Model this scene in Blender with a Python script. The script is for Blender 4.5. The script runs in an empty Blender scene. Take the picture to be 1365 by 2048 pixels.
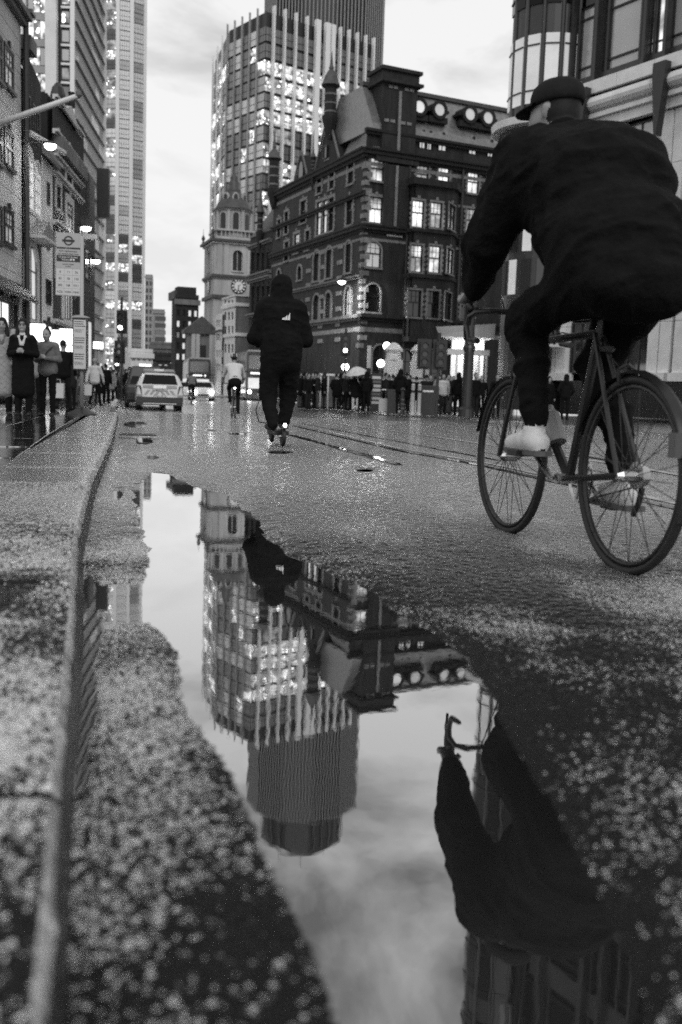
import bpy, bmesh, math, random
import numpy as np
from mathutils import Vector, Matrix
random.seed(7); rng = np.random.default_rng(7)
PI = math.pi
scn = bpy.context.scene
col = scn.collection

# ------------------------------------------------------------------ camera
F = 1965.0; CX = 682.5; CY = 1024.0; H = 0.6          # focal length and centre in pixels of a 1365 x 2048 picture
TH = math.atan((1024 - 787) / F); PH = math.radians(1.9)
F0 = np.array([0, math.cos(TH), -math.sin(TH)]); R0 = np.array([1.0, 0, 0]); U0 = np.array([0, math.sin(TH), math.cos(TH)])
RR = math.cos(PH) * R0 + math.sin(PH) * U0; UU = -math.sin(PH) * R0 + math.cos(PH) * U0
CAM = np.array([0, 0, H])
cd = bpy.data.cameras.new('camera'); cam = bpy.data.objects.new('camera', cd); col.objects.link(cam)
cd.sensor_fit = 'VERTICAL'; cd.sensor_height = 36; cd.lens = F / 2048 * 36
cd.clip_start = 0.05; cd.clip_end = 4000
cam.matrix_world = Matrix(((RR[0], UU[0], -F0[0], 0), (RR[1], UU[1], -F0[1], 0), (RR[2], UU[2], -F0[2], H), (0, 0, 0, 1)))
cd.dof.use_dof = True; cd.dof.focus_distance = 7.0; cd.dof.aperture_fstop = 2.6
scn.camera = cam

# ------------------------------------------------------------------ sky and sun
SUN_EL, SUN_AZ = math.radians(40), math.radians(172)   # soft light through cloud, from behind
w = bpy.data.worlds.new('World'); scn.world = w; w.use_nodes = True
nt = w.node_tree; nt.nodes.clear()
def nn(t, typ, **kw):
    n = t.nodes.new(typ)
    for k, v in kw.items():
        if k in n.inputs.keys() and not hasattr(n, k): n.inputs[k].default_value = v
        else: setattr(n, k, v)
    return n
sky = nn(nt, 'ShaderNodeTexSky', sky_type='NISHITA', sun_disc=False, sun_elevation=SUN_EL, sun_rotation=SUN_AZ, air_density=1.0, dust_density=4.0)
bw = nn(nt, 'ShaderNodeRGBToBW')
tc = nn(nt, 'ShaderNodeTexCoord'); sep = nn(nt, 'ShaderNodeSeparateXYZ')
ad = nn(nt, 'ShaderNodeMath', operation='ADD'); ad.inputs[1].default_value = 0.22
mx = nn(nt, 'ShaderNodeMath', operation='MAXIMUM'); mx.inputs[1].default_value = 0.05
dv = nn(nt, 'ShaderNodeVectorMath', operation='DIVIDE'); cmb = nn(nt, 'ShaderNodeCombineXYZ')
n1 = nn(nt, 'ShaderNodeTexNoise'); n1.inputs['Scale'].default_value = 3.1; n1.inputs['Detail'].default_value = 7; n1.inputs['Roughness'].default_value = 0.55; n1.inputs['Distortion'].default_value = 0.35
mr = nn(nt, 'ShaderNodeMapRange'); mr.inputs[1].default_value = 0.40; mr.inputs[2].default_value = 0.60; mr.inputs[3].default_value = 0.26; mr.inputs[4].default_value = 1.0
cl = nn(nt, 'ShaderNodeMath', operation='MULTIPLY'); cl.inputs[1].default_value = 5.0     # cloud layer, times the 0.1 below
sk = nn(nt, 'ShaderNodeMath', operation='MULTIPLY'); sk.inputs[1].default_value = 0.10
sm = nn(nt, 'ShaderNodeMath', operation='ADD')
bg = nn(nt, 'ShaderNodeBackground'); bg.inputs['Strength'].default_value = 0.1
wo = nn(nt, 'ShaderNodeOutputWorld')
L = nt.links.new
L(tc.outputs['Generated'], sep.inputs[0]); L(sep.outputs['Z'], mx.inputs[0]); L(mx.outputs[0], ad.inputs[0])
for i in range(3): L(ad.outputs[0], cmb.inputs[i])
L(tc.outputs['Generated'], dv.inputs[0]); L(cmb.outputs[0], dv.inputs[1]); of = nn(nt, 'ShaderNodeVectorMath', operation='ADD'); of.inputs[1].default_value = (1.3, 5.2, 0.7); L(dv.outputs[0], of.inputs[0]); L(of.outputs[0], n1.inputs['Vector'])
# cloud modelling shows overhead and melts into even haze towards the horizon
el = nn(nt, 'ShaderNodeMapRange'); el.inputs[1].default_value = 0.20; el.inputs[2].default_value = 0.48; el.inputs[3].default_value = 0.16; el.inputs[4].default_value = 1.0
hz = nn(nt, 'ShaderNodeMath', operation='SUBTRACT'); hz.inputs[0].default_value = 1.0; hm_ = nn(nt, 'ShaderNodeMath', operation='MULTIPLY'); hs0 = nn(nt, 'ShaderNodeMath', operation='SUBTRACT'); hs0.inputs[0].default_value = 1.0
L(n1.outputs['Fac'], mr.inputs[0]); L(sep.outputs['Z'], el.inputs[0]); L(mr.outputs[0], hz.inputs[1]); L(hz.outputs[0], hm_.inputs[0]); L(el.outputs[0], hm_.inputs[1]); L(hm_.outputs[0], hs0.inputs[1]); L(hs0.outputs[0], cl.inputs[0])
L(sky.outputs[0], bw.inputs[0]); L(bw.outputs[0], sk.inputs[0]); L(cl.outputs[0], sm.inputs[0]); L(sk.outputs[0], sm.inputs[1])
L(sm.outputs[0], bg.inputs['Color']); L(bg.outputs[0], wo.inputs[0])
sd = bpy.data.lights.new('sun', 'SUN'); sd.energy = 0.5; sd.angle = math.radians(35); so = bpy.data.objects.new('sun', sd); col.objects.link(so)
sdir = Vector((math.sin(SUN_AZ) * math.cos(SUN_EL), math.cos(SUN_AZ) * math.cos(SUN_EL), math.sin(SUN_EL)))
so.rotation_euler = sdir.to_track_quat('Z', 'Y').to_euler(); so.location = (0, -20, 60)
scn.view_settings.view_transform = 'Standard'; scn.view_settings.look = 'None'; scn.view_settings.exposure = 0.8; scn.view_settings.gamma = 1
scn.render.engine = 'CYCLES'
scn.cycles.use_denoising = False; scn.cycles.max_bounces = 6; scn.cycles.diffuse_bounces = 2; scn.cycles.glossy_bounces = 4
scn.cycles.transmission_bounces = 4; scn.cycles.sample_clamp_indirect = 2.0; scn.cycles.sample_clamp_direct = 5
scn.cycles.caustics_reflective = False; scn.cycles.caustics_refractive = False

def ray(u, v): return F0 + (u - CX) / F * RR - (v - CY) / F * UU
def gz(Y): return np.interp(Y, [0, 9, 36, 500], [0, 0, -0.28, -0.30])      # the street falls gently away from the camera
def gnd(u, v, z=0.0):
    d = ray(u, v); zz = z
    for _ in range(12):
        p = CAM + d * ((zz - H) / d[2]); zz = z + float(gz(p[1])) * 0.5 + (zz - z) * 0.5
    return p
def at(u, v, Y):
    d = ray(u, v); return CAM + d * (Y / d[1])

# ------------------------------------------------------------------ materials (the photograph is black and white: all greys)
def mat(name, base, rough=0.6, ior=1.5, var=0.0, vscale=3.0, bump=0.0, bscale=20.0, emit=0.0, metal=0.0, coat=0.0, streak=False):
    m = bpy.data.materials.new(name); m.use_nodes = True; t = m.node_tree; p = t.nodes['Principled BSDF']
    p.inputs['Base Color'].default_value = (base, base, base, 1); p.inputs['Roughness'].default_value = rough
    p.inputs['IOR'].default_value = ior; p.inputs['Metallic'].default_value = metal
    p.inputs['Coat Weight'].default_value = coat; p.inputs['Coat Roughness'].default_value = 0.06
    if emit: p.inputs['Emission Color'].default_value = (1, 1, 1, 1); p.inputs['Emission Strength'].default_value = emit
    c = t.nodes.new('ShaderNodeTexCoord')
    if var:
        n = t.nodes.new('ShaderNodeTexNoise'); n.inputs['Scale'].default_value = vscale; n.inputs['Detail'].default_value = 8; n.inputs['Roughness'].default_value = 0.65
        src = c.outputs['Object']
        if streak:
            mp = t.nodes.new('ShaderNodeMapping'); mp.inputs['Scale'].default_value = (1, 1, 0.18); t.links.new(src, mp.inputs[0]); src = mp.outputs[0]
        t.links.new(src, n.inputs['Vector'])
        r = t.nodes.new('ShaderNodeMapRange'); r.inputs[1].default_value = 0.3; r.inputs[2].default_value = 0.7
        r.inputs[3].default_value = base * (1 - var); r.inputs[4].default_value = base * (1 + var)
        t.links.new(n.outputs['Fac'], r.inputs[0]); t.links.new(r.outputs[0], p.inputs['Base Color'])
    if bump:
        n = t.nodes.new('ShaderNodeTexNoise'); n.inputs['Scale'].default_value = bscale; n.inputs['Detail'].default_value = 5
        t.links.new(c.outputs['Object'], n.inputs['Vector'])
        b = t.nodes.new('ShaderNodeBump'); b.inputs['Strength'].default_value = bump; b.inputs['Distance'].default_value = 0.02
        t.links.new(n.outputs['Fac'], b.inputs['Height']); t.links.new(b.outputs[0], p.inputs['Normal'])
    return m
M = {}
def wet_ground(name, base, amount, rough, bscale, bstr, patch=0.9, hi=0.97, lo=0.42, psize=0.26):
    # stone chippings: some carry a film of water and mirror the sky, the rest stay dull; the film comes and goes in patches
    m = bpy.data.materials.new(name); m.use_nodes = True; t = m.node_tree; p = t.nodes['Principled BSDF']; N = t.nodes.new; L = t.links.new
    c = N('ShaderNodeTexCoord')
    v = N('ShaderNodeTexVoronoi'); v.inputs['Scale'].default_value = bscale; L(c.outputs['Object'], v.inputs['Vector'])
    v2 = N('ShaderNodeTexNoise'); v2.inputs['Scale'].default_value = bscale * 2.2; v2.inputs['Detail'].default_value = 3; L(c.outputs['Object'], v2.inputs['Vector'])
    big = N('ShaderNodeTexNoise'); big.inputs['Scale'].default_value = patch; big.inputs['Detail'].default_value = 6; big.inputs['Roughness'].default_value = 0.6; big.inputs['Distortion'].default_value = 0.5
    L(c.outputs['Object'], big.inputs['Vector'])
    g = N('ShaderNodeRGBToBW'); L(v.outputs['Color'], g.inputs[0])
    r = N('ShaderNodeMapRange'); r.inputs[3].default_value = base * 0.35; r.inputs[4].default_value = base * 1.8
    L(g.outputs[0], r.inputs[0]); L(r.outputs[0], p.inputs['Base Color'])
    a = N('ShaderNodeMath'); a.operation = 'ADD'; L(v.outputs['Distance'], a.inputs[0]); L(v2.outputs['Fac'], a.inputs[1])
    b = N('ShaderNodeBump'); b.inputs['Distance'].default_value = 0.005; b.inputs['Strength'].default_value = bstr
    L(a.outputs[0], b.inputs['Height']); L(b.outputs[0], p.inputs['Normal'])
    p.inputs['Roughness'].default_value = 0.5; p.inputs['IOR'].default_value = 1.18
    gl = N('ShaderNodeBsdfGlossy'); gl.inputs['Roughness'].default_value = rough; L(b.outputs[0], gl.inputs['Normal']); gl.inputs['Color'].default_value = (0.95, 0.95, 0.95, 1)
    fr = N('ShaderNodeFresnel'); fr.inputs['IOR'].default_value = 1.34
    fm = N('ShaderNodeMapRange'); fm.inputs[2].default_value = 0.30; fm.inputs[3].default_value = lo; fm.inputs[4].default_value = hi; L(fr.outputs[0], fm.inputs[0])
    pm = N('ShaderNodeMapRange'); pm.inputs[1].default_value = 0.36; pm.inputs[2].default_value = 0.64; pm.inputs[3].default_value = -psize; pm.inputs[4].default_value = psize; L(big.outputs['Fac'], pm.inputs[0])
    # worn tracks drawn out along the street
    tm = N('ShaderNodeMapping'); tm.inputs['Rotation'].default_value = (0, 0, -0.22); tm.inputs['Scale'].default_value = (1.5, 0.12, 1); L(c.outputs['Object'], tm.inputs[0])
    tn = N('ShaderNodeTexNoise'); tn.inputs['Scale'].default_value = 1.1; tn.inputs['Detail'].default_value = 5; tn.inputs['Roughness'].default_value = 0.6; L(tm.outputs[0], tn.inputs['Vector'])
    tr = N('ShaderNodeMapRange'); tr.inputs[1].default_value = 0.38; tr.inputs[2].default_value = 0.62; tr.inputs[3].default_value = -psize * 0.7; tr.inputs[4].default_value = psize * 0.7; L(tn.outputs['Fac'], tr.inputs[0])
    s0 = N('ShaderNodeMath'); s0.operation = 'ADD'; L(pm.outputs[0], s0.inputs[0]); L(tr.outputs[0], s0.inputs[1])
    s1 = N('ShaderNodeMath'); s1.operation = 'ADD'; L(g.outputs[0], s1.inputs[0]); L(s0.outputs[0], s1.inputs[1])
    wm_ = N('ShaderNodeMapRange'); wm_.inputs[1].default_value = 1 - amount - 0.04; wm_.inputs[2].default_value = 1 - amount + 0.04; wm_.inputs[3].default_value = 0.02; L(s1.outputs[0], wm_.inputs[0])
    gk = N('ShaderNodeMapRange'); gk.inputs[1].default_value = 0.26; gk.inputs[2].default_value = 0.58; gk.inputs[3].default_value = 0.0; gk.inputs[4].default_value = 0.92; L(fr.outputs[0], gk.inputs[0])
    mk = N('ShaderNodeMath'); mk.operation = 'MAXIMUM'; L(wm_.outputs[0], mk.inputs[0]); L(gk.outputs[0], mk.inputs[1])
    mu = N('ShaderNodeMath'); mu.operation = 'MULTIPLY'; L(mk.outputs[0], mu.inputs[0]); L(fm.outputs[0], mu.inputs[1])
    mxs = N('ShaderNodeMixShader'); L(mu.outputs[0], mxs.inputs[0]); L(p.outputs[0], mxs.inputs[1]); L(gl.outputs[0], mxs.inputs[2]); L(mxs.outputs[0], t.nodes['Material Output'].inputs['Surface'])
    return m
M['asphalt'] = wet_ground('wet_asphalt', 0.007, 0.29, 0.05, 175, 1.0, 1.1, lo=0.72, psize=0.34)
M['asphalt_far'] = wet_ground('wet_asphalt_distant', 0.03, 0.6, 0.2, 50, 0.35)
M['kerb'] = wet_ground('wet_kerb_granite', 0.008, 0.27, 0.04, 150, 1.0, 2.2, lo=0.8, psize=0.40)
M['kerb_smooth'] = wet_ground('smooth_wet_kerb', 0.14, 0.8, 0.12, 90, 0.35, 1.5, lo=0.45, psize=0.35)
M['slab'] = wet_ground('wet_paving', 0.05, 0.6, 0.04, 26, 0.10, 1.3, psize=0.45)
M['pave'] = wet_ground('wet_paving_right', 0.05, 0.5, 0.18, 40, 0.2)
M['kerb_edge'] = mat('worn_wet_kerb_highlight', 0.40, 0.16, ior=2.0, var=0.85, vscale=22, bump=0.7, bscale=60)  # pale colour paints the bright line of light along the worn arris
M['kerb_face'] = mat('dark_kerb_face', 0.03, 0.35, ior=1.4, var=0.7, vscale=14, bump=0.6, bscale=40)  # plain dark tone for the upright face of the kerb stones
def water():
    m = bpy.data.materials.new('standing_water'); m.use_nodes = True; t = m.node_tree; t.nodes.remove(t.nodes['Principled BSDF'])
    o = t.nodes['Material Output']; g = t.nodes.new('ShaderNodeBsdfGlossy'); g.inputs['Roughness'].default_value = 0.0
    g.inputs['Color'].default_value = (0.97, 0.97, 0.97, 1)
    d = t.nodes.new('ShaderNodeBsdfDiffuse'); d.inputs['Color'].default_value = (0.02, 0.02, 0.02, 1)
    lw = t.nodes.new('ShaderNodeFresnel'); lw.inputs['IOR'].default_value = 1.34
    r = t.nodes.new('ShaderNodeMapRange'); r.inputs[1].default_value = 0.0; r.inputs[2].default_value = 0.45; r.inputs[3].default_value = 0.38; r.inputs[4].default_value = 0.93
    t.links.new(lw.outputs[0], r.inputs[0])
    mxs = t.nodes.new('ShaderNodeMixShader'); t.links.new(r.outputs[0], mxs.inputs[0]); t.links.new(d.outputs[0], mxs.inputs[1]); t.links.new(g.outputs[0], mxs.inputs[2])
    c = t.nodes.new('ShaderNodeTexCoord'); mp = t.nodes.new('ShaderNodeMapping'); mp.inputs['Scale'].default_value = (1.0, 0.55, 1)
    n = t.nodes.new('ShaderNodeTexNoise'); n.inputs['Scale'].default_value = 42; n.inputs['Detail'].default_value = 2
    t.links.new(c.outputs['Object'], mp.inputs[0]); t.links.new(mp.outputs[0], n.inputs['Vector'])
    b = t.nodes.new('ShaderNodeBump'); b.inputs['Strength'].default_value = 0.018; b.inputs['Distance'].default_value = 0.004
    t.links.new(n.outputs['Fac'], b.inputs['Height']); t.links.new(b.outputs[0], g.inputs['Normal'])
    t.links.new(mxs.outputs[0], o.inputs['Surface'])
    return m
M['water'] = water()
M['brick'] = mat('dark_brick', 0.022, 0.8, var=0.8, vscale=2.2, bump=0.5, bscale=12, streak=True)
M['brick2'] = mat('brown_brick', 0.02, 0.85, var=0.8, vscale=2.4, streak=True)
M['black_brick'] = mat('sooty_brick', 0.014, 0.85, var=0.5, vscale=1.7)
M['stone'] = mat('pale_stone', 0.6, 0.7, var=0.3, vscale=0.8, streak=True)
M['stone_mid'] = mat('grey_stone', 0.16, 0.75, var=0.4, vscale=1.1, streak=True)
M['stone_trim'] = mat('window_surround_stone', 0.24, 0.75, var=0.45, vscale=2.5)
M['portland'] = mat('portland_stone', 0.40, 0.7, var=0.35, vscale=0.55, streak=True)
M['granite_pale'] = mat('polished_pale_granite', 0.75, 0.35, var=0.12, vscale=1.5)
M['bronze'] = mat('dark_bronze_cladding', 0.03, 0.35, var=0.3, vscale=1.2)
M['slate'] = mat('wet_slate', 0.16, 0.3, ior=1.9, var=0.4, vscale=3, bump=0.5, bscale=14)
M['lead'] = mat('roof_lead', 0.06, 0.5, var=0.4, vscale=2)
M['black'] = mat('black_paint', 0.012, 0.4)
M['iron'] = mat('black_iron', 0.02, 0.35, var=0.3)
M['white'] = mat('white_paint', 0.8, 0.5, var=0.06, vscale=4)
M['cream'] = mat('cream_render', 0.74, 0.7, var=0.14, vscale=0.7, streak=True)
M['steel'] = mat('brushed_steel', 0.55, 0.3, metal=1.0)
M['grey_paint'] = mat('grey_painted_steel', 0.42, 0.4)
M['concrete'] = mat('pale_concrete', 0.75, 0.7, var=0.1, vscale=0.4)
M['spandrel'] = mat('louvred_spandrel', 0.34, 0.5, var=0.12, vscale=0.5)
M['glass'] = mat('window_glass', 0.02, 0.06, ior=1.7)
M['glass_blind'] = mat('glass_over_glowing_pale_blind', 0.5, 0.25, var=0.25, vscale=0.6, emit=0.16)  # pale pane given a faint emission of its own
M['glass_pale'] = mat('painted_sky_pale_glass', 0.42, 0.12, ior=2.2, var=0.2, vscale=0.2)  # pale base colour stands in for sky mirrored in the panes
M['lit'] = mat('lit_window', 0.6, 0.3, emit=0.75, var=0.3, vscale=1.2)
M['lit_dim'] = mat('dimly_lit_window', 0.4, 0.3, emit=0.34, var=0.5, vscale=1.5)
M['lamp'] = mat('lamp_globe', 0.9, 0.3, emit=25)
M['glow'] = mat('lamp_bulb', 0.9, 0.3, emit=70)
M['shop'] = mat('lit_shop_sign', 0.8, 0.4, emit=1.3)
M['ceil_light'] = mat('ceiling_light', 0.8, 0.4, emit=3.0)
M['skin'] = mat('skin', 0.3, 0.5)
M['skin_pale'] = mat('pale_skin', 0.3, 0.5)
M['skin_dark'] = mat('brown_skin', 0.2, 0.5)
M['hair'] = mat('dark_hair', 0.012, 0.6, ior=1.3, var=0.4, vscale=60)
M['hair_pale'] = mat('grey_hair', 0.3, 0.6, var=0.3, vscale=60)
M['cloth_black'] = mat('black_cloth', 0.009, 0.9, ior=1.2, var=0.3, vscale=12, bump=0.6, bscale=30)
M['cloth_dark'] = mat('dark_cloth', 0.018, 0.9, ior=1.25, var=0.4, vscale=9)
M['cloth_grey'] = mat('grey_cloth', 0.13, 0.9, var=0.3, vscale=14, bump=0.3, bscale=25)
M['cloth_mid'] = mat('mid_grey_cloth', 0.26, 0.9, var=0.25, vscale=8)
M['cloth_pale'] = mat('pale_cloth', 0.6, 0.85, var=0.12, vscale=6, bump=0.3, bscale=12)
M['denim'] = mat('denim', 0.07, 0.9, var=0.3, vscale=10)
M['rubber'] = mat('tyre_rubber', 0.018, 0.6)
M['shoe_white'] = mat('white_shoe', 0.75, 0.5)
M['bus_red'] = mat('red_bus_paint_in_grey', 0.035, 0.25, coat=0.5)
M['car_white'] = mat('white_car_paint', 0.7, 0.3, coat=0.6)
M['car_grey'] = mat('grey_reflective_chevron', 0.33, 0.4)
M['plate'] = mat('number_plate', 0.5, 0.4)
M['red_lens'] = mat('tail_lamp_lens', 0.06, 0.15, ior=1.6)
M['paper'] = mat('timetable_paper', 0.62, 0.4, coat=0.4)
M['sign_grey'] = mat('sign_grey_vinyl', 0.45, 0.45)

# ------------------------------------------------------------------ mesh helpers
class MB:
    def __init__(s): s.v = []; s.f = []; s.m = []
    def add(s, vs, fs, mi=0):
        o = len(s.v); s.v.extend([tuple(map(float, q)) for q in vs]); s.f.extend([tuple(i + o for i in f) for f in fs]); s.m.extend([mi] * len(fs)); return s
    def hexa(s, p, mi=0):      # 8 corners: bottom loop 0-3, top loop 4-7
        return s.add(p, [(3, 2, 1, 0), (4, 5, 6, 7), (0, 1, 5, 4), (1, 2, 6, 5), (2, 3, 7, 6), (3, 0, 4, 7)], mi)
    def box(s, x0, x1, y0, y1, z0, z1, mi=0):
        return s.hexa([(x0, y0, z0), (x1, y0, z0), (x1, y1, z0), (x0, y1, z0), (x0, y0, z1), (x1, y0, z1), (x1, y1, z1), (x0, y1, z1)], mi)
    def tube(s, pts, r, n=8, mi=0, cap=True, closed=False):
        pts = [Vector(p) for p in pts]; rs = r if isinstance(r, (list, tuple)) else [r] * len(pts)
        k = len(pts); vs = []; fs = []; prev = None
        for i, p in enumerate(pts):
            a = pts[(i - 1) % k] if (closed or i > 0) else p; b = pts[(i + 1) % k] if (closed or i < k - 1) else p
            t = (b - a).normalized()
            if prev is None:
                u = t.orthogonal().normalized()
            else:
                u = (prev - t * prev.dot(t)); u = u.normalized() if u.length > 1e-6 else t.orthogonal().normalized()
            prev = u; q = t.cross(u)
            for j in range(n):
                a_ = 2 * PI * j / n; vs.append(p + (u * math.cos(a_) + q * math.sin(a_)) * rs[i])
        for i in range(k if closed else k - 1):
            i2 = (i + 1) % k
            for j in range(n): fs.append((i * n + j, i * n + (j + 1) % n, i2 * n + (j + 1) % n, i2 * n + j))
        if cap and not closed: fs.append(tuple(range(n - 1, -1, -1))); fs.append(tuple((k - 1) * n + j for j in range(n)))
        return s.add(vs, fs, mi)
    def lathe(s, prof, c=(0, 0, 0), n=16, mi=0, a0=0.0, sx=1, sy=1):    # prof: (radius, z)
        vs = []; fs = []; k = len(prof)
        for (r, z) in prof:
            for j in range(n):
                a = a0 + 2 * PI * j / n; vs.append((c[0] + r * math.cos(a) * sx, c[1] + r * math.sin(a) * sy, c[2] + z))
        for i in range(k - 1):
            for j in range(n): fs.append((i * n + j, i * n + (j + 1) % n, (i + 1) * n + (j + 1) % n, (i + 1) * n + j))
        fs.append(tuple(range(n - 1, -1, -1))); fs.append(tuple((k - 1) * n + j for j in range(n)))
        return s.add(vs, fs, mi)
    def prism(s, poly, d, mi=0):      # poly: 3d loop, d: extrusion vector
        n = len(poly); p = [Vector(q) for q in poly]; d = Vector(d); vs = p + [q + d for q in p]
        return s.add(vs, [tuple(range(n - 1, -1, -1)), tuple(range(n, 2 * n))] + [(i, (i + 1) % n, n + (i + 1) % n, n + i) for i in range(n)], mi)
    def build(s, name, mats, parent=None, smooth=False, loc=None):
        me = bpy.data.meshes.new(name); me.from_pydata(s.v, [], s.f)
        if not isinstance(mats, (list, tuple)): mats = [mats]
        for q in mats: me.materials.append(M[q] if isinstance(q, str) else q)
        if len(mats) > 1: me.polygons.foreach_set('material_index', s.m)
        me.validate(); me.update()
        bm = bmesh.new(); bm.from_mesh(me); bmesh.ops.recalc_face_normals(bm, faces=bm.faces); bm.to_mesh(me); bm.free()
        if smooth: me.polygons.foreach_set('use_smooth', [True] * len(me.polygons))
        return link(name, me, parent, loc)
def link(name, me, parent=None, loc=None):
    o = bpy.data.objects.new(name, me); col.objects.link(o)
    if parent is not None: o.parent = parent
    if loc is not None: o.location = loc
    return o
def tag(o, label, cat, group=None):
    o['label'] = label; o['category'] = cat
    if group: o['group'] = group
    return o
def thing(name, label, cat, loc=(0, 0, 0), rz=0.0, group=None):
    o = bpy.data.objects.new(name, None); col.objects.link(o); o.location = loc; o.rotation_euler = (0, 0, rz); o.empty_display_size = 0.2
    return tag(o, label, cat, group)
def struct(o): o['kind'] = 'structure'; return o
def grid_mesh(X, Y, Z, name, m, smooth=True, flip=False):
    if flip: X, Y, Z = X[:, ::-1], Y[:, ::-1], Z[:, ::-1]
    nr, nc = X.shape; V = np.stack([X, Y, Z], -1).reshape(-1, 3)
    i = np.arange(nr * nc).reshape(nr, nc); q = np.stack([i[:-1, :-1], i[:-1, 1:], i[1:, 1:], i[1:, :-1]], -1).reshape(-1, 4)
    me = bpy.data.meshes.new(name); me.vertices.add(len(V)); me.vertices.foreach_set('co', V.ravel())
    me.loops.add(q.size); me.loops.foreach_set('vertex_index', q.ravel().astype(np.int32))
    me.polygons.add(len(q)); me.polygons.foreach_set('loop_start', np.arange(0, q.size, 4, dtype=np.int32)); me.polygons.foreach_set('loop_total', np.full(len(q), 4, dtype=np.int32))
    me.update(calc_edges=True); me.materials.append(M[m])
    if smooth: me.polygons.foreach_set('use_smooth', np.ones(len(q), dtype=bool))
    return me
def text(body, size, parent, loc, rot, m, name='lettering', extrude=0.002, align='CENTER', sx=1.0):
    c = bpy.data.curves.new(name, 'FONT'); c.body = body; c.size = size; c.extrude = extrude; c.align_x = align; c.align_y = 'CENTER'; c.materials.append(M[m]); c.resolution_u = 3
    o = bpy.data.objects.new(name, c); col.objects.link(o); o.parent = parent; o.location = loc; o.rotation_euler = rot; o.scale = (sx, 1, 1)
    return o
def copy_tree(o, parent=None):
    c = o.copy(); col.objects.link(c); c.parent = parent
    for ch in list(o.children): copy_tree(ch, c)
    return c

# ---- noise in numpy
def hash2(ix, iy, k=0):
    h = (ix.astype(np.int64) * 374761393 + iy.astype(np.int64) * 668265263 + k * 1442695041) & 0x7fffffff
    h = ((h ^ (h >> 13)) * 1274126177) & 0x7fffffff
    return ((h ^ (h >> 16)) & 0xffff) / 65535.0
def vnoise(x, y, k=0):
    ix = np.floor(x); iy = np.floor(y); fx = x - ix; fy = y - iy; fx = fx * fx * (3 - 2 * fx); fy = fy * fy * (3 - 2 * fy)
    a = hash2(ix, iy, k); b = hash2(ix + 1, iy, k); c = hash2(ix, iy + 1, k); d = hash2(ix + 1, iy + 1, k)
    return (a * (1 - fx) + b * fx) * (1 - fy) + (c * (1 - fx) + d * fx) * fy
def fbm(x, y, o=4, k=0): return sum(vnoise(x * 2 ** i, y * 2 ** i, k + i) * 0.5 ** i for i in range(o)) / sum(0.5 ** i for i in range(o))
def chips(x, y, size, k=0):      # stone chippings: rounded tops of uneven height, 0..1
    X = x / size; Y = y / size; ix = np.floor(X); iy = np.floor(Y); best = np.zeros_like(X)
    for dx in (-1, 0, 1):
        for dy in (-1, 0, 1):
            cx = ix + dx; cy = iy + dy
            px = cx + hash2(cx, cy, k + 1); py = cy + hash2(cx, cy, k + 2); hh = 0.35 + 0.65 * hash2(cx, cy, k + 3); rr = 0.55 + 0.4 * hash2(cx, cy, k + 4)
            d2 = ((X - px) ** 2 + (Y - py) ** 2) / rr ** 2
            best = np.maximum(best, hh * np.sqrt(np.clip(1 - d2, 0, 1)))
    return best
def poly_sd(px, py, poly):       # signed distance, negative inside
    d = np.full(px.shape, 1e9); ins = np.zeros(px.shape, bool); n = len(poly)
    for i in range(n):
        ax, ay = poly[i]; bx, by = poly[(i + 1) % n]; ex = bx - ax; ey = by - ay
        t = np.clip(((px - ax) * ex + (py - ay) * ey) / (ex * ex + ey * ey + 1e-12), 0, 1)
        d = np.minimum(d, np.hypot(px - ax - t * ex, py - ay - t * ey))
        c = ((ay > py) != (by > py)) & (px < (bx - ax) * (py - ay) / (by - ay + 1e-12) + ax); ins ^= c
    return np.where(ins, -d, d)

# ------------------------------------------------------------------ ground
def kerb_x(Y): return np.interp(Y, [0, 0.72, 1.3, 2.0, 3.2, 5.36, 9.16, 19.3, 31, 120, 450], [-0.06, -0.225, -0.375, -0.555, -0.87, -1.37, -2.17, -4.45, -7.1, -27.5, -103])          # face of the near kerb
def far_x(Y): return np.interp(Y, [0, 9, 19, 28, 43, 60, 79, 120, 450], [9.0, 7.6, 6.55, 6.3, 4.6, 1.5, -4.0, -12.5, -72])
PUD = [(300, 944), (334, 949), (395, 975), (455, 988), (492, 1022), (545, 1080), (590, 1112), (650, 1140), (745, 1185), (800, 1225), (862, 1262), (930, 1318), (985, 1392), (1040, 1500),
       (1110, 1620), (1180, 1740), (1240, 1860), (1300, 2000), (1350, 2300), (740, 2300), (668, 2060), (620, 1930), (575, 1820), (540, 1735), (492, 1630), (455, 1560), (424, 1500), (385, 1440), (362, 1380), (352, 1310), (330, 1268), (300, 1246), (240, 1248),
       (205, 1270), (188, 1340), (196, 1450), (180, 1560), (150, 1590), (140, 1500), (150, 1300), (160, 1165), (178, 1140), (205, 1170), (292, 1168), (296, 1130), (284, 1060), (264, 990), (282, 962)]
pud = [tuple(gnd(u, v)[:2]) for u, v in PUD]
def ell(u, v, a, b, n=14): return [tuple(gnd(u + a * math.cos(2 * PI * i / n), v + b * math.sin(2 * PI * i / n))[:2]) for i in range(n)]
small = [ell(272, 849, 24, 7), ell(290, 882, 20, 8), ell(236, 990, 9, 12), ell(306, 915, 12, 5), ell(480, 868, 26, 2.5), ell(425, 862, 18, 1.8), ell(730, 942, 20, 3), ell(560, 905, 30, 4)]
nr, nc = 1250, 430
Yr = 0.36 * (32 / 0.36) ** (np.linspace(0, 1, nr)); tcol = np.linspace(0, 1, nc)
Yg = np.repeat(Yr[:, None], nc, 1); xl = kerb_x(Yg) - 0.02; xr = np.minimum(far_x(Yg) + 0.05, 0.62 * Yg + 0.7)
Xg = xl + (xr - xl) * tcol[None, :]
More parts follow.
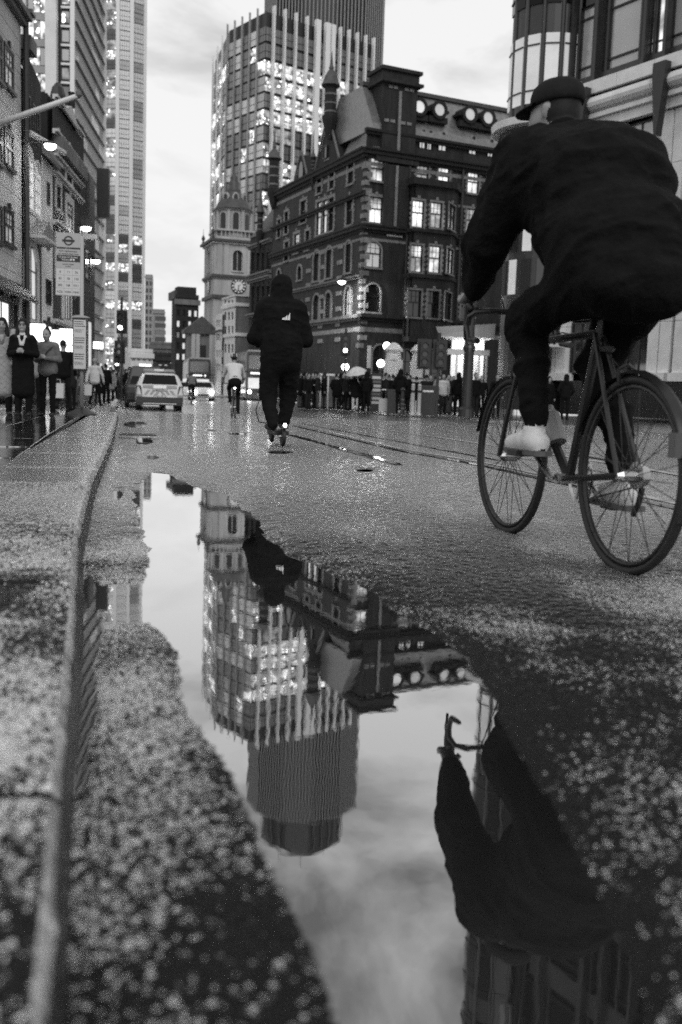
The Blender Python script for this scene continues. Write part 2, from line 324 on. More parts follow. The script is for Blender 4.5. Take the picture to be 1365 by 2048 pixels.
wob = 0.05 * (fbm(Xg * 5, Yg * 5, 4, 3) - 0.5)
sdp = poly_sd(Xg, Yg, pud) + wob * np.clip(Yg / 3, 0.35, 1.6)
macro = np.where(sdp > 0, 0.010 * (1 - np.exp(-sdp / 0.06)) + 0.0, -0.016 * (1 - np.exp(sdp / 0.05)))
for k, p in enumerate(small):
    s = poly_sd(Xg, Yg, p) + 0.12 * (fbm(Xg * 3, Yg * 2, 3, 20 + k) - 0.5)
    macro = np.minimum(macro, np.where(s > 0, 0.010 * (1 - np.exp(-s / 0.10)), -0.012 * (1 - np.exp(s / 0.05))))
fade = np.clip(1.25 - Yg / 12, 0.15, 1)
rough_patch = 0.55 + 0.9 * fbm(Xg * 1.3, Yg * 1.3, 3, 9)
Zg = macro + fade * rough_patch * (0.0042 * chips(Xg, Yg, 0.0085, 5) + 0.0022 * chips(Xg, Yg, 0.005, 15)) - 0.0022 * fade + 0.006 * (fbm(Xg * 1.6, Yg * 0.7, 3, 30) - 0.5) * np.clip(sdp * 4, 0, 1) + 0.002 * np.clip(sdp * 3, 0, 1) + gz(Yg)
for k, p in enumerate(small):
    pass
road_me = grid_mesh(Xg, Yg, Zg, 'road', 'asphalt')
road = struct(link('road', road_me))
# water standing in the hollows of the road
wm = MB(); wm.add([(-1.6, 0.3, 0), (0.75, 0.3, 0), (0.75, 8.0, 0), (-1.95, 8.0, 0)], [(0, 1, 2, 3)])
wp = wm.build('puddle', 'water'); struct(wp)
for k, p in enumerate(small):
    m_ = MB(); cx = sum(q[0] for q in p) / len(p); cy = sum(q[1] for q in p) / len(p)
    m_.add([(cx + (q[0] - cx) * 1.3, cy + (q[1] - cy) * 1.25, float(gz(cy + (q[1] - cy) * 1.25))) for q in p], [tuple(range(len(p)))])
    if cy > 7.9 or k not in (2,): struct(m_.build('puddle', 'water'))
# the road farther on, the ground under the town
m_ = MB(); ys = [32.0, 36, 43, 60, 79, 120, 450]
vs = []
for y in ys: vs += [(float(kerb_x(y)) - 0.02, y, 0.009 + float(gz(y))), (float(far_x(y)) + 0.05, y, 0.009 + float(gz(y)))]
m_.add(vs, [(2 * i, 2 * i + 1, 2 * i + 3, 2 * i + 2) for i in range(len(ys) - 1)])
struct(m_.build('road', 'asphalt_far'))
m_ = MB(); m_.add([(-1500, -200, -0.5), (1500, -200, -0.5), (1500, 2500, -0.5), (-1500, 2500, -0.5)], [(0, 1, 2, 3)])
struct(m_.build('ground', 'asphalt_far'))
m_ = MB(); m_.add([(0.9, -2, -0.012), (10, -2, -0.012), (9.0, 0, -0.012), (7.6, 9, -0.012), (6.6, 9.6, -0.012)], [(0, 1, 2, 3, 4)])
struct(m_.build('road', 'asphalt_far'))
# wet wheel tracks and worn lane lines: thin raised bands of smooth water-filled tar along the street
sdv = Vector((-0.2175, 0.976, 0)); snv = Vector((0.976, 0.2175, 0))       # along the street / across it
def strip(name, pts, wd, z, m, jag=0.0):
    m_ = MB(); vs = []
    n = 40; pts = [Vector((p[0], p[1], 0)) for p in pts]
    for i in range(n + 1):
        t = i / n * (len(pts) - 1); k = min(int(t), len(pts) - 2); p = pts[k].lerp(pts[k + 1], t - k)
        a = wd * (1 + jag * (random.random() - 0.5)); zq = z + float(gz(p.y)); vs += [p - snv * a / 2 + Vector((0, 0, zq)), p + snv * a / 2 + Vector((0, 0, zq))]
    m_.add(vs, [(2 * i, 2 * i + 1, 2 * i + 3, 2 * i + 2) for i in range(n)])
    return struct(m_.build(name, m))
M['tar'] = mat('smooth_wet_tar', 0.02, 0.05, ior=2.0, bump=0.05, bscale=6)
M['line'] = mat('worn_road_paint', 0.5, 0.22, ior=1.9, var=0.6, vscale=7, bump=0.2, bscale=40)
strip('tar_seam', [gnd(586, 853), gnd(800, 905), gnd(1000, 943), gnd(1365, 1026)], 0.07, 0.0205, 'tar', 0.5)
strip('tar_seam', [gnd(580, 872), gnd(700, 905), gnd(800, 934)], 0.10, 0.0205, 'tar', 0.9)
strip('tar_seam', [gnd(600, 848), gnd(820, 890), gnd(1000, 925)], 0.05, 0.0205, 'tar', 0.8)
strip('lane_line', [gnd(600, 851), gnd(800, 900), gnd(1000, 935), gnd(1365, 1015)], 0.09, 0.019, 'line', 0.3)
strip('lane_line', [gnd(640, 843), gnd(900, 880), gnd(1365, 955)], 0.10, 0.019, 'line', 0.3)

# kerb of wide granite slabs on the near side
KW = 0.56; KD = Vector((-0.235, 1, 0)).normalized(); KN = Vector((-1, -0.235, 0)).normalized()   # along, and away from the road
kerb = struct(MB().hexa([(*( Vector((kerb_x(0), 0, 0)) + KD * a + KN * b)[:2], z) for z in (-0.7, -0.4) for a, b in ((0.2, 0.03), (26.0, 0.03), (26.0, KW), (0.2, KW))]).build('kerb', 'stone_mid'))
a = 0.25; k = 0
while a < 25.5:
    ln = (0.95, 1.3, 1.1, 1.5)[k % 4]; b0 = Vector((kerb_x(0), 0, 0)) + KD * a
    near = a < 4.2
    ni, nj = (int(ln / 0.0036), int((KW + 0.02) / 0.0045)) if near else (24, 14)
    if 2.0 < a < 4.2: ni, nj = int(ni * 0.6), int(nj * 0.7)
    ii = np.linspace(0.003, ln - 0.003, ni)[:, None]; jj = np.concatenate([[0, 0, 0.0], np.linspace(0.003, KW - 0.006, nj)])[None, :]
    S = np.repeat(ii, jj.shape[1], 1); T = np.repeat(jj, ni, 0)
    PX = b0.x + KD.x * S + KN.x * T; PY = b0.y + KD.y * S + KN.y * T
    edge = np.minimum(np.minimum(S, ln - S), 0.02) / 0.02
    Z = 0.090 + 0.010 * edge + 0.004 * (fbm(PX * 3, PY * 3, 3, 40) - 0.5) - 0.010 * np.exp(-T / 0.012)
    if near: Z = Z + 0.0062 * chips(PX, PY, 0.011, 50) * (0.5 + 0.9 * fbm(PX * 2, PY * 2, 3, 44)) - 0.001
    Z[:, 0] = -0.03; Z[:, 1] = 0.03; Z[:, 2] = 0.078; Z = Z + gz(PY)
    T2 = T.copy(); T2[:, 0] = -0.03; T2[:, 1] = -0.016; T2[:, 2] = -0.006
    wv = 0.012 * (fbm(S * 9 + k * 7, T2 * 30, 4, 60) - 0.5); T2[:, :4] += wv[:, :4]
    PX = b0.x + KD.x * S + KN.x * T2; PY = b0.y + KD.y * S + KN.y * T2
    PX = PX + kerb_x(PY) - (-0.06 - 0.235 * PY)
    ks = grid_mesh(PX, PY, Z, 'kerb_stone', 'kerb' if b0.y < 3.0 else 'kerb_smooth', flip=True); ks.materials.append(M['kerb_face']); ks.materials.append(M['kerb_edge'])
    cq = PX.shape[1] - 1; fi = np.arange(len(ks.polygons)) % cq; ks.polygons.foreach_set('material_index', np.where(fi >= cq - 2, 1, np.where(fi >= cq - (4 if near else 3), 2, 0)).astype(np.int32)); link('kerb_stone', ks, kerb)
    a += ln + 0.014; k += 1
# near pavement: slabs in rows across the footway
pav = MB(); O = Vector((kerb_x(0), 0, 0))
va = [0.2, 9.2, 36.9, 120]; pav.add([(*(O + KD * a + KN * b)[:2], 0.06 + float(gz(a * KD.y))) for a in va for b in (KW, 16)], [(2 * i, 2 * i + 1, 2 * i + 3, 2 * i + 2) for i in range(3)])
pavement = struct(pav.build('pavement', 'stone_mid'))
slab_cache = {}
row = 0; b = KW + 0.012
while b < 7.5:
    wdt = (0.62, 0.75, 0.62, 0.9)[row % 4]; a = 1.0 + (row % 2) * 0.45
    while a < 34:
        ln = 0.62 + 0.31 * ((row * 7 + int(a * 3)) % 2) if a < 20 else 1.25
        p = O + KD * a + KN * b
        if p.x / max(p.y, 0.3) > -0.52 or a > 12:
            key = (round(ln, 2), round(wdt, 2))
            if key not in slab_cache:
                bm_ = MB(); c_ = 0.006
                bm_.add([(0, 0, -0.04), (wdt - 0.01, 0, -0.04), (wdt - 0.01, ln - 0.01, -0.04), (0, ln - 0.01, -0.04), (0, 0, -c_), (wdt - 0.01, 0, -c_), (wdt - 0.01, ln - 0.01, -c_), (0, ln - 0.01, -c_),
                         (c_, c_, 0), (wdt - 0.01 - c_, c_, 0), (wdt - 0.01 - c_, ln - 0.01 - c_, 0), (c_, ln - 0.01 - c_, 0)],
                        [(0, 1, 5, 4), (1, 2, 6, 5), (2, 3, 7, 6), (3, 0, 4, 7), (4, 5, 9, 8), (5, 6, 10, 9), (6, 7, 11, 10), (7, 4, 8, 11), (8, 9, 10, 11)])
                t_ = bm_.build('paving_slab', 'slab', pavement); slab_cache[key] = t_.data; bpy.data.objects.remove(t_)
            if len(pavement.children) < 290:
                o = link('paving_slab', slab_cache[key], pavement)
                o.location = (p.x, p.y, 0.1 + float(gz(p.y)) + random.uniform(-0.002, 0.002))
                o.rotation_euler = (random.gauss(0, 0.0022), random.gauss(0, 0.0022), math.atan2(KN.y, KN.x))
                o.scale = (1, -1, 1)
        a += ln + 0.001
    b += wdt; row += 1
m_ = MB(); va = [33, 36.9, 120]; m_.add([(*(O + KD * a + KN * b)[:2], 0.097 + float(gz(a * KD.y))) for a in va for b in (KW, 15.9)], [(2 * i, 2 * i + 1, 2 * i + 3, 2 * i + 2) for i in range(2)]); struct(m_.build('pavement', 'slab'))
# kerb build-out beyond the bus stop and kerb on
m_ = MB(); va = [25.6, 36.9, 90]; m_.add([(*(O + KD * a + KN * b)[:2], z + float(gz(a * KD.y))) for a in va for b, z in ((0, -0.1), (0, 0.1), (KW, 0.1))], [f for i in range(2) for f in ((3 * i, 3 * i + 1, 3 * i + 4, 3 * i + 3), (3 * i + 1, 3 * i + 2, 3 * i + 5, 3 * i + 4))]); struct(m_.build('kerb', 'kerb'))
# right-hand pavement with its kerb
m_ = MB(); ys = [-2, 0, 9, 19, 28, 36, 43, 60, 79, 120, 450]; vs = []
for y in ys:
    x = float(far_x(y)); q = float(gz(y)); vs += [(x, y, -0.1 + q), (x, y, 0.105 + q), (x + 0.28, y, 0.11 + q)]
m_.add(vs, [f for i in range(len(ys) - 1) for f in ((3 * i, 3 * i + 1, 3 * i + 4, 3 * i + 3), (3 * i + 1, 3 * i + 2, 3 * i + 5, 3 * i + 4))])
struct(m_.build('kerb', 'kerb'))
m_ = MB(); vs = []
for y in ys:
    x = float(far_x(y)); q = float(gz(y)); vs += [(x + 0.28, y, 0.106 + q), (x + 70, y, 0.106 + q)]
m_.add(vs, [(2 * i, 2 * i + 1, 2 * i + 3, 2 * i + 2) for i in range(len(ys) - 1)])
struct(m_.build('pavement', 'pave'))
# ------------------------------------------------------------------ buildings
def lit_mat(name, base, emit, dots, scale):
    m = bpy.data.materials.new(name); m.use_nodes = True; t = m.node_tree; p = t.nodes['Principled BSDF']
    p.inputs['Base Color'].default_value = (base, base, base, 1); p.inputs['Roughness'].default_value = 0.15; p.inputs['IOR'].default_value = 1.8
    c = t.nodes.new('ShaderNodeTexCoord'); v = t.nodes.new('ShaderNodeTexVoronoi'); v.inputs['Scale'].default_value = scale; t.links.new(c.outputs['Object'], v.inputs['Vector'])
    n = t.nodes.new('ShaderNodeTexNoise'); n.inputs['Scale'].default_value = scale * 0.6; n.inputs['Detail'].default_value = 4; t.links.new(c.outputs['Object'], n.inputs['Vector'])
    a = t.nodes.new('ShaderNodeMapRange'); a.inputs[1].default_value = 0.30; a.inputs[2].default_value = 0.36; a.inputs[3].default_value = dots; a.inputs[4].default_value = 0
    b = t.nodes.new('ShaderNodeMapRange'); b.inputs[1].default_value = 0.42; b.inputs[2].default_value = 0.62; b.inputs[3].default_value = emit * 0.12; b.inputs[4].default_value = emit * 1.7
    oi = t.nodes.new('ShaderNodeObjectInfo'); v.voronoi_dimensions = '4D'; n.noise_dimensions = '4D'; kk = t.nodes.new('ShaderNodeMath'); kk.operation = 'MULTIPLY'; kk.inputs[1].default_value = 90; t.links.new(oi.outputs['Random'], kk.inputs[0]); t.links.new(kk.outputs[0], v.inputs['W']); t.links.new(kk.outputs[0], n.inputs['W'])
    t.links.new(v.outputs['Distance'], a.inputs[0]); t.links.new(n.outputs['Fac'], b.inputs[0])
    s = t.nodes.new('ShaderNodeMath'); s.operation = 'ADD'; t.links.new(a.outputs[0], s.inputs[0]); t.links.new(b.outputs[0], s.inputs[1])
    p.inputs['Emission Color'].default_value = (1, 1, 1, 1); t.links.new(s.outputs[0], p.inputs['Emission Strength'])
    return m
M['office_lit'] = lit_mat('lit_office_glass', 0.1, 0.42, 1.5, 1.2)
M['office_some'] = lit_mat('partly_lit_office_glass', 0.08, 0.14, 1.8, 0.8)
M['sash_lit'] = lit_mat('lit_sash_window', 0.4, 0.45, 0.0, 1.1)
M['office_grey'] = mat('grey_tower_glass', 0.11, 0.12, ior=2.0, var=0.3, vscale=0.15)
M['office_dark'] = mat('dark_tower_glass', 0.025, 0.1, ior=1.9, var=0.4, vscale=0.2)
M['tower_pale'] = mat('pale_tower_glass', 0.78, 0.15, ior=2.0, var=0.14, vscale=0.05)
M['fin'] = mat('pale_aluminium_fin', 0.8, 0.4)

class Fac:
    def __init__(s, o, ang, flip=False):
        s.o = Vector((o[0], o[1], 0)); a = math.radians(ang); s.d = Vector((math.sin(a), math.cos(a), 0)); s.n = Vector((s.d.y, -s.d.x, 0))
        if s.n.dot(-s.o) < 0: s.n = -s.n
        s.holes = []
    def P(s, q, z, out=0.0): return s.o + s.d * q + s.n * out + Vector((0, 0, z))
    def px(s, u, v, out=0.0):
        r = Vector(ray(u, v)); c = Vector(CAM); b = s.o + s.n * out
        t = (b - c).dot(s.n) / r.dot(s.n); p = c + r * t
        return (p - b).dot(s.d), p.z
    def sx(s, u, v=600): return s.px(u, v)[0]
    def zz(s, u, v): return s.px(u, v)[1]
    def box(s, mb, s0, s1, z0, z1, o0, o1, mi=0):
        mb.hexa([s.P(s0, z0, o0), s.P(s1, z0, o0), s.P(s1, z0, o1), s.P(s0, z0, o1), s.P(s0, z1, o0), s.P(s1, z1, o0), s.P(s1, z1, o1), s.P(s0, z1, o1)], mi); return mb
    def wall(s, name, m, parent, s0, s1, z0, z1, dep=0.22):
        mb = MB(); ss = sorted({s0, s1, *[min(max(h[i], s0), s1) for h in s.holes for i in (0, 1)]}); zs = sorted({z0, z1, *[min(max(h[i], z0), z1) for h in s.holes for i in (2, 3)]})
        for a, b in zip(ss, ss[1:]):
            run = None
            for c, d in zip(zs, zs[1:]):
                ms, mz = (a + b) / 2, (c + d) / 2
                hole = any(h[0] < ms < h[1] and h[2] < mz < h[3] for h in s.holes)
                if hole:
                    if run is not None: mb.add([s.P(a, run, 0), s.P(b, run, 0), s.P(b, c, 0), s.P(a, c, 0)], [(0, 1, 2, 3)]); run = None
                elif run is None: run = c
            if run is not None: mb.add([s.P(a, run, 0), s.P(b, run, 0), s.P(b, z1, 0), s.P(a, z1, 0)], [(0, 1, 2, 3)])
        for h in s.holes:
            a, b, c, d = h[:4]
            q = [(a, c), (b, c), (b, d), (a, d)]
            for i in range(4):
                (x0, y0), (x1, y1) = q[i], q[(i + 1) % 4]; mb.add([s.P(x0, y0, 0), s.P(x1, y1, 0), s.P(x1, y1, -dep), s.P(x0, y0, -dep)], [(0, 1, 2, 3)])
            if h[4]:
                r = (b - a) / 2; cx = (a + b) / 2; cz = d - r; n = 6
                for sg in (-1, 1):
                    pts = [s.P(cx + sg * r, d, 0)] + [s.P(cx + sg * r * math.cos(i * PI / 2 / n), cz + r * math.sin(i * PI / 2 / n), 0) for i in range(n + 1)]
                    mb.prism(pts, s.n * -dep)
        return mb.build(name, m, parent)
    def window(s, parent, u0, u1, v0, v1, pane='glass', frame='black', trim='stone_trim', tw=0.14, arch=False, sash=True, bars=(3, 2), px=True, dep=0.2, lab=None, quoin=False, sill=True, fw=0.07):
        if px:
            um = (u0 + u1) / 2; vm = (v0 + v1) / 2
            a = s.px(u0, vm)[0]; b = s.px(u1, vm)[0]; c = s.px(um, v1)[1]; d = s.px(um, v0)[1]
            if a > b: a, b = b, a
        else: a, b, c, d = u0, u1, v0, v1
        s.holes.append((a, b, c, d, arch))
        mb = MB(); h = d - c; wd = b - a; fd = -dep + 0.02
        for (x0, x1, y0, y1) in ((a, a + fw, c, d), (b - fw, b, c, d), (a + fw, b - fw, c, c + fw), (a + fw, b - fw, d - fw, d)): s.box(mb, x0, x1, y0, y1, fd, fd + 0.08)
        if sash:
            mid = c + h * 0.55; s.box(mb, a + fw, b - fw, mid - 0.05, mid + 0.05, fd, fd + 0.1)
            for i in range(1, bars[0]):
                x = a + wd * i / bars[0]; s.box(mb, x - 0.015, x + 0.015, mid + 0.05, d - fw, fd, fd + 0.05)
            for i in range(1, bars[1]):
                z = mid + (d - mid) * i / bars[1]; s.box(mb, a + fw, b - fw, z - 0.015, z + 0.015, fd, fd + 0.045)
            s.box(mb, (a + b) / 2 - 0.02, (a + b) / 2 + 0.02, c + fw, mid - 0.05, fd, fd + 0.05)
        elif bars[0] > 1 or bars[1] > 1:
            for i in range(1, bars[0]):
                x = a + wd * i / bars[0]; s.box(mb, x - 0.03, x + 0.03, c + fw, d - fw, fd, fd + 0.06)
            for i in range(1, bars[1]):
                z = c + h * i / bars[1]; s.box(mb, a + fw, b - fw, z - 0.03, z + 0.03, fd, fd + 0.055)
        o = mb.build('window', frame, parent)
        if lab: o['label'] = lab
        g = MB(); g.add([s.P(a + 0.01, c + 0.01, fd + 0.012), s.P(b - 0.01, c + 0.01, fd + 0.012), s.P(b - 0.01, d - 0.01, fd + 0.012), s.P(a + 0.01, d - 0.01, fd + 0.012)], [(0, 1, 2, 3)])
        g.build('pane', pane, o)
        if trim:
            t = MB()
            if arch:
                r = wd / 2; cz = d - r; n = 8; cx = (a + b) / 2
                s.box(t, a - tw, a - 0.002, c, cz, 0.003, 0.07); s.box(t, b + 0.002, b + tw, c, cz, 0.003, 0.07)
                for i in range(n):
                    a0 = PI * i / n; a1 = PI * (i + 1) / n
                    q = [s.P(cx - R_ * math.cos(A_), cz + R_ * math.sin(A_), 0.003) for R_, A_ in ((r + .005, a0), (r + .005, a1), (r + tw, a1), (r + tw, a0))]
                    t.prism(q, s.n * 0.07)
            else:
                s.box(t, a - tw, a - 0.002, c, d, 0.003, 0.06); s.box(t, b + 0.002, b + tw, c, d, 0.003, 0.06); s.box(t, a - tw, b + tw, d + 0.002, d + tw * 1.1, 0.003, 0.075)
                s.box(t, (a + b) / 2 - 0.1, (a + b) / 2 + 0.1, d + tw * 1.1, d + tw * 1.1 + 0.22, 0.003, 0.11)
            if quoin:
                for i in range(5):
                    z = c + h * (0.06 + 0.19 * i); s.box(t, a - tw - 0.11, a - tw - 0.001, z, z + h * 0.1, 0.003, 0.055); s.box(t, b + tw + 0.001, b + tw + 0.11, z, z + h * 0.1, 0.003, 0.055)
            t.build('surround', trim, o)
        if sill:
            q = MB(); s.box(q, a - 0.15, b + 0.15, c - 0.14, c - 0.003, 0.002, 0.16); q.build('sill', trim or frame, o)
        return o
    def band(s, name, m, parent, s0, s1, z0, z1, out, o0=0.003):
        return s.box(MB(), s0, s1, z0, z1, o0, out).build(name, m, parent)
    def cornice(s, name, m, parent, s0, s1, z0, steps):     # steps: (height, out)
        mb = MB(); z = z0
        for h, o in steps: s.box(mb, s0, s1, z, z + h, 0.003, o); z += h + 0.0005
        return mb.build(name, m, parent)
def mass(name, pts, z0, z1, m, parent):
    return MB().prism([(p[0], p[1], z0) for p in pts], (0, 0, z1 - z0)).build(name, m, parent)

# ---- the brick police station on the corner
c0 = at(716, 790, 78); RF = Fac(c0, 64); LF = Fac(c0, -24)
B = thing('brick_building', 'ornate dark brick corner building with round dormers, gables and tall corner chimney', 'building', (c0[0], c0[1], 0.1))
bpar = B; B.location = (0, 0, 0)
SR = RF.sx(1040); SLn = LF.sx(543)
zc = lambda v: RF.zz(716, v)
R_ROWS = [('a', [(742, 768, 316, 362), (834, 857, 331, 369), (877, 899, 335, 373), (936, 958, 345, 387), (977, 992, 350, 391)], False),
          ('b', [(739, 765, 394, 446), (933, 955, 418, 467), (974, 992, 423, 472)], False),
          ('c', [(733, 762, 484, 535)], True), ('c', [(928, 951, 503, 555)], False), ('d', [(731, 760, 568, 624)], True), ('d', [(922, 948, 590, 640)], False)]
for rname, ws, ar in R_ROWS:
    for i, (u0, u1, v0, v1) in enumerate(ws):
        RF.window(B, u0, u1, v0, v1, pane=(random.choice(('sash_lit', 'sash_lit', 'lit_dim', 'glass_blind')) if rname in 'abc' else 'glass'), arch=ar, quoin=not ar, frame='cloth_dark' if rname == 'd' else 'black')
for (u0, u1, v0, v1) in ((840, 853, 269, 297), (855, 866, 271, 300), (878, 895, 274, 302), (939, 955, 282, 309), (976, 990, 288, 314)):
    RF.window(B, u0, u1, v0, v1, pane='lit_dim', sash=False, bars=(2, 1), trim='brick2', tw=0.1, sill=False)
# ground-floor openings
for (u0, u1, v0, v1) in ((745, 775, 690, 770), (800, 825, 700, 770), (850, 880, 700, 770)):
    RF.window(B, u0, u1, v0, v1, pane='glass', arch=True, sash=False, bars=(2, 3), trim='stone_trim')
for (u0, u1, v0, v1, ar, p) in ((697, 708, 322, 368, False, 'glass'), (694, 706, 396, 450, False, 'glass'), (692, 703, 484, 545, True, 'glass'), (690, 703, 574, 640, True, 'glass_blind'),
        (635, 644, 349, 387, False, 'glass'), (660, 669, 338, 378, False, 'glass'), (634, 644, 404, 470, False, 'lit_dim'), (646, 656, 400, 466, False, 'lit_dim'), (658, 668, 396, 462, False, 'glass'),
        (628, 640, 503, 562, True, 'glass'), (653, 665, 495, 556, True, 'glass'), (602, 613, 402, 446, False, 'glass'), (589, 599, 468, 506, False, 'lit_dim'), (570, 577, 424, 468, False, 'glass'), (570, 578, 484, 522, False, 'glass'),
        (596, 604, 532, 560, True, 'glass'), (612, 620, 462, 500, False, 'glass'), (627, 640, 590, 648, True, 'glass'), (651, 663, 585, 643, True, 'glass'), (598, 606, 605, 650, True, 'glass'), (575, 583, 612, 655, True, 'glass'), (556, 562, 440, 475, False, 'glass'), (555, 562, 540, 580, True, 'glass')):
    LF.window(B, u0, u1, v0, v1, pane=p, arch=ar, tw=0.22, quoin=not ar, sash=not ar)
ZE = zc(262); ZR = zc(152)
RF.wall('wall', 'brick', B, 0, SR, 0, ZE); LF.wall('wall', 'brick', B, 0, SLn, 0, zc(310))
cpt = [RF.P(0.3, 0, -0.3), RF.P(SR, 0, -0.3), RF.P(SR, 0, -9), LF.P(SLn, 0, -9), LF.P(SLn, 0, -0.3)]
mass('core', cpt, 0, ZE - 1.2, 'black_brick', B)
RF.cornice('cornice', 'black_brick', B, -0.3, SR, zc(312), [(0.25, 0.2), (0.3, 0.45), (0.15, 0.6)])
RF.cornice('cornice', 'black_brick', B, -0.2, SR, ZE - 0.1, [(0.2, 0.25), (0.2, 0.42)])
RF.cornice('ledge', 'brick2', B, -0.2, SR, zc(462), [(0.2, 0.15), (0.25, 0.4), (0.15, 0.5)]); LF.cornice('ledge', 'brick2', B, -0.2, SLn, zc(462), [(0.2, 0.15), (0.25, 0.4), (0.15, 0.5)])
LF.cornice('cornice', 'black_brick', B, -0.3, SLn, zc(312), [(0.25, 0.2), (0.3, 0.45), (0.15, 0.55)])
LF.cornice('ledge', 'brick2', B, -0.2, SLn, zc(388), [(0.2, 0.2), (0.15, 0.35)])
RF.cornice('ledge', 'brick2', B, -0.2, SR, zc(640), [(0.25, 0.2), (0.25, 0.5)]); LF.cornice('ledge', 'stone_mid', B, -0.2, SLn, zc(640), [(0.2, 0.2), (0.25, 0.4)])
LF.cornice('ledge', 'stone_mid', B, -0.2, SLn, zc(556), [(0.15, 0.15), (0.15, 0.3)])
for v, hh in ((327, 0.28), (388, 0.2), (478, 0.2), (662, 0.35)):
    RF.band('stone_band', 'stone_trim', B, 0.02, SR, zc(v), zc(v) + hh, 0.03); LF.band('stone_band', 'stone_trim', B, 0.02, SLn, zc(v), zc(v) + hh, 0.03)
# mansard roofs
def roof_prism(fac, s0, s1, z0, z1, b0, b1, b2, m, name='roof'):
    pr = [fac.P(s0, z0, 0.25), fac.P(s0, z0 + (z1 - z0) * 0.12, 0.1), fac.P(s0, z1, -b0), fac.P(s0, z1, -b1), fac.P(s0, z0, -b2)]
    return MB().prism(pr, fac.d * (s1 - s0)).build(name, m, B)
rf = roof_prism(RF, 0.4, SR, ZE + 0.32, ZR, 1.9, 6, 8.5, 'slate')
RF.box(MB(), 0.4, SR, ZR, ZR + 0.3, -2.3, -1.7).build('ridge', 'lead', rf)
roof_prism(LF, 0.4, SLn, zc(302), zc(245), 3.5, 4, 8, 'slate')
qh = LF.sx(688, 252); h0_, h1_ = LF.P(-0.2, zc(304), 0.3), LF.P(qh, zc(304), 0.3); r0_, r1_ = RF.P(1.8, ZR, -1.9), LF.P(qh, LF.zz(688, 262), -1.0)
MB().add([h0_, h1_, LF.P(qh, zc(304), -5), r1_, r0_, RF.P(2.0, zc(304), 0.3)], [(0, 1, 3, 4), (1, 2, 3), (0, 4, 5)]).build('hip_roof', 'slate', B)
for (u, v, lt) in ((839, 214, 0), (879, 220, 1), (940, 229, 1), (976, 236, 1)):
    q, z = RF.px(u, v, 0.05); c = RF.P(q, z, 0.05); mb = MB()
    N_ = 14; ring = lambda r, o: [RF.P(q + r * math.cos(2 * PI * i / N_), z + r * math.sin(2 * PI * i / N_), o) for i in range(N_)]
    mb.prism(ring(0.66, -2.2), RF.n * 2.25); RF.box(mb, q - 0.85, q + 0.85, z - 0.95, z - 0.5, -2, 0.02); RF.box(mb, q - 0.95, q - 0.6, z - 0.15, z + 0.05, -1.5, 0.03); RF.box(mb, q + 0.6, q + 0.95, z - 0.15, z + 0.05, -1.5, 0.03)
    for i in range(N_):
        a0, a1 = 2 * PI * i / N_, 2 * PI * (i + 1) / N_
        mb.prism([RF.P(q + R_ * math.cos(A_), z + R_ * math.sin(A_), 0.06) for R_, A_ in ((0.46, a0), (0.46, a1), (0.72, a1), (0.72, a0))], RF.n * 0.12)
    d_ = mb.build('dormer', 'black_brick', B)
    MB().add(ring(0.46, 0.09), [tuple(range(N_))]).build('pane', 'glass_blind' if lt else 'lit_dim', d_)
# chimney on the corner
q0, q1 = RF.sx(762, 230), RF.sx(829, 230); zt = RF.zz(795, 140)
ch = RF.box(MB(), q0, q1, ZE - 2.0, RF.zz(795, 172), -1.8, 0.35)
RF.box(ch, q0 - 0.35, q1 + 0.35, RF.zz(795, 172), RF.zz(795, 166), -2.2, 0.75); RF.box(ch, q0 - 0.1, q1 + 0.1, RF.zz(795, 166), zt - 0.25, -1.9, 0.42); RF.box(ch, q0 - 0.3, q1 + 0.3, zt - 0.25, zt, -2.1, 0.62)
ch = ch.build('chimney', 'brick2', B)
cs = MB(); qm = (q0 + q1) / 2
RF.box(cs, qm - 0.14, qm + 0.08, zc(300), RF.zz(795, 185), 0.36, 0.44); RF.box(cs, qm - 0.14, qm + 0.08, zc(455), zc(322), 0.31, 0.37)
for dx in (-0.9, -0.45, 0.5, 0.95): RF.box(cs, qm + dx - 0.17, qm + dx + 0.17, RF.zz(795, 182), RF.zz(795, 176), 0.352, 0.42)
cs.build('stone_strip', 'stone_trim', ch)
RF.box(MB(), q0 - 0.4, q1 + 0.4, zc(306), ZE - 2.0, 0.06, 0.34).build('chimney_breast', 'brick', B)
RF.box(MB(), qm - 1.1, qm + 1.1, zc(455), zc(322), 0.07, 0.3).build('chimney_breast', 'brick', B)
for dx in (-1.15, -0.62, 0.3, 0.85): RF.box(MB(), qm + dx - 0.2, qm + dx + 0.2, RF.zz(795, 250), RF.zz(795, 244), 0.352, 0.41).build('stone_block', 'stone_trim', ch)
# projecting bay on the long front
qb0, qb1, qb2 = RF.sx(816, 430), RF.sx(890, 430), RF.sx(916, 430); bo = 1.1
zb0, zb1 = zc(668), RF.zz(850, 378)
p0, p1, p2, p3 = RF.P(qb0, 0, bo), RF.P(qb1, 0, bo), RF.P(qb2, 0, 0.05), RF.P(qb0, 0, 0.02)
BF = Fac(p0, 64); BC = Fac(p1, 64 - math.degrees(math.atan2(bo, qb2 - qb1)))
for (u0, u1, v0, v1, p) in ((825, 848, 401, 455, 'sash_lit'), (862, 884, 405, 456, 'sash_lit'), (822, 845, 490, 544, 'sash_lit'), (859, 881, 492, 546, 'sash_lit'), (816, 842, 580, 634, 'glass'), (855, 878, 582, 636, 'glass')):
    BF.window(B, u0, u1, v0, v1, pane=p, quoin=True)
for (u0, u1, v0, v1, p) in ((897, 910, 409, 460, 'sash_lit'), (893, 906, 497, 548, 'lit_dim'), (889, 902, 585, 640, 'glass')):
    BC.window(B, u0, u1, v0, v1, pane=p, tw=0.1)
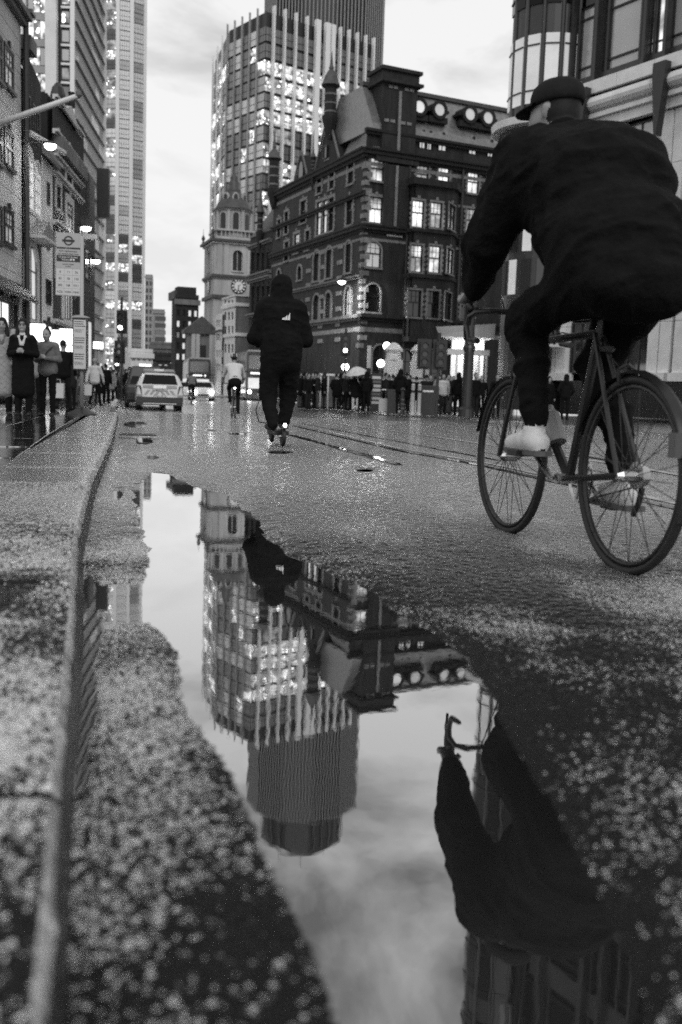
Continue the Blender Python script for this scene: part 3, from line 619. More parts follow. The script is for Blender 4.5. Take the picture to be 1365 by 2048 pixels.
BF.wall('bay_wall', 'brick', B, 0, (p1 - p0).length, zb0, zb1); BC.wall('bay_wall', 'brick', B, 0, (p2 - p1).length, zb0, zb1)
for z0, z1, e in ((zb1, zb1 + 0.5, 0.35), (RF.zz(850, 470), RF.zz(850, 464), 0.25), (RF.zz(850, 560), RF.zz(850, 553), 0.2), (zb0 - 0.4, zb0, 0.25)):
    MB().prism([RF.P(qb0 - e, z0, 0.01), RF.P(qb0 - e, z0, bo + e), RF.P(qb1 + e * 0.6, z0, bo + e), RF.P(qb2 + e, z0, 0.01)], (0, 0, z1 - z0)).build('bay_cornice', 'brick2', B)
MB().prism([RF.P(qb0 + 0.0, zb0, 0.0), RF.P(qb0, zb0, bo - 0.28), RF.P(qb1 - 0.1, zb0, bo - 0.28), RF.P(qb2 - 0.2, zb0, 0.0)], (0, 0, zb1 - zb0)).build('bay_core', 'black_brick', B)
# turrets, gable and spires on the side towards the church
def turret(u, w_px, v_tip, v_cap0, v_cap1, v_base, dirf=LF, parent=B, m='black_brick', out=0.3):
    q, _ = dirf.px(u, v_cap1, out); c = dirf.P(q, 0, out); sc = c.y / F; r = w_px / 2 * sc; Z = lambda v: dirf.px(u, v, out)[1]
    mb = MB(); zb, z1, z0, zt_ = Z(v_base), Z(v_cap1), Z(v_cap0), Z(v_tip); hh = z1 - zb
    mb.lathe([(r * 0.3, zb - 1.5), (r * 1.05, zb), (r * 1.1, zb + hh * 0.12), (r * 0.82, zb + hh * 0.16), (r * 0.8, zb + hh * 0.5), (r * 0.86, zb + hh * 0.52), (r * 0.86, zb + hh * 0.56), (r * 0.8, zb + hh * 0.58), (r * 0.8, z1 - 0.2), (r * 1.25, z1)], (c.x, c.y, 0), 8, a0=0.3)
    t = mb.build('turret', m, parent)
    hc = z0 - z1
    MB().lathe([(r * 1.3, z1 + 0.002), (r * 1.05, z1 + hc * 0.25), (r * 0.85, z1 + hc * 0.6), (r * 0.45, z0), (r * 0.3, z0 + 0.1), (r * 0.36, z0 + 0.25), (r * 0.2, z0 + 0.5), (0.02, zt_)], (c.x, c.y, 0), 8, a0=0.3).build('spire', 'lead', t)
    mb = MB()
    for j in range(3): mb.lathe([(r * 0.84, zb + hh * (0.22 + 0.25 * j)), (r * 0.84, zb + hh * (0.27 + 0.25 * j))], (c.x, c.y, 0), 8, a0=0.3)
    mb.build('stone_ring', 'stone_mid', t)
turret(662.5, 30, 104, 143, 172, 240); turret(549, 24, 264, 300, 318, 385); turret(627, 10, 262, 306, 315, 345); turret(521, 14, 345, 405, 425, 470)
def gable(u0, u1, va, ve, out=0.12):
    a, b = sorted((LF.sx(u0, ve), LF.sx(u1, ve))); z0, z1 = zc(308), LF.zz((u0 + u1) / 2, va); m_ = (a + b) / 2
    g = MB().prism([LF.P(a, z0, -3), LF.P(b, z0, -3), LF.P(b, z0 + 0.6, -3), LF.P(m_ + 0.25, z1, -3), LF.P(m_ - 0.25, z1, -3), LF.P(a, z0 + 0.6, -3)], LF.n * (3 + out)).build('gable', 'black_brick', B)
    t = MB()
    for (x0, zz0, x1, zz1) in ((a, z0 + 0.6, m_ - 0.25, z1), (b, z0 + 0.6, m_ + 0.25, z1)):
        t.prism([LF.P(x0, zz0, out + 0.01), LF.P(x1, zz1, out + 0.01), LF.P(x1, zz1 + 0.3, out + 0.01), LF.P(x0, zz0 + 0.3, out + 0.01)], LF.n * 0.12)
    t.build('coping', 'stone_mid', g)
    return g
gable(634, 682, 243, 345); gable(592, 617, 312, 395)
LF.window(B, 653, 660, 292, 318, sash=False, bars=(1, 1), dep=-0.2)
q, z = LF.px(604, 345, 0.14); N_ = 12
MB().prism([LF.P(q + 0.5 * math.cos(2 * PI * i / N_), z + 0.95 * math.sin(2 * PI * i / N_), 0.14) for i in range(N_)], LF.n * 0.1).build('oval_window', 'glass', B)
for u, v in ():
    q, z = LF.px(u, v); mb = MB(); mb.lathe([(1.0, z - 1.2), (1.15, z - 1.0), (0.95, z - 0.2), (0.4, z + 0.5), (0.2, z + 0.6)], tuple(LF.P(q, 0, 0.1)), 8); mb.build('dormer_cap', 'lead', B)
nm = RF.px(789, 470); RF.box(MB(), nm[0] - 0.7, nm[0] + 0.7, nm[1] - 0.14, nm[1] + 0.14, 0.04, 0.09).build('name_plate', 'stone', B)
zq = 4.2; kq = 0
while zq < zc(330):      # stone quoins up the corner
    RF.box(MB(), 0.003, 0.35 + 0.25 * (kq % 2), zq, zq + 0.36, 0.003, 0.05).build('quoin', 'stone_trim' if kq % 3 else 'stone_mid', B); LF.box(MB(), 0.003, 0.6 - 0.25 * (kq % 2), zq, zq + 0.36, 0.003, 0.05).build('quoin', 'stone_trim' if kq % 3 else 'stone_mid', B)
    for u_ in (680, 645, 618):
        q_ = LF.sx(u_, 560)
        if zq < zc(478) and kq % 2: LF.box(MB(), q_ - 0.5, q_ + 0.5, zq, zq + 0.34, 0.003, 0.09).build('stone_course', 'stone_trim', B)
    zq += 0.62; kq += 1
for u_ in (812, 918): q_ = RF.sx(u_, 500); MB().tube([RF.P(q_, 0.2, 0.14), RF.P(q_, zc(306), 0.14)], 0.09, 6).build('drainpipe', 'iron', B)
# lamps and plaque on the station
lw_ = RF.box(MB(), RF.sx(735, 690), RF.sx(742, 690), zc(735), zc(690), 0.05, 0.12).build('notice_panel', 'paper', B)

# ---- dark Victorian building between the station and the church
HB = thing('victorian_building', 'narrow dark Victorian building with pale string courses next to the clock tower', 'building')
h0, h1 = SLn + 0.05, LF.sx(499)
for u0, u1 in ((506, 511), (514, 519), (522, 527), (531, 536)):
    for v0, v1 in ((505, 540), (575, 625), (640, 690)): LF.holes.append(tuple(sorted((LF.sx(u0), LF.sx(u1)))) + (LF.zz(u0, v1), LF.zz(u0, v0), False))
keep = LF.holes; LF.holes = []
for u0, u1 in ((504, 510), (514, 520), (524, 530), (534, 540)):
    for v0, v1 in ((505, 542), (572, 625), (640, 690)): LF.window(HB, u0, u1, v0, v1, pane='glass', sash=False, bars=(1, 2), trim='brick2', tw=0.12)
LF.wall('wall', 'black_brick', HB, h0, h1, 0, LF.zz(520, 470)); LF.holes = keep
mass('core', [LF.P(h0, 0, -0.25), LF.P(h1, 0, -0.25), LF.P(h1, 0, -9), LF.P(h0, 0, -9)], 0, LF.zz(520, 474), 'black_brick', HB)
for v in (493, 553, 563, 632): LF.cornice('string_course', 'stone_mid', HB, h0, h1 + 0.2, LF.zz(520, v), [(0.18, 0.2), (0.16, 0.42)])
zz0, zz1 = LF.zz(520, 470), LF.zz(520, 385)
MB().prism([LF.P(h0, zz0, 0.1), LF.P(h1, zz0, 0.1), LF.P(h1 - 1.5, zz0 + (zz1 - zz0) * 0.5, -1.2), LF.P((h0 + h1) / 2 + 0.4, zz1, -2.2), LF.P((h0 + h1) / 2 - 0.6, zz1, -2.2), LF.P(h0, zz0 + 3, -1.2)], LF.n * -3).build('roof', 'lead', HB)

# ---- church with the clock tower
cc = at(428, 560, 120); CR = Fac(cc, 71); CLf = Fac(cc, -19)
T = thing('church', 'pale stone church tower with clock, domed lantern and arched belfry', 'church')
sw = CR.sx(494, 520); sl = CLf.sx(405, 520)
W_ = (sw + sl) / 2; sw = sl = W_
Zt = lambda v: CR.zz(430, v)
def tower_stage(z0, z1, ins, m='portland', name='wall'):
    for f in (CR, CLf): f.wall(name, m, T, ins, W_ - ins, z0, z1) if not ins else f.box(MB(), ins, W_ - ins, z0, z1, -W_ / 2, -ins).build(name, m, T)
CR.holes = []; CLf.holes = []
bz0, bz1 = Zt(539), Zt(497)
for f in (CR, CLf):
    f.window(T, W_ / 2 - 0.62, W_ / 2 + 0.62, bz0, bz1, pane='black', frame='stone', trim='portland', tw=0.2, arch=True, sash=False, bars=(2, 1), px=False, dep=0.35)
    f.wall('wall', 'portland', T, 0, W_, 0, Zt(480), 0.35)
    for s_ in (0.35, 1.15, W_ - 1.75, W_ - 0.95): f.box(MB(), s_, s_ + 0.6, Zt(548), Zt(484), 0.003, 0.14).build('pilaster', 'portland', T)
ctr = CR.P(W_ / 2, 0, 0) + (CLf.P(W_ / 2, 0, 0) - Vector((cc[0], cc[1], 0)))
def sq(e, z): return [ctr + CR.d * (a * (W_ / 2 + e)) + CLf.d * (b * (W_ / 2 + e)) + Vector((0, 0, z)) for a, b in ((-1, -1), (1, -1), (1, 1), (-1, 1))]
def slab(e, z0, z1, name, m): return MB().prism(sq(e, z0), (0, 0, z1 - z0)).build(name, m, T)
slab(-0.4, 0, Zt(481), 'core', 'stone_mid')
slab(0.3, Zt(553), Zt(548), 'cornice', 'lead'); slab(0.18, Zt(556), Zt(553), 'cornice', 'stone_mid')
slab(0.25, Zt(486), Zt(482), 'cornice', 'stone'); slab(0.55, Zt(482), Zt(477), 'cornice', 'lead')
slab(0.3, Zt(596), Zt(589), 'cornice', 'lead'); slab(-0.3, Zt(477), Zt(470), 'parapet', 'portland')
zb_ = Zt(470)
bme = None
for i in range(4):
    A, C2_ = sq(-0.45, zb_)[i], sq(-0.45, zb_)[(i + 1) % 4]
    for j in range(1, 10):
        if bme is None: o = MB().lathe([(0.07, 0), (0.1, 0.25), (0.06, 0.5), (0.08, 0.7)], (0, 0, 0), 6).build('baluster', 'portland'); bme = o.data; bpy.data.objects.remove(o)
        link('baluster', bme, T, A.lerp(C2_, j / 10))
slab(-0.32, zb_ + 0.7, zb_ + 0.9, 'rail', 'portland')
for p in sq(0.2, Zt(477)): MB().lathe([(0.16, 0), (0.2, 0.2), (0.1, 0.4), (0.24, 0.75), (0.16, 1.0), (0.04, 1.15), (0.02, 1.9)], tuple(p), 8).build('urn', 'lead', T)
rd = W_ * 0.36; z0_, z1_ = Zt(470), Zt(411)
dr = MB().lathe([(rd * 1.12, z0_), (rd * 1.12, Zt(459)), (rd, Zt(457)), (rd, Zt(415)), (rd * 1.1, Zt(413)), (rd * 1.16, z1_)], tuple(ctr), 24).build('drum', 'portland', T)
for i in range(8):
    a = math.radians(-75 + 45 * i); c = Vector((math.cos(a), math.sin(a), 0)); t_ = Vector((-c.y, c.x, 0)); mb = MB(); hw = 0.34; zl, zh = Zt(452), Zt(424)
    pts = [ctr + c * (rd - 0.12) + t_ * (-hw) + Vector((0, 0, zl)), ctr + c * (rd - 0.12) + t_ * hw + Vector((0, 0, zl))] + [ctr + c * (rd - 0.12) + t_ * (hw * math.cos(k * PI / 6)) + Vector((0, 0, zh + hw * math.sin(k * PI / 6))) for k in range(7)]
    mb.prism(pts, c * 0.16); mb.build('opening', 'black', dr)
    b_ = a + PI / 8; c2 = Vector((math.cos(b_), math.sin(b_), 0)); MB().lathe([(0.24, Zt(457)), (0.2, Zt(455)), (0.2, Zt(417)), (0.28, Zt(414))], tuple(ctr + c2 * (rd + 0.1)), 8).build('column', 'portland', dr)
dm = MB().lathe([(rd * 1.2, z1_ + 0.005), (rd * 1.05, Zt(405)), (rd * 0.95, Zt(396)), (rd * 0.72, Zt(384)), (rd * 0.45, Zt(376)), (rd * 0.4, Zt(371)), (rd * 0.44, Zt(369)), (rd * 0.3, Zt(362)), (rd * 0.34, Zt(352)), (rd * 0.2, Zt(346)), (rd * 0.26, Zt(341)), (0.05, Zt(332))], tuple(ctr), 20).build('dome', 'lead', T, smooth=True)
q, z = CR.px(448, 392); 
for a in (-75, -120, -30):
    c = Vector((math.cos(math.radians(a)), math.sin(math.radians(a)), 0)); t_ = Vector((-c.y, c.x, 0)); N_ = 10
    MB().prism([ctr + c * rd * 0.66 + t_ * (0.42 * math.cos(2 * PI * i / N_)) + Vector((0, 0, Zt(386) + 0.62 * math.sin(2 * PI * i / N_))) for i in range(N_)], c * 0.3).build('oval_surround', 'portland', dm)
    MB().prism([ctr + c * (rd * 0.66 + 0.31) + t_ * (0.26 * math.cos(2 * PI * i / N_)) + Vector((0, 0, Zt(386) + 0.42 * math.sin(2 * PI * i / N_))) for i in range(N_)], c * 0.02).build('oval_opening', 'black', dm)
for f in (CR, CLf):
    zc_ = Zt(569); N_ = 32; R_ = 0.86; qc = W_ / 2 + (0.15 if f is CR else 0)
    cir = lambda r, o: [f.P(qc + r * math.cos(2 * PI * i / N_), zc_ + r * math.sin(2 * PI * i / N_), o) for i in range(N_)]
    ck = MB().prism(cir(R_ * 1.08, 0.003), f.n * 0.1).build('clock', 'black', T)
    MB().prism(cir(R_ * 0.62, 0.105), f.n * 0.02).build('dial', 'white', ck)
    num = MB()
    for i in range(12):
        a = 2 * PI * i / 12; r_ = Vector((math.sin(a), math.cos(a))); t2 = Vector((r_.y, -r_.x))
        num.prism([f.P(qc + (r_ * rr_ + t2 * ww).x, zc_ + (r_ * rr_ + t2 * ww).y, 0.105) for rr_, ww in ((R_ * 0.68, -0.07), (R_ * 0.68, 0.07), (R_ * 0.97, 0.1), (R_ * 0.97, -0.1))], f.n * 0.02)
    num.build('numeral', 'white', ck)
    hd = MB()
    for a, ln, ww in ((math.radians(188), 0.5, 0.05), (math.radians(52), 0.36, 0.03), (math.radians(180), 0.6, 0.035)):
        r_ = Vector((math.sin(a), math.cos(a))); t2 = Vector((r_.y, -r_.x))
        hd.prism([f.P(qc + (r_ * rr_ + t2 * w2).x, zc_ + (r_ * rr_ + t2 * w2).y, 0.13) for rr_, w2 in ((-0.1, -ww), (-0.1, ww), (ln, ww * 0.6), (ln, -ww * 0.6))], f.n * 0.015)
    hd.build('clock_hand', 'black', ck)
# nave end with pediment and columns, left of the tower
nf = Fac(at(430, 700, 117), 74); n0, n1 = nf.sx(376, 700), nf.sx(431, 700)
nave = nf.box(MB(), n0, n1, 0, nf.zz(400, 668), -2, 0).build('nave_wall', 'stone_mid', T)
nf.box(MB(), n0 - 0.5, n1 + 0.4, nf.zz(400, 668), nf.zz(400, 660), -2, 0.4).build('cornice', 'lead', T)
pm = MB().prism([nf.P(n0 - 0.4, nf.zz(400, 660), 0.3), nf.P(n1 + 0.3, nf.zz(400, 660), 0.3), nf.P((n0 + n1) / 2, nf.zz(400, 632), 0.3)], nf.n * -2.2).build('pediment', 'lead', T)
for u in (384, 393, 420, 427): nf.box(MB(), nf.sx(u), nf.sx(u) + 0.45, 0, nf.zz(400, 668), 0.003, 0.35).build('pilaster', 'portland', T)
nf.box(MB(), nf.sx(401), nf.sx(414), 0, nf.zz(400, 690), 0.003, 0.06).build('door', 'black', T)

# ---- pale corner building in front of the church
pc = at(470, 700, 106); PR = Fac(pc, 68); PL = Fac(pc, -22)
PB = thing('pale_corner_building', 'small pale rendered building with plain corner in front of the church tower', 'building')
z_top = PR.zz(474, 592)
for f, us in ((PL, ((449, 453), (456, 460), (463, 467))), (PR, ())):
    for u0, u1 in us:
        for v0, v1 in ((600, 606), (652, 668), (688, 706), (624, 640)): f.window(PB, u0, u1, v0, v1, pane='glass', sash=False, bars=(1, 1), trim=None, sill=False)
ple = PL.sx(445, 640); pre = PR.sx(502, 640)
PL.wall('wall', 'cream', PB, 0, ple, 0, z_top); PR.wall('wall', 'stone_mid', PB, 0.0, pre + 1, 0, z_top)
mass('core', [PL.P(0.2, 0, -0.2), PL.P(ple, 0, -0.2), PL.P(ple, 0, -4), PR.P(pre + 1, 0, -4), PR.P(pre + 1, 0, -0.2)], 0, z_top - 0.05, 'stone_mid', PB)
for v in (612, 672):
    for f, e in ((PL, ple), (PR, pre + 1)): f.box(MB(), -0.1, e, f.zz(474, v), f.zz(474, v) + 0.35, 0.003, 0.15).build('string_course', 'cream', PB)
for f, e in ((PL, ple), (PR, pre + 1)): f.box(MB(), -0.05, e, z_top, z_top + 0.15, -0.4, 0.12).build('parapet', 'cream', PB)
# narrow pale terrace between it and the church
pn = at(444, 700, 110); NF = Fac(pn, -20); NB = thing('white_terrace', 'narrow white four-storey terrace house left of the pale corner building', 'building')
ne = NF.sx(431, 690)
for i, v in enumerate((640, 668, 700, 728)):
    for u0, u1 in ((433, 435.5), (437, 439.5), (441, 443)): NF.window(NB, u0, u1, v, v + 14, pane='glass', sash=False, bars=(1, 1), trim=None, sill=False)
NF.wall('wall', 'cream', NB, 0, ne, 0, NF.zz(440, 628)); mass('core', [NF.P(0, 0, -0.2), NF.P(ne, 0, -0.2), NF.P(ne, 0, -4), NF.P(0, 0, -4)], 0, NF.zz(440, 630), 'stone_mid', NB)
NF.box(MB(), 0, ne, NF.zz(440, 662), NF.zz(440, 660), 0.003, 0.3).build('cornice', 'stone_mid', NB)

# ---- far dark building left of the church, and more beyond
def plain_block(name, label, u0, u1, v, Y, ang, depth, m, rows, cols, pane='glass', roof=None, vb=770, up=0, wm_=0.6):
    o = at(u1, v, Y); f = Fac(o, ang); e = f.sx(u0, v); s0, s1 = (e, 0) if e < 0 else (0, e); t = thing(name, label, 'building'); zt_ = f.zz(u1, v) + up
    for i in range(rows):
        for j in range(cols):
            a = s0 + (s1 - s0) * (j + 0.2) / cols; b = s0 + (s1 - s0) * (j + 0.2 + wm_) / cols; z0 = 4.5 + (zt_ - 5.5) * i / rows; z1 = z0 + (zt_ - 5.5) / rows * 0.62
            p = pane if isinstance(pane, str) else random.choice(pane)
            f.window(t, a, b, z0, z1, pane=p, sash=False, bars=(1, 1), trim=None, px=False, sill=False)
    f.wall('wall', m, t, s0, s1, 0, zt_); mass('core', [f.P(s0 + 0.05, 0, -0.22), f.P(s1 - 0.05, 0, -0.22), f.P(s1, 0, -depth), f.P(s0, 0, -depth)], 0, zt_ - 0.05, m, t)
    f.box(MB(), s0 - 0.2, s1 + 0.2, zt_ - 0.9, zt_ - 0.2, 0.003, 0.35).build('cornice', m if roof is None else roof, t)
    f.box(MB(), s0, s1, zt_, zt_ + 0.5, -0.5, 0.1).build('parapet', m, t)
    return t, f, zt_
t, f, z = plain_block('dark_office_building', 'dark soot-stained office building left of the church with pale cornice', 352, 398, 598, 140, 70, 3, 'black_brick', 5, 4, pane=('glass', 'lit_dim', 'glass', 'glass_pale'), roof='stone_mid')
e = f.sx(372, 590); f.box(MB(), e - 1, e + 1.6, z, z + 1.6, -3, -0.6).build('chimney', 'black_brick', t)
f.box(MB(), f.sx(352, 590), f.sx(396, 590), z, z + 1.1, -6, -1).build('attic', 'lead', t)
plain_block('grey_terrace', 'grey terrace at the far end of the street behind the buses', 300, 352, 690, 210, 80, 4, 'stone_mid', 3, 6)
plain_block('distant_office_block', 'rounded pale office block seen far down the street', 306, 330, 622, 330, 80, 20, 'spandrel', 9, 1, pane=('glass', 'office_grey'), wm_=0.9)
plain_block('distant_slab', 'slim dark slab tower at the far end beside the glass tower', 291, 306, 552, 380, 80, 14, 'spandrel', 14, 2, pane='office_dark')
plain_block('cream_shop', 'low cream shop building far down the left pavement', 262, 306, 705, 150, 70, 8, 'cream', 2, 4, pane=('lit', 'glass'))
plain_block('dark_shop_row', 'row of dark shops with an awning far down the left pavement', 292, 350, 712, 180, 78, 8, 'brick2', 2, 5, pane=('glass', 'lit_dim'))

# ---- glass office tower behind the station
gc = at(525, 400, 262); G3 = Fac(gc, 52); G2 = Fac(gc, -38)
e3 = G3.sx(745, 300); e2 = G2.sx(453, 300); G1 = Fac(G2.P(e2, 0), -16); e1 = G1.sx(425.5, 300)
GT = thing('glass_office_tower', 'glass office tower with thin pale vertical fins and scattered lit floors', 'tower')
ztop = G3.zz(525, 19); fh = 4.05; nfl = int((ztop - 8) / fh)
mass('core', [G3.P(0.3, 0, -0.4), G3.P(e3, 0, -0.4), G3.P(e3, 0, -30), G1.P(e1, 0, -12), G1.P(e1, 0, -0.4), G2.P(e2, 0, -0.4)], 0, ztop, 'black', GT)
fins = [530, 544, 566, 588, 610, 632, 651, 662, 677, 694, 711, 728, 744]
fs3 = [G3.sx(u, 120) for u in fins]
def pane_mesh(wd, ht, n, key, m):
    mb = MB(); cw = wd / n
    for i in range(n):
        for (z0, z1) in ((0, ht * 0.42), (ht * 0.47, ht)): mb.box(i * cw + 0.06, (i + 1) * cw - 0.06, 0, 0.12, z0, z1)
    o = mb.build('pane', m); me = o.data; bpy.data.objects.remove(o); return me
def place(me, f, s_, z, out, parent, m):
    o = link('pane', me, parent); X = f.d; 
    o.matrix_local = Matrix(((X.x, -f.n.x, 0, 0), (X.y, -f.n.y, 0, 0), (0, 0, 1, 0), (0, 0, 0, 1))); o.location = f.P(s_, z, out)
    o.material_slots[0].link = 'OBJECT'; o.material_slots[0].material = M[m]; return o
rr = random.Random(5)
litrow = {}
count = 0; extra3 = MB()
for k in range(nfl):
    z = 8 + k * fh
    vrow = k
    p_lit = rr.choice((0.12, 0.2, 0.75, 0.3, 0.2, 0.85))
    for j in range(len(fs3) - 1):
        a, b = fs3[j] + 0.25, fs3[j + 1] - 0.25
        if fins[j] in (632, 651): 
            if fins[j] == 651: continue
        if k < 5: continue
        key = (3, j)
        if key not in litrow: litrow[key] = pane_mesh(b - a, fh - 0.75, 4 if j not in (0,) else 2, key, 'office_grey')
        r = rr.random(); m = 'office_lit' if r < p_lit else rr.choice(('office_grey', 'office_grey', 'office_dark', 'office_some', 'office_some'))
        if k > nfl - 3: m = 'office_grey'
        place(litrow[key], G3, a, z, 0.0, GT, m)
for j in (5, 6, 7):
    pass
for j, u in enumerate(fins[1:]):
    wd = {632: 1.5, 651: 1.5, 662: 1.3}.get(u, 0.42); s_ = G3.sx(u, 120)
    G3.box(MB(), s_ - wd / 2, s_ + wd / 2, 6, ztop + 1.5, 0.02, 1.1).build('fin', 'fin', GT)
G3.box(MB(), G3.sx(651, 120), G3.sx(662, 120), 30, ztop, 0.015, 0.25).build('fin', 'fin', GT)
# side faces: many small panes
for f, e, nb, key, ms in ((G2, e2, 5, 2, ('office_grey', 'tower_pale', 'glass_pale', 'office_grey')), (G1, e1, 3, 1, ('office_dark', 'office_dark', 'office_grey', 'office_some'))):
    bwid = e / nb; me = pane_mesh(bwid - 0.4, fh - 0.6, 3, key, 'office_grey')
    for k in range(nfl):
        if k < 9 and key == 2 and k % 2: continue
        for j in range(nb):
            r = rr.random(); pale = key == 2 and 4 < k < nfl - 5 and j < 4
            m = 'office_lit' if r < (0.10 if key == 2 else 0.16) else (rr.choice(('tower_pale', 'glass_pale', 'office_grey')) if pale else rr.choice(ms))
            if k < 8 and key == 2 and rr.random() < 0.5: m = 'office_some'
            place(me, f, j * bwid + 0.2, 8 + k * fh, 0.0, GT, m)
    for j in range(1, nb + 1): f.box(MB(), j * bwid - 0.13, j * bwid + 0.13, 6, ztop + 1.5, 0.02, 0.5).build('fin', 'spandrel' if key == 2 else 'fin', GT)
# ---- dark ribbed tower behind it
tcx = at(640, 400, 404); TW = thing('ribbed_tower', 'very tall dark tower with close vertical steel ribs behind the glass tower', 'tower')
rt = 23.5; zt2 = 172; M['tower_rib'] = mat('dull_steel_rib', 0.24, 0.5)
shape = lambda r, n=12: [(tcx[0] + r * math.cos(2 * PI * i / n + 0.2), tcx[1] + r * math.sin(2 * PI * i / n + 0.2)) for i in range(n)]
mass('shaft', shape(rt), 0, zt2, 'black', TW)
mass('crown', shape(rt * 0.72), zt2, 189, 'black', TW); mass('crown', shape(rt * 0.5, 9), 189, 193, 'iron', TW)
for (ox, zz) in ((-9, 12), (10, 9), (0, 15)): MB().lathe([(0.15, 0), (0.1, zz)], (tcx[0] + ox, tcx[1], 189), 5).build('mast', 'iron', TW)
for i in range(50):
    a = PI + PI * (i + 0.5) / 50; nn_ = 12; ph = ((a - 0.2) % (2 * PI / nn_)) - PI / nn_; r = rt * math.cos(PI / nn_) / math.cos(ph) + 0.25
    c = (tcx[0] + r * math.cos(a), tcx[1] + r * math.sin(a)); MB().box(c[0] - 0.2, c[0] + 0.2, c[1] - 0.4, c[1] + 0.4, 90, zt2 + 1).build('rib', 'tower_rib', TW)
for i in range(14):
    a = PI + PI * (i + 0.5) / 14; r = rt * 0.73; MB().box(tcx[0] + r * math.cos(a) - 0.2, tcx[0] + r * math.cos(a) + 0.2, tcx[1] + r * math.sin(a) - 0.3, tcx[1] + r * math.sin(a) + 0.3, zt2, 188).build('rib', 'iron', TW)

# ---- pale glass skyscraper on the left
sc_ = at(233, 400, 430); S2 = Fac(sc_, 68); S1 = Fac(sc_, -75 + 0)
SK = thing('glass_skyscraper', 'very tall pale glass skyscraper above the left side of the street', 'tower')
S1 = Fac(sc_, -80); e1_ = S1.sx(206, 300); e2_ = S2.sx(263, 300); S3 = Fac(S2.P(e2_, 0), 52); e3_ = S3.sx(291, 300)
mass('core', [S2.P(0, 0, -0.5), S2.P(e2_, 0, -0.5), S3.P(e3_, 0, -0.5), S3.P(e3_, 0, -20), S1.P(e1_, 0, -30), S1.P(e1_, 0, -0.5)], 0, 262, 'spandrel', SK)
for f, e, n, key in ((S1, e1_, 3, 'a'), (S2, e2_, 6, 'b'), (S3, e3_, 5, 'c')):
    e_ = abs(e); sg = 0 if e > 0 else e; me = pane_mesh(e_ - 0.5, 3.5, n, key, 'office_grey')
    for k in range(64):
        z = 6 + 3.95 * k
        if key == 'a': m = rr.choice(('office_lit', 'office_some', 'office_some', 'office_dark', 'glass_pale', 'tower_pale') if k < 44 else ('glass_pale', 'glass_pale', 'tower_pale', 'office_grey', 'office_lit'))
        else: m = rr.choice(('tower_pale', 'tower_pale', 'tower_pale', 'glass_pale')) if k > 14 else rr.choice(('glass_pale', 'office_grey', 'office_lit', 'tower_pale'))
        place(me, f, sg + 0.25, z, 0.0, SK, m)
S2.box(MB(), -0.6, 0.9, 0, 265, 0.02, 0.8).build('corner_fin', 'fin', SK); S2.box(MB(), e2_ - 0.9, e2_ + 0.6, 0, 265, 0.02, 0.8).build('corner_fin', 'fin', SK); S3.box(MB(), e3_ - 1.2, e3_, 0, 265, 0.02, 0.6).build('corner_fin', 'fin', SK)

# ---- banded office block on the left
oc = at(149, 400, 168); OB = Fac(oc, -5.5); OFr = Fac(oc, 86)
OT = thing('banded_office_block', 'modern office block with slanting grey louvred bands left of the skyscraper', 'building')
eo = OB.sx(206, 300); efr = OFr.sx(14, 300)
mass('core', [OB.P(0.1, 0, -0.4), OB.P(eo, 0, -0.4), OB.P(eo, 0, -30), OFr.P(efr, 0, -30), OFr.P(efr, 0, -0.4)], 0, 96, 'black', OT)
me_p = {}
npan = 7; pw = eo / npan
for k in range(27):
    z = 5 + 3.05 * k
    for j in range(npan):
        if 'b' not in me_p:
            mb = MB(); mb.box(0.02, pw - 0.02, 0, 0.25, 0, 2.45); o = mb.build('louvre_panel', 'spandrel'); me_p['b'] = o.data; bpy.data.objects.remove(o)
        o = place(me_p['b'], OB, j * pw, z, 0.0, OT, 'spandrel' if rr.random() > 0.14 else rr.choice(('glass_pale', 'tower_pale'))); o.name = 'louvre_panel'
    OB.box(MB(), 0, eo, z + 2.47, z + 2.62, 0.0, 0.45).build('ledge', 'spandrel', OT)
OB.box(MB(), eo - 0.15, eo + 0.5, 0, 97, 0.0, 0.6).build('edge_fin', 'fin', OT); OFr.box(MB(), -0.6, 0.1, 0, 97, 0.02, 0.5).build('edge_fin', 'fin', OT)
a, b = OFr.sx(123, 100), OFr.sx(142, 100); OFr.holes = []
for k in range(26):
    z = 5.4 + 2.93 * k; OFr.box(MB(), a, b, z, z + 0.35, 0.02, 0.3).build('ledge', 'fin', OT)
    mb = MB(); OFr.box(mb, a + 0.15, b - 0.25, z + 0.75, z + 2.5, 0.0, 0.06); mb.build('pane', rr.choice(('office_grey', 'office_lit', 'office_grey', 'office_some', 'glass_pale')), OT)
OFr.box(MB(), OFr.sx(95, 100), OFr.sx(117, 100), 0, 97, 0.02, 1.6).build('pier', 'concrete', OT)
OFr.box(MB(), OFr.sx(46, 100), OFr.sx(55, 100), 0, 97, 0.02, 1.2).build('pier', 'concrete', OT)
OFr.box(MB(), OFr.sx(14, 100), OFr.sx(24, 100), 0, 97, 0.02, 1.2).build('pier', 'concrete', OT)
for (u0, u1) in ((56, 94), (25, 45)):
    a, b = OFr.sx(u0, 100), OFr.sx(u1, 100)
    for k in range(12):
        z = 48 + 4.1 * k; n_ = 3
        for i in range(n_):
            x0 = a + (b - a) * i / n_; x1 = a + (b - a) * (i + 1) / n_; OFr.box(MB(), x0 + 0.05, x1 - 0.05, z, z + 2.7, 0.0, 0.08).build('pane', 'office_lit' if rr.random() < 0.75 else 'glass_pale', OT)
        OFr.box(MB(), a, b, z + 2.8, z + 3.9, 0.02, 0.4).build('spandrel', 'spandrel', OT)
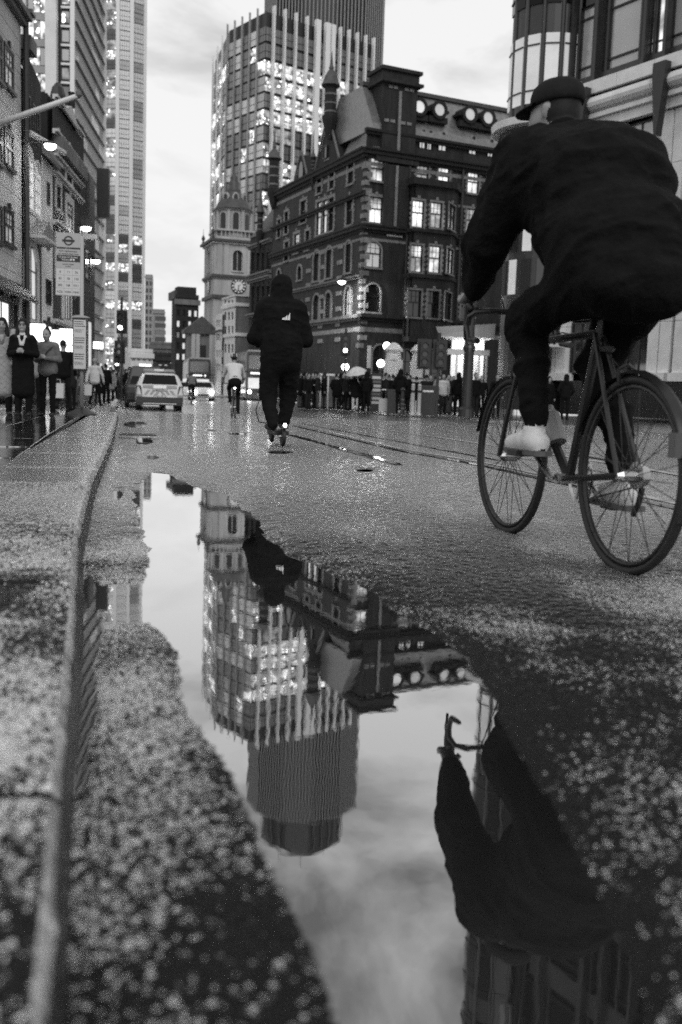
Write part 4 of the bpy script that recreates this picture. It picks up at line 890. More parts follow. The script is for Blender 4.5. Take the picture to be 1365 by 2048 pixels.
# ------------------------------------------------------------------ old houses on the left
lo = at(45, 600, 42); LO = Fac(lo, -5.3)
def house(name, label, s0, s1, ztop, m, wins, ztop2=None, core='black_brick', core_drop=0.1):
    t = thing(name, label, 'building'); LO.holes = []
    for w_ in wins:
        kw = dict(w_[4]) if len(w_) > 4 else {}; kw.setdefault('dep', 0.05)
        LO.window(t, *w_[:4], **kw)
    z2 = ztop if ztop2 is None else ztop2
    zl = min(ztop, z2); LO.wall('wall', m, t, s0, s1, 0, zl)
    if z2 != ztop:
        a, b = (s0, s1) if ztop > z2 else (s1, s0)
        MB().prism([LO.P(s0, zl + 0.002, -0.25), LO.P(s1, zl + 0.002, -0.25), LO.P(a, max(ztop, z2), -0.25)], LO.n * 0.25).build('gable', m, t)
    mass('core', [LO.P(s0 + .02, 0, -0.24), LO.P(s1 - .02, 0, -0.24), LO.P(s1 - .02, 0, -9), LO.P(s0 + .02, 0, -9)], 0, zl - core_drop, core, t)
    return t
z = lambda u, v: LO.zz(u, v)
pale = dict(pane='glass_blind', trim='stone', frame='white', bars=(2, 2)); dk = dict(pane='glass', trim=None, sash=False, bars=(1, 2), sill=False)
STB = house('stone_building', 'pale stone-faced building with dark-framed sash windows at the left edge', -14, 0, z(45, 52), 'stone',
    [(9, 25, 101, 176, dict(pane='glass_blind', trim='black', frame='black', tw=0.1)), (9, 25, 266, 334, dict(pane='glass_blind', trim='black', frame='black', tw=0.1)), (9, 25, 424, 488, dict(pane='glass_blind', trim='black', frame='black', tw=0.1)),
     (-24, 2, 62, 150, dict(pane='glass_blind', trim='black', frame='black', tw=0.1)), (-24, 2, 242, 318, dict(pane='glass_blind', trim='black', frame='black', tw=0.1)), (-24, 2, 410, 478, dict(pane='glass_blind', trim='black', frame='black', tw=0.1)),
     (-14, 19, 600, 735, dict(pane='lit', trim='black', frame='black', sash=False, bars=(2, 1))), (24, 34, 605, 740, dict(pane='glass', trim='black', frame='black', sash=False, bars=(1, 1)))])
LO.cornice('cornice', 'stone_mid', STB, -14, 0.1, z(45, 52) - 0.1, [(0.2, 0.25), (0.2, 0.45)])
MB().hexa([LO.P(-14, z(20, 585), 0.05), LO.P(-0.3, z(20, 585), 0.05), LO.P(-0.3, z(20, 600), 0.7), LO.P(-14, z(20, 600), 0.7), LO.P(-14, z(20, 560), 0.05), LO.P(-0.3, z(20, 560), 0.05), LO.P(-0.3, z(20, 592), 0.75), LO.P(-14, z(20, 592), 0.75)]).build('awning', 'black', STB)
MB().tube([LO.P(0.12, 0, 0.18), LO.P(0.12, z(45, 32), 0.18)], 0.12, 8).build('drainpipe', 'iron', STB)
LO.box(MB(), -0.15, 0.5, z(45, 32), z(45, 24), 0.003, 0.5).build('hopper', 'iron', STB)
rr = random.Random(3)
zz = 5.0
while zz < z(45, 60) - 0.5:      # ashlar courses, each block edge a shallow drafted joint strip
    LO.box(MB(), -14, -0.02, zz, zz + 0.018, 0.002, 0.004).build('joint', 'stone_mid', STB); zz += 0.62
s1_ = LO.sx(84)
BG = house('gabled_brick_house', 'soot-dark brick house with steep gable and two tall pale arched windows', 0.3, s1_, z(58, 105), 'brick2',
    [(53, 60, 190, 275, dk), (64, 69, 208, 285, dk), (73, 78, 225, 292, dk), (51, 65, 302, 420, dict(pane='glass_blind', trim='stone', arch=True, sash=False, bars=(2, 4), frame='white', tw=0.2)), (68, 80, 330, 436, dict(pane='glass_blind', trim='stone', arch=True, sash=False, bars=(2, 4), frame='white', tw=0.2)),
     (52, 72, 492, 640, dict(pane='lit_dim', trim='stone', arch=True, sash=False, bars=(2, 3), frame='stone_mid', tw=0.5))], ztop2=z(84, 172))
LO.box(MB(), 0.32, s1_, z(66, 478), z(66, 424), 0.003, 0.12).build('fascia', 'stone', BG)
pa, pb = LO.sx(52), LO.sx(82); MB().prism([LO.P(pa, z(66, 478), 0.1), LO.P(pb, z(66, 478), 0.1), LO.P((pa + pb) / 2, z(66, 440), 0.1)], LO.n * 0.6).build('pediment', 'stone_mid', BG)
LO.box(MB(), pa, pb, z(66, 484), z(66, 478), 0.05, 0.8).build('cornice', 'stone', BG)
for i in range(6): MB().box(0, 0.3, 0, 0.3, 0, 0.3)
MB().tube([LO.P(0.9, z(58, 270), 0.1), LO.P(3.4, z(80, 305), 1.1)], 0.13, 8).build('flagpole', 'stone', BG)
LO.box(MB(), 0.25, 1.4, z(55, 112), z(55, 84), -1.0, 0.35).build('chimney', 'stone_mid', BG)
s2_ = LO.sx(106)
WH = house('white_house', 'narrow white-painted house between the gabled brick house and the ornate one', s1_, s2_, z(90, 318), 'cream', [(94, 99, 365, 410, dk), (94, 99, 455, 500, dk), (92, 102, 560, 610, dk), (88, 104, 650, 730, dict(pane='shop', trim='black', sash=False, bars=(2, 1)))])
MB().hexa([LO.P(s1_ + .1, z(95, 318), 0.0), LO.P(s2_ - .1, z(95, 318), 0.0), LO.P(s2_ - .1, z(95, 330), 0.4), LO.P(s1_ + .1, z(95, 330), 0.4), LO.P(s1_ + .1, z(95, 290), 0), LO.P(s2_ - .1, z(95, 290), 0), LO.P(s2_ - .1, z(95, 322), 0.42), LO.P(s1_ + .1, z(95, 322), 0.42)]).build('eaves', 'stone_mid', WH)
pw_ = at(124, 300, 53); PWf = Fac(pw_, 88); e = PWf.sx(80, 300)
PW = thing('blind_brick_block', 'black windowless brick block rising behind the white house', 'building')
PWf.box(MB(), e, 0, 0, PWf.zz(110, 203), -5, 0).build('wall', 'black_brick', PW)
for x in (e + 0.5, e + 1.4): MB().lathe([(0.2, 0), (0.16, 0.7), (0.2, 0.75)], tuple(PWf.P(x, PWf.zz(110, 203), -1)), 8).build('chimney_pot', 'black_brick', PW)
MB().lathe([(0.3, 0), (0.42, 0.4), (0.3, 0.85), (0.1, 1.1)], tuple(PWf.P(-0.35, PWf.zz(110, 203), -0.6)), 10).build('finial', 'iron', PW)
s3_ = LO.sx(161)
OR = house('ornate_house', 'tall narrow house with stone balconies, cornices and pale surrounds behind the bus stop', s2_, s3_, z(132, 222), 'brick2',
    [(112, 119, 280, 325, dict(pane='glass', trim='stone', tw=0.3)), (132, 142, 312, 368, dict(pane='glass', trim='stone', tw=0.4)), (112, 120, 372, 420, dict(pane='glass', trim='stone', tw=0.3)), (133, 144, 408, 462, dict(pane='glass_blind', trim='stone', tw=0.35)),
     (112, 120, 480, 560, dict(pane='glass', trim='stone', tw=0.3)), (126, 140, 480, 640, dict(pane='glass_blind', trim='stone', tw=0.4, sash=False)), (146, 156, 500, 640, dk), (112, 155, 665, 740, dict(pane='shop', trim='black', sash=False, bars=(4, 1)))])
for v in (236, 300, 345, 378, 470, 655): LO.cornice('cornice', 'stone', OR, s2_, s3_, z(132, v), [(0.1, 0.12), (0.12, 0.26)])
LO.box(MB(), s2_ + .3, s3_ - .3, z(132, 330), z(132, 302), 0.003, 0.45).build('balcony', 'stone_mid', OR)
qa, qb = LO.sx(118, 250), LO.sx(150, 250); MB().prism([LO.P(qa, z(132, 236), 0.0), LO.P(qb, z(132, 236), 0.0), LO.P((qa + qb) / 2, z(132, 208), 0.0)], LO.n * 0.25).build('pediment', 'stone', OR)
s4_ = LO.sx(190)
BK = house('black_house', 'plain black-painted building with a blade sign beyond the ornate house', s3_, s4_, z(172, 338), 'black', [(170, 180, 500, 560, dk), (168, 184, 640, 740, dict(pane='lit_dim', trim=None, sash=False, bars=(2, 1)))])
LO.box(MB(), LO.sx(183), LO.sx(186), z(180, 430), z(180, 330), 0.3, 1.0).build('blade_sign', 'black', BK)
LO.box(MB(), s3_ + 0.1, s3_ + 0.7, z(165, 480), z(165, 470), 0.1, 0.9).build('sign_letter', 'paper', BK)
LO.box(MB(), s3_ + 0.1, s3_ + 0.3, z(165, 470), z(165, 452), 0.1, 0.35).build('sign_letter', 'paper', BK)

# white flagpole over the pavement
b0, b1 = Vector(at(-60, 268, 37.5)), Vector(at(158, 191, 36.2))
FP = thing('flagpole', 'long bare white flagpole slanting out from the pale stone building', 'flagpole')
MB().tube([b0, b1], [0.13, 0.085], 10).build('pole', 'white', FP, smooth=True); MB().lathe([(0.03, -0.1), (0.12, 0.0), (0.1, 0.12), (0.02, 0.2)], tuple(b1), 10).build('finial', 'stone_mid', FP)

# ------------------------------------------------------------------ modern bronze and granite building on the right
M['glass_black'] = mat('tinted_dark_glass', 0.008, 0.1, ior=1.3)
mo = at(1150, 600, 46); MF = Fac(mo, -31.5)
MBd = thing('granite_office_building', 'large office building of pale granite and dark bronze with rounded corner on the right', 'building')
zm = lambda v: MF.zz(1250, v); MF.holes = []
s_end = MF.sx(1365, 300) - 8
zwin0 = zm(128); fl = 4.3
cols_ = [(1157, 1183), (1186, 1194), (1204, 1210), (1214, 1276), (1280, 1290), (1297, 1304), (1308, 1333), (1338, 1365), (1370, 1400), (1410, 1470), (1480, 1500)]
for k in range(5):
    z0 = zwin0 + k * fl
    for u0, u1 in cols_:
        a, b = sorted((MF.sx(u0, 120), MF.sx(u1, 120)))
        MF.window(MBd, a, b, z0, z0 + 3.1, pane='office_lit' if u0 in (1308, 1297) and k == 0 else ('glass_pale' if k == 0 else 'glass_black'), frame='bronze', trim=None, sash=False, bars=(1, 1), px=False, sill=False, fw=0.06)
        o = MBd.children[-1]
        mb = MB(); MF.box(mb, a, b, z0 + 0.45, z0 + 0.52, -0.2, -0.08); MF.box(mb, a, b, z0 + 2.55, z0 + 2.62, -0.2, -0.08); mb.build('transom', 'black', o)
MF.wall('upper_wall', 'bronze', MBd, s_end, 0.4, zwin0 - 0.95, zwin0 + 5 * fl + 1)
for u in (1150, 1198, 1294, 1336, 1404): q = MF.sx(u, 120); MF.box(MBd and MB(), q - 0.08, q + 0.08, zwin0 - 0.9, zwin0 + 5 * fl, 0.003, 0.3).build('mullion', 'bronze', MBd)
mass('core', [MF.P(s_end, 0, -0.9), MF.P(0.4, 0, -0.9), MF.P(6, 0, -4), MF.P(6, 0, -22), MF.P(s_end, 0, -22)], 0, zwin0 + 5 * fl + 1, 'black', MBd)
q = s_end; j = 0
sb = MF.sx(1365, 300) - 6
step = 2.05; pos = -0.2
while pos > sb:
    a, b = pos - step + 0.02, pos
    MF.box(MB(), a, b, zm(176), zm(150), 0.0, 0.55).build('granite_block', 'granite_pale', MBd)
    zb0, zb1 = zm(216), zm(179); N_ = 8; cz = (zb0 + zb1) / 2; rz = (zb1 - zb0) / 2
    prof = [MF.P(a, zb0, -0.3)] + [MF.P(a, cz - rz * math.cos(PI * i / N_), 0.1 + 0.65 * math.sin(PI * i / N_)) for i in range(N_ + 1)] + [MF.P(a, zb1, -0.3)]
    MB().prism(prof, MF.d * (step - 0.02)).build('bullnose_block', 'granite_pale', MBd)
    MF.box(MB(), a, b, zm(246), zm(226), 0.0, 0.3).build('frieze_panel', 'granite_pale', MBd)
    pos -= step; j += 1
MF.box(MB(), sb, 0.3, zm(226), zm(217), 0.0, 0.5).build('moulding', 'granite_pale', MBd)
MF.box(MB(), sb, 0.3, zm(179), zm(176), 0.0, 0.35).build('shadow_gap', 'bronze', MBd)
for u in (1345, 1190):
    q = MF.sx(u, 200); mb = MB()
    mb.prism([MF.P(q - 0.32, zm(165), 0.56), MF.P(q + 0.32, zm(165), 0.56), MF.P(q + 0.32, zm(190), 0.56), MF.P(q + 0.06, zm(300), 0.56), MF.P(q - 0.06, zm(300), 0.56), MF.P(q - 0.32, zm(190), 0.56)], MF.n * 0.35); mb.build('bracket', 'iron', MBd)
# lower storeys: granite piers with dark glazing between
MF.holes = []
piers = [(1098, 1136), (1198, 1226), (1300, 1344), (1352, 1400)]
zt_, zp = zm(247), zm(746)
edges = []
for u0, u1 in piers:
    a, b = sorted((MF.sx(u0, 680), MF.sx(u1, 680))); edges.append((a, b))
    n_ = 5
    for i in range(n_):
        za = zp + (zt_ - zp) * i / n_; zb = zp + (zt_ - zp) * (i + 1) / n_ - 0.02
        m_ = (a + b) / 2
        MF.box(MB(), a, m_ - 0.03, za, zb, -0.3, 0.12).build('granite_block', 'granite_pale', MBd); MF.box(MB(), m_ + 0.03, b, za, zb, -0.3, 0.12).build('granite_block', 'granite_pale', MBd)
    MF.box(MB(), m_ - 0.028, m_ + 0.028, zp, zt_, -0.3, -0.02).build('recess', 'black', MBd)
    MF.box(MB(), a - 0.2, b + 0.2, zp - 0.35, zp - 0.003, -0.3, 0.35).build('base_moulding', 'granite_pale', MBd)
edges.sort()
for (a0, b0_), (a1, b1_) in zip(edges, edges[1:]):
    for i, (za, zb, p) in enumerate(((zp, zp + 2.3, 'glass'), (zp + 2.4, zp + 4.9, 'glass'), (zp + 5.0, zp + 7.4, 'office_grey'), (zp + 7.5, zt_ - 0.05, 'glass_pale'))):
        MF.window(MBd, b0_ + 0.05, a1 - 0.05, za, zb, pane=p, frame='bronze', trim=None, sash=False, bars=(3, 1), px=False, sill=False, dep=0.25)
MF.box(MB(), s_end, 0.3, 0, zp - 0.36, -0.4, 0.25).build('plinth', 'black', MBd)
MF.box(MB(), MF.sx(1140, 690), MF.sx(1075, 690), MF.zz(1110, 697), MF.zz(1110, 684), 0.3, 1.6).build('canopy', 'stone', MBd)
# rounded corner
dc = Vector((*at(1076, 600, 48.6)[:2], 0)); DR = 1.85
zr = lambda v: at(1076, v, 47.5)[2]
drum = MB().lathe([(DR, zr(242)), (DR, zwin0 + 5 * fl + 1)], tuple(dc), 40).build('corner_drum', 'bronze', MBd)
for k in range(5):
    z0 = zr(212) + k * fl
    for i in range(7):
        a = math.radians(-178 + 26 * i); c = Vector((math.cos(a), math.sin(a), 0)); t_ = Vector((-c.y, c.x, 0)); hw = 0.3
        mb = MB().prism([dc + c * (DR - 0.05) + t_ * x + Vector((0, 0, zz_)) for x, zz_ in ((-hw, z0), (hw, z0), (hw, z0 + 3.0), (-hw, z0 + 3.0))], c * 0.1); o = mb.build('window', 'glass_blind' if k == 0 else 'glass_black', MBd)
        mb = MB()
        for zz_ in (z0 + 0.5, z0 + 2.5): mb.prism([dc + c * DR + t_ * x + Vector((0, 0, zz_ + y)) for x, y in ((-hw, 0), (hw, 0), (hw, 0.07), (-hw, 0.07))], c * 0.1)
        mb.build('transom', 'black', o)
        b_ = a + math.radians(13); c2 = Vector((math.cos(b_), math.sin(b_), 0)); MB().tube([dc + c2 * (DR + 0.02) + Vector((0, 0, z0 - 0.8)), dc + c2 * (DR + 0.02) + Vector((0, 0, z0 + 3.5))], 0.1, 6).build('mullion', 'bronze', MBd)
MB().lathe([(DR + 0.05, zr(262)), (DR + 0.75, zr(258)), (DR + 0.8, zr(244)), (DR + 0.1, zr(238))], tuple(dc), 40).build('canopy_ring', 'granite_pale', MBd, smooth=False)
MB().lathe([(DR + 0.35, zr(292)), (DR + 0.35, zr(262))], tuple(dc), 40).build('canopy_band', 'bronze', MBd)
for i in range(24):
    a = math.radians(-190 + 8.5 * i); c = Vector((math.cos(a), math.sin(a), 0)); MB().tube([dc + c * (DR + 0.4) + Vector((0, 0, zr(290))), dc + c * (DR + 0.4) + Vector((0, 0, zr(263)))], 0.035, 5).build('baluster', 'iron' if i % 5 else 'lamp', MBd) if i % 5 else MB().tube([dc + c * (DR + 0.4) + Vector((0, 0, zr(290))), dc + c * (DR + 0.4) + Vector((0, 0, zr(263)))], 0.035, 5).build('baluster', 'iron', MBd)
MB().lathe([(DR + 0.1, zr(320)), (DR + 0.45, zr(312)), (DR + 0.55, zr(294)), (DR, zr(292))], tuple(dc), 40).build('canopy_ring', 'granite_pale', MBd)
MB().lathe([(DR - 0.1, 0.1), (DR - 0.1, zr(320))], tuple(dc), 32).build('corner_shaft', 'bronze', MBd)
for k, v in enumerate((420, 505, 590)):
    for i in range(6):
        a = math.radians(-170 + 24 * i); c = Vector((math.cos(a), math.sin(a), 0)); t_ = Vector((-c.y, c.x, 0)); hw = 0.22
        MB().prism([dc + c * (DR - 0.14) + t_ * x + Vector((0, 0, zz_)) for x, zz_ in ((-hw, zr(v)), (hw, zr(v)), (hw, zr(v) + 1.6), (-hw, zr(v) + 1.6))], c * 0.08).build('window', 'glass_blind' if (i + k) % 3 == 0 else 'glass', MBd)

# glazed entrance pavilion beside the rounded corner
EP = thing('entrance_pavilion', 'small glazed station entrance with pale flat canopy and lit interior', 'pavilion')
ef = Fac(at(972, 700, 52), -60); ef.holes = []
e0, e1 = ef.sx(972, 700), ef.sx(884, 700)
EY = 52
P_ = lambda u, v, Y=EY: Vector(at(u, v, Y))
pl, pr = P_(898, 780), P_(972, 780); zc1, zc2 = P_(930, 662)[2], P_(930, 676)[2]
MB().hexa([(pl.x - 0.7, 51.2, zc2), (pr.x + .2, 51.2, zc2 + 0.0), (pr.x + .2, 56, zc2), (pl.x + 0.5, 56, zc2), (pl.x - 0.9, 51, zc1 + 0.1), (pr.x + .2, 51, zc1 + 0.35), (pr.x + .2, 56, zc1 + 0.35), (pl.x + 0.5, 56, zc1)]).build('canopy', 'stone', EP)
MB().box(pl.x - 0.2, pr.x, 51.3, 51.8, zc2 - 0.9, zc2 - 0.62).build('fascia', 'granite_pale', EP)
MB().box(pl.x + 0.2, pr.x, 53.4, 53.5, 0.1, zc2).build('back_wall', 'lit_dim', EP)
for i in range(5):
    x = pl.x + 0.3 + (pr.x - pl.x - 0.4) * i / 4; MB().box(x - 0.05, x + 0.05, 51.5, 51.6, 0.1, zc2 - 0.9).build('post', 'steel', EP)
for i in range(3): c = P_(925 + 20 * i, 706, 52.6); MB().lathe([(0.02, 0.16), (0.13, 0.08), (0.16, 0), (0.1, -0.1), (0.02, -0.14)], tuple(c), 10).build('ceiling_lamp', 'lamp', EP)
for k in range(2): MB().box(P_(944 + 12 * k, 750).x, P_(952 + 12 * k, 750).x, 53.3, 53.36, 0.6, 2.6).build('door_panel', 'paper', EP)
# ------------------------------------------------------------------ bodies: smooth-blended distance fields turned into one skin
def C_(a, b, ra, rb, m, k=0.03): return ('c', np.array(a, float), np.array(b, float), ra, rb, m, k)
def E_(a, b, w0, d0, w1, d1, m, k=0.03, wdir=(1, 0, 0)): return ('e', np.array(a, float), np.array(b, float), (w0, d0), (w1, d1), m, k, np.array(wdir, float))
def part_d(p, Q):
    a, b = p[1], p[2]; ab = b - a; L2 = max(ab @ ab, 1e-9); q = Q - a; t = np.clip((q @ ab) / L2, 0, 1); r = q - t[..., None] * ab
    if p[0] == 'c': return np.sqrt((r * r).sum(-1)) - (p[3] + (p[4] - p[3]) * t)
    wv = p[7] / np.linalg.norm(p[7]); w_ = p[3][0] + (p[4][0] - p[3][0]) * t; d_ = p[3][1] + (p[4][1] - p[3][1]) * t
    rw = r @ wv; rest = r - rw[..., None] * wv; rd = np.sqrt((rest * rest).sum(-1))
    return (np.sqrt((rw / w_) ** 2 + (rd / d_) ** 2) - 1) * np.minimum(w_, d_)
def sdf_mesh(name, parts, vox, mats, folds=0.0, cloth=(0, 1)):
    lo_ = np.full(3, 1e9); hi_ = np.full(3, -1e9)
    def ext(p): return max(p[3], p[4]) if p[0] == 'c' else max(*p[3], *p[4])
    for p in parts:
        e = ext(p); lo_ = np.minimum(lo_, np.minimum(p[1], p[2]) - e); hi_ = np.maximum(hi_, np.maximum(p[1], p[2]) + e)
    lo_ -= 3 * vox; n = np.ceil((hi_ + 3 * vox - lo_) / vox).astype(int) + 1
    D = np.full(n, 0.2)
    for p in parts:
        e = ext(p) + p[6] + 3 * vox; a = np.maximum(((np.minimum(p[1], p[2]) - e - lo_) / vox).astype(int), 0); b = np.minimum(((np.maximum(p[1], p[2]) + e - lo_) / vox).astype(int) + 2, n)
        g = np.stack(np.meshgrid(*[lo_[i] + vox * np.arange(a[i], b[i]) for i in range(3)], indexing='ij'), -1)
        d = part_d(p, g); s = D[a[0]:b[0], a[1]:b[1], a[2]:b[2]]; k = p[6]
        h = np.clip(0.5 + 0.5 * (s - d) / k, 0, 1); D[a[0]:b[0], a[1]:b[1], a[2]:b[2]] = s + (d - s) * h - k * h * (1 - h)
    ins = D < 0; cn = n - 1
    sl = lambda A, o: A[o[0]:o[0] + cn[0], o[1]:o[1] + cn[1], o[2]:o[2] + cn[2]]
    offs = [(i, j, k) for i in (0, 1) for j in (0, 1) for k in (0, 1)]
    cnt = sum(sl(ins, o).astype(np.int8) for o in offs); cells = np.argwhere((cnt > 0) & (cnt < 8))
    acc = np.zeros((len(cells), 3)); num = np.zeros(len(cells))
    for o in offs:
        for ax in range(3):
            if o[ax]: continue
            o2 = list(o); o2[ax] = 1; c1 = cells + np.array(o); c2 = cells + np.array(o2)
            d1 = D[tuple(c1.T)]; d2 = D[tuple(c2.T)]; m = (d1 < 0) != (d2 < 0); t = np.where(m, d1 / np.where(m, d1 - d2, 1), 0)
            P = c1.astype(float); P[:, ax] += t; acc[m] += P[m]; num[m] += 1
    V = acc / num[:, None] * vox + lo_
    idx = np.full(cn, -1, dtype=np.int64); idx[tuple(cells.T)] = np.arange(len(cells))
    quads = []
    for ax in range(3):
        b_, c_ = (ax + 1) % 3, (ax + 2) % 3
        s1 = [slice(None)] * 3; s2 = [slice(None)] * 3; s1[ax] = slice(0, -1); s2[ax] = slice(1, None)
        A = ins[tuple(s1)]; Bq = ins[tuple(s2)]; ed = np.argwhere(A != Bq); sg = A[tuple(ed.T)]
        q = []
        for db, dc_ in ((-1, -1), (0, -1), (0, 0), (-1, 0)):
            e = ed.copy(); e[:, b_] += db; e[:, c_] += dc_; q.append(idx[tuple(e.T)])
        q = np.stack(q, 1); q[~sg] = q[~sg][:, ::-1]; quads.append(q)
    Qd = np.concatenate(quads); Qd = Qd[(Qd >= 0).all(1)]
    for _ in range(2):      # light smoothing
        A = np.zeros_like(V); N = np.zeros(len(V))
        for i in range(4): np.add.at(A, Qd[:, i], V[Qd[:, (i + 1) % 4]] + V[Qd[:, (i - 1) % 4]]); np.add.at(N, Qd[:, i], 2)
        V = V * 0.5 + 0.5 * A / np.maximum(N, 1)[:, None]
    cen = V[Qd].mean(1); best = np.full(len(cen), 1e9); mi = np.zeros(len(cen), dtype=np.int32)
    for p in parts:
        d = part_d(p, cen); m = d < best; best[m] = d[m]; mi[m] = p[5]
    if folds:      # creases in the cloth
        nrm = np.zeros_like(V); e1 = V[Qd[:, 2]] - V[Qd[:, 0]]; e2 = V[Qd[:, 3]] - V[Qd[:, 1]]; fn = np.cross(e1, e2)
        for i in range(4): np.add.at(nrm, Qd[:, i], fn)
        nrm /= np.linalg.norm(nrm, axis=1)[:, None] + 1e-12
        wv = np.zeros(len(V)); cl_ = np.isin(mi, cloth)
        for i in range(4): np.maximum.at(wv, Qd[:, i], cl_.astype(float))
        for _ in range(3):
            A = np.zeros(len(V)); N = np.zeros(len(V))
            for i in range(4): np.add.at(A, Qd[:, i], wv[Qd[:, (i + 1) % 4]]); np.add.at(N, Qd[:, i], 1)
            wv = np.minimum(wv, A / np.maximum(N, 1))
        x, y, z = V[:, 0], V[:, 1], V[:, 2]
        q1 = vnoise(x * 6 + z * 3 + 1.5 * np.sin(y * 9), y * 6 + z * 10, 70); q2 = vnoise(x * 13 - y * 8, z * 24 + y * 9, 71)
        f = np.abs(q1 - 0.5) * -2.2 + 0.55 + (np.abs(q2 - 0.5) * -1.0 + 0.25)
        V = V + nrm * (wv * folds * f)[:, None]
    me = bpy.data.meshes.new(name); me.vertices.add(len(V)); me.vertices.foreach_set('co', V.ravel()); me.loops.add(Qd.size); me.loops.foreach_set('vertex_index', Qd.ravel().astype(np.int32))
    me.polygons.add(len(Qd)); me.polygons.foreach_set('loop_start', np.arange(0, Qd.size, 4, dtype=np.int32)); me.polygons.foreach_set('loop_total', np.full(len(Qd), 4, dtype=np.int32))
    for q in mats: me.materials.append(M[q])
    me.polygons.foreach_set('material_index', mi); me.polygons.foreach_set('use_smooth', np.ones(len(Qd), bool)); me.update(calc_edges=True)
    return me
def hand(w, fwd, side, m, grip=0.5, r=0.0095, thumb=1):
    # palm and five unequal bent fingers: w wrist, fwd finger direction, side towards the thumb
    w = np.array(w, float); f = np.array(fwd, float); f /= np.linalg.norm(f); s = np.array(side, float); s -= f * (s @ f); s /= np.linalg.norm(s); c = np.cross(f, s) * thumb
    pr = [E_(w, w + f * 0.085, 0.026, 0.016, 0.04, 0.015, m, 0.012, s)]
    for i, ln in enumerate((0.062, 0.072, 0.068, 0.052)):
        b = w + f * 0.088 + s * (0.03 - 0.02 * i); k1 = b + (f * (1 - grip * 0.6) + c * grip) * ln * 0.5; k2 = k1 + (f * (1 - grip * 1.4) + c * grip * 1.1) * ln * 0.5
        pr += [C_(b, k1, r, r * 0.92, m, 0.004), C_(k1, k2, r * 0.92, r * 0.75, m, 0.004)]
    b = w + f * 0.03 + s * 0.028; k1 = b + (s * 0.8 + f * 0.6 + c * grip * 0.3) * 0.035; k2 = k1 + (f * 0.9 + c * grip * 0.6) * 0.03
    pr += [C_(b, k1, r * 1.2, r * 1.05, m, 0.006), C_(k1, k2, r * 1.05, r * 0.8, m, 0.004)]
    return pr
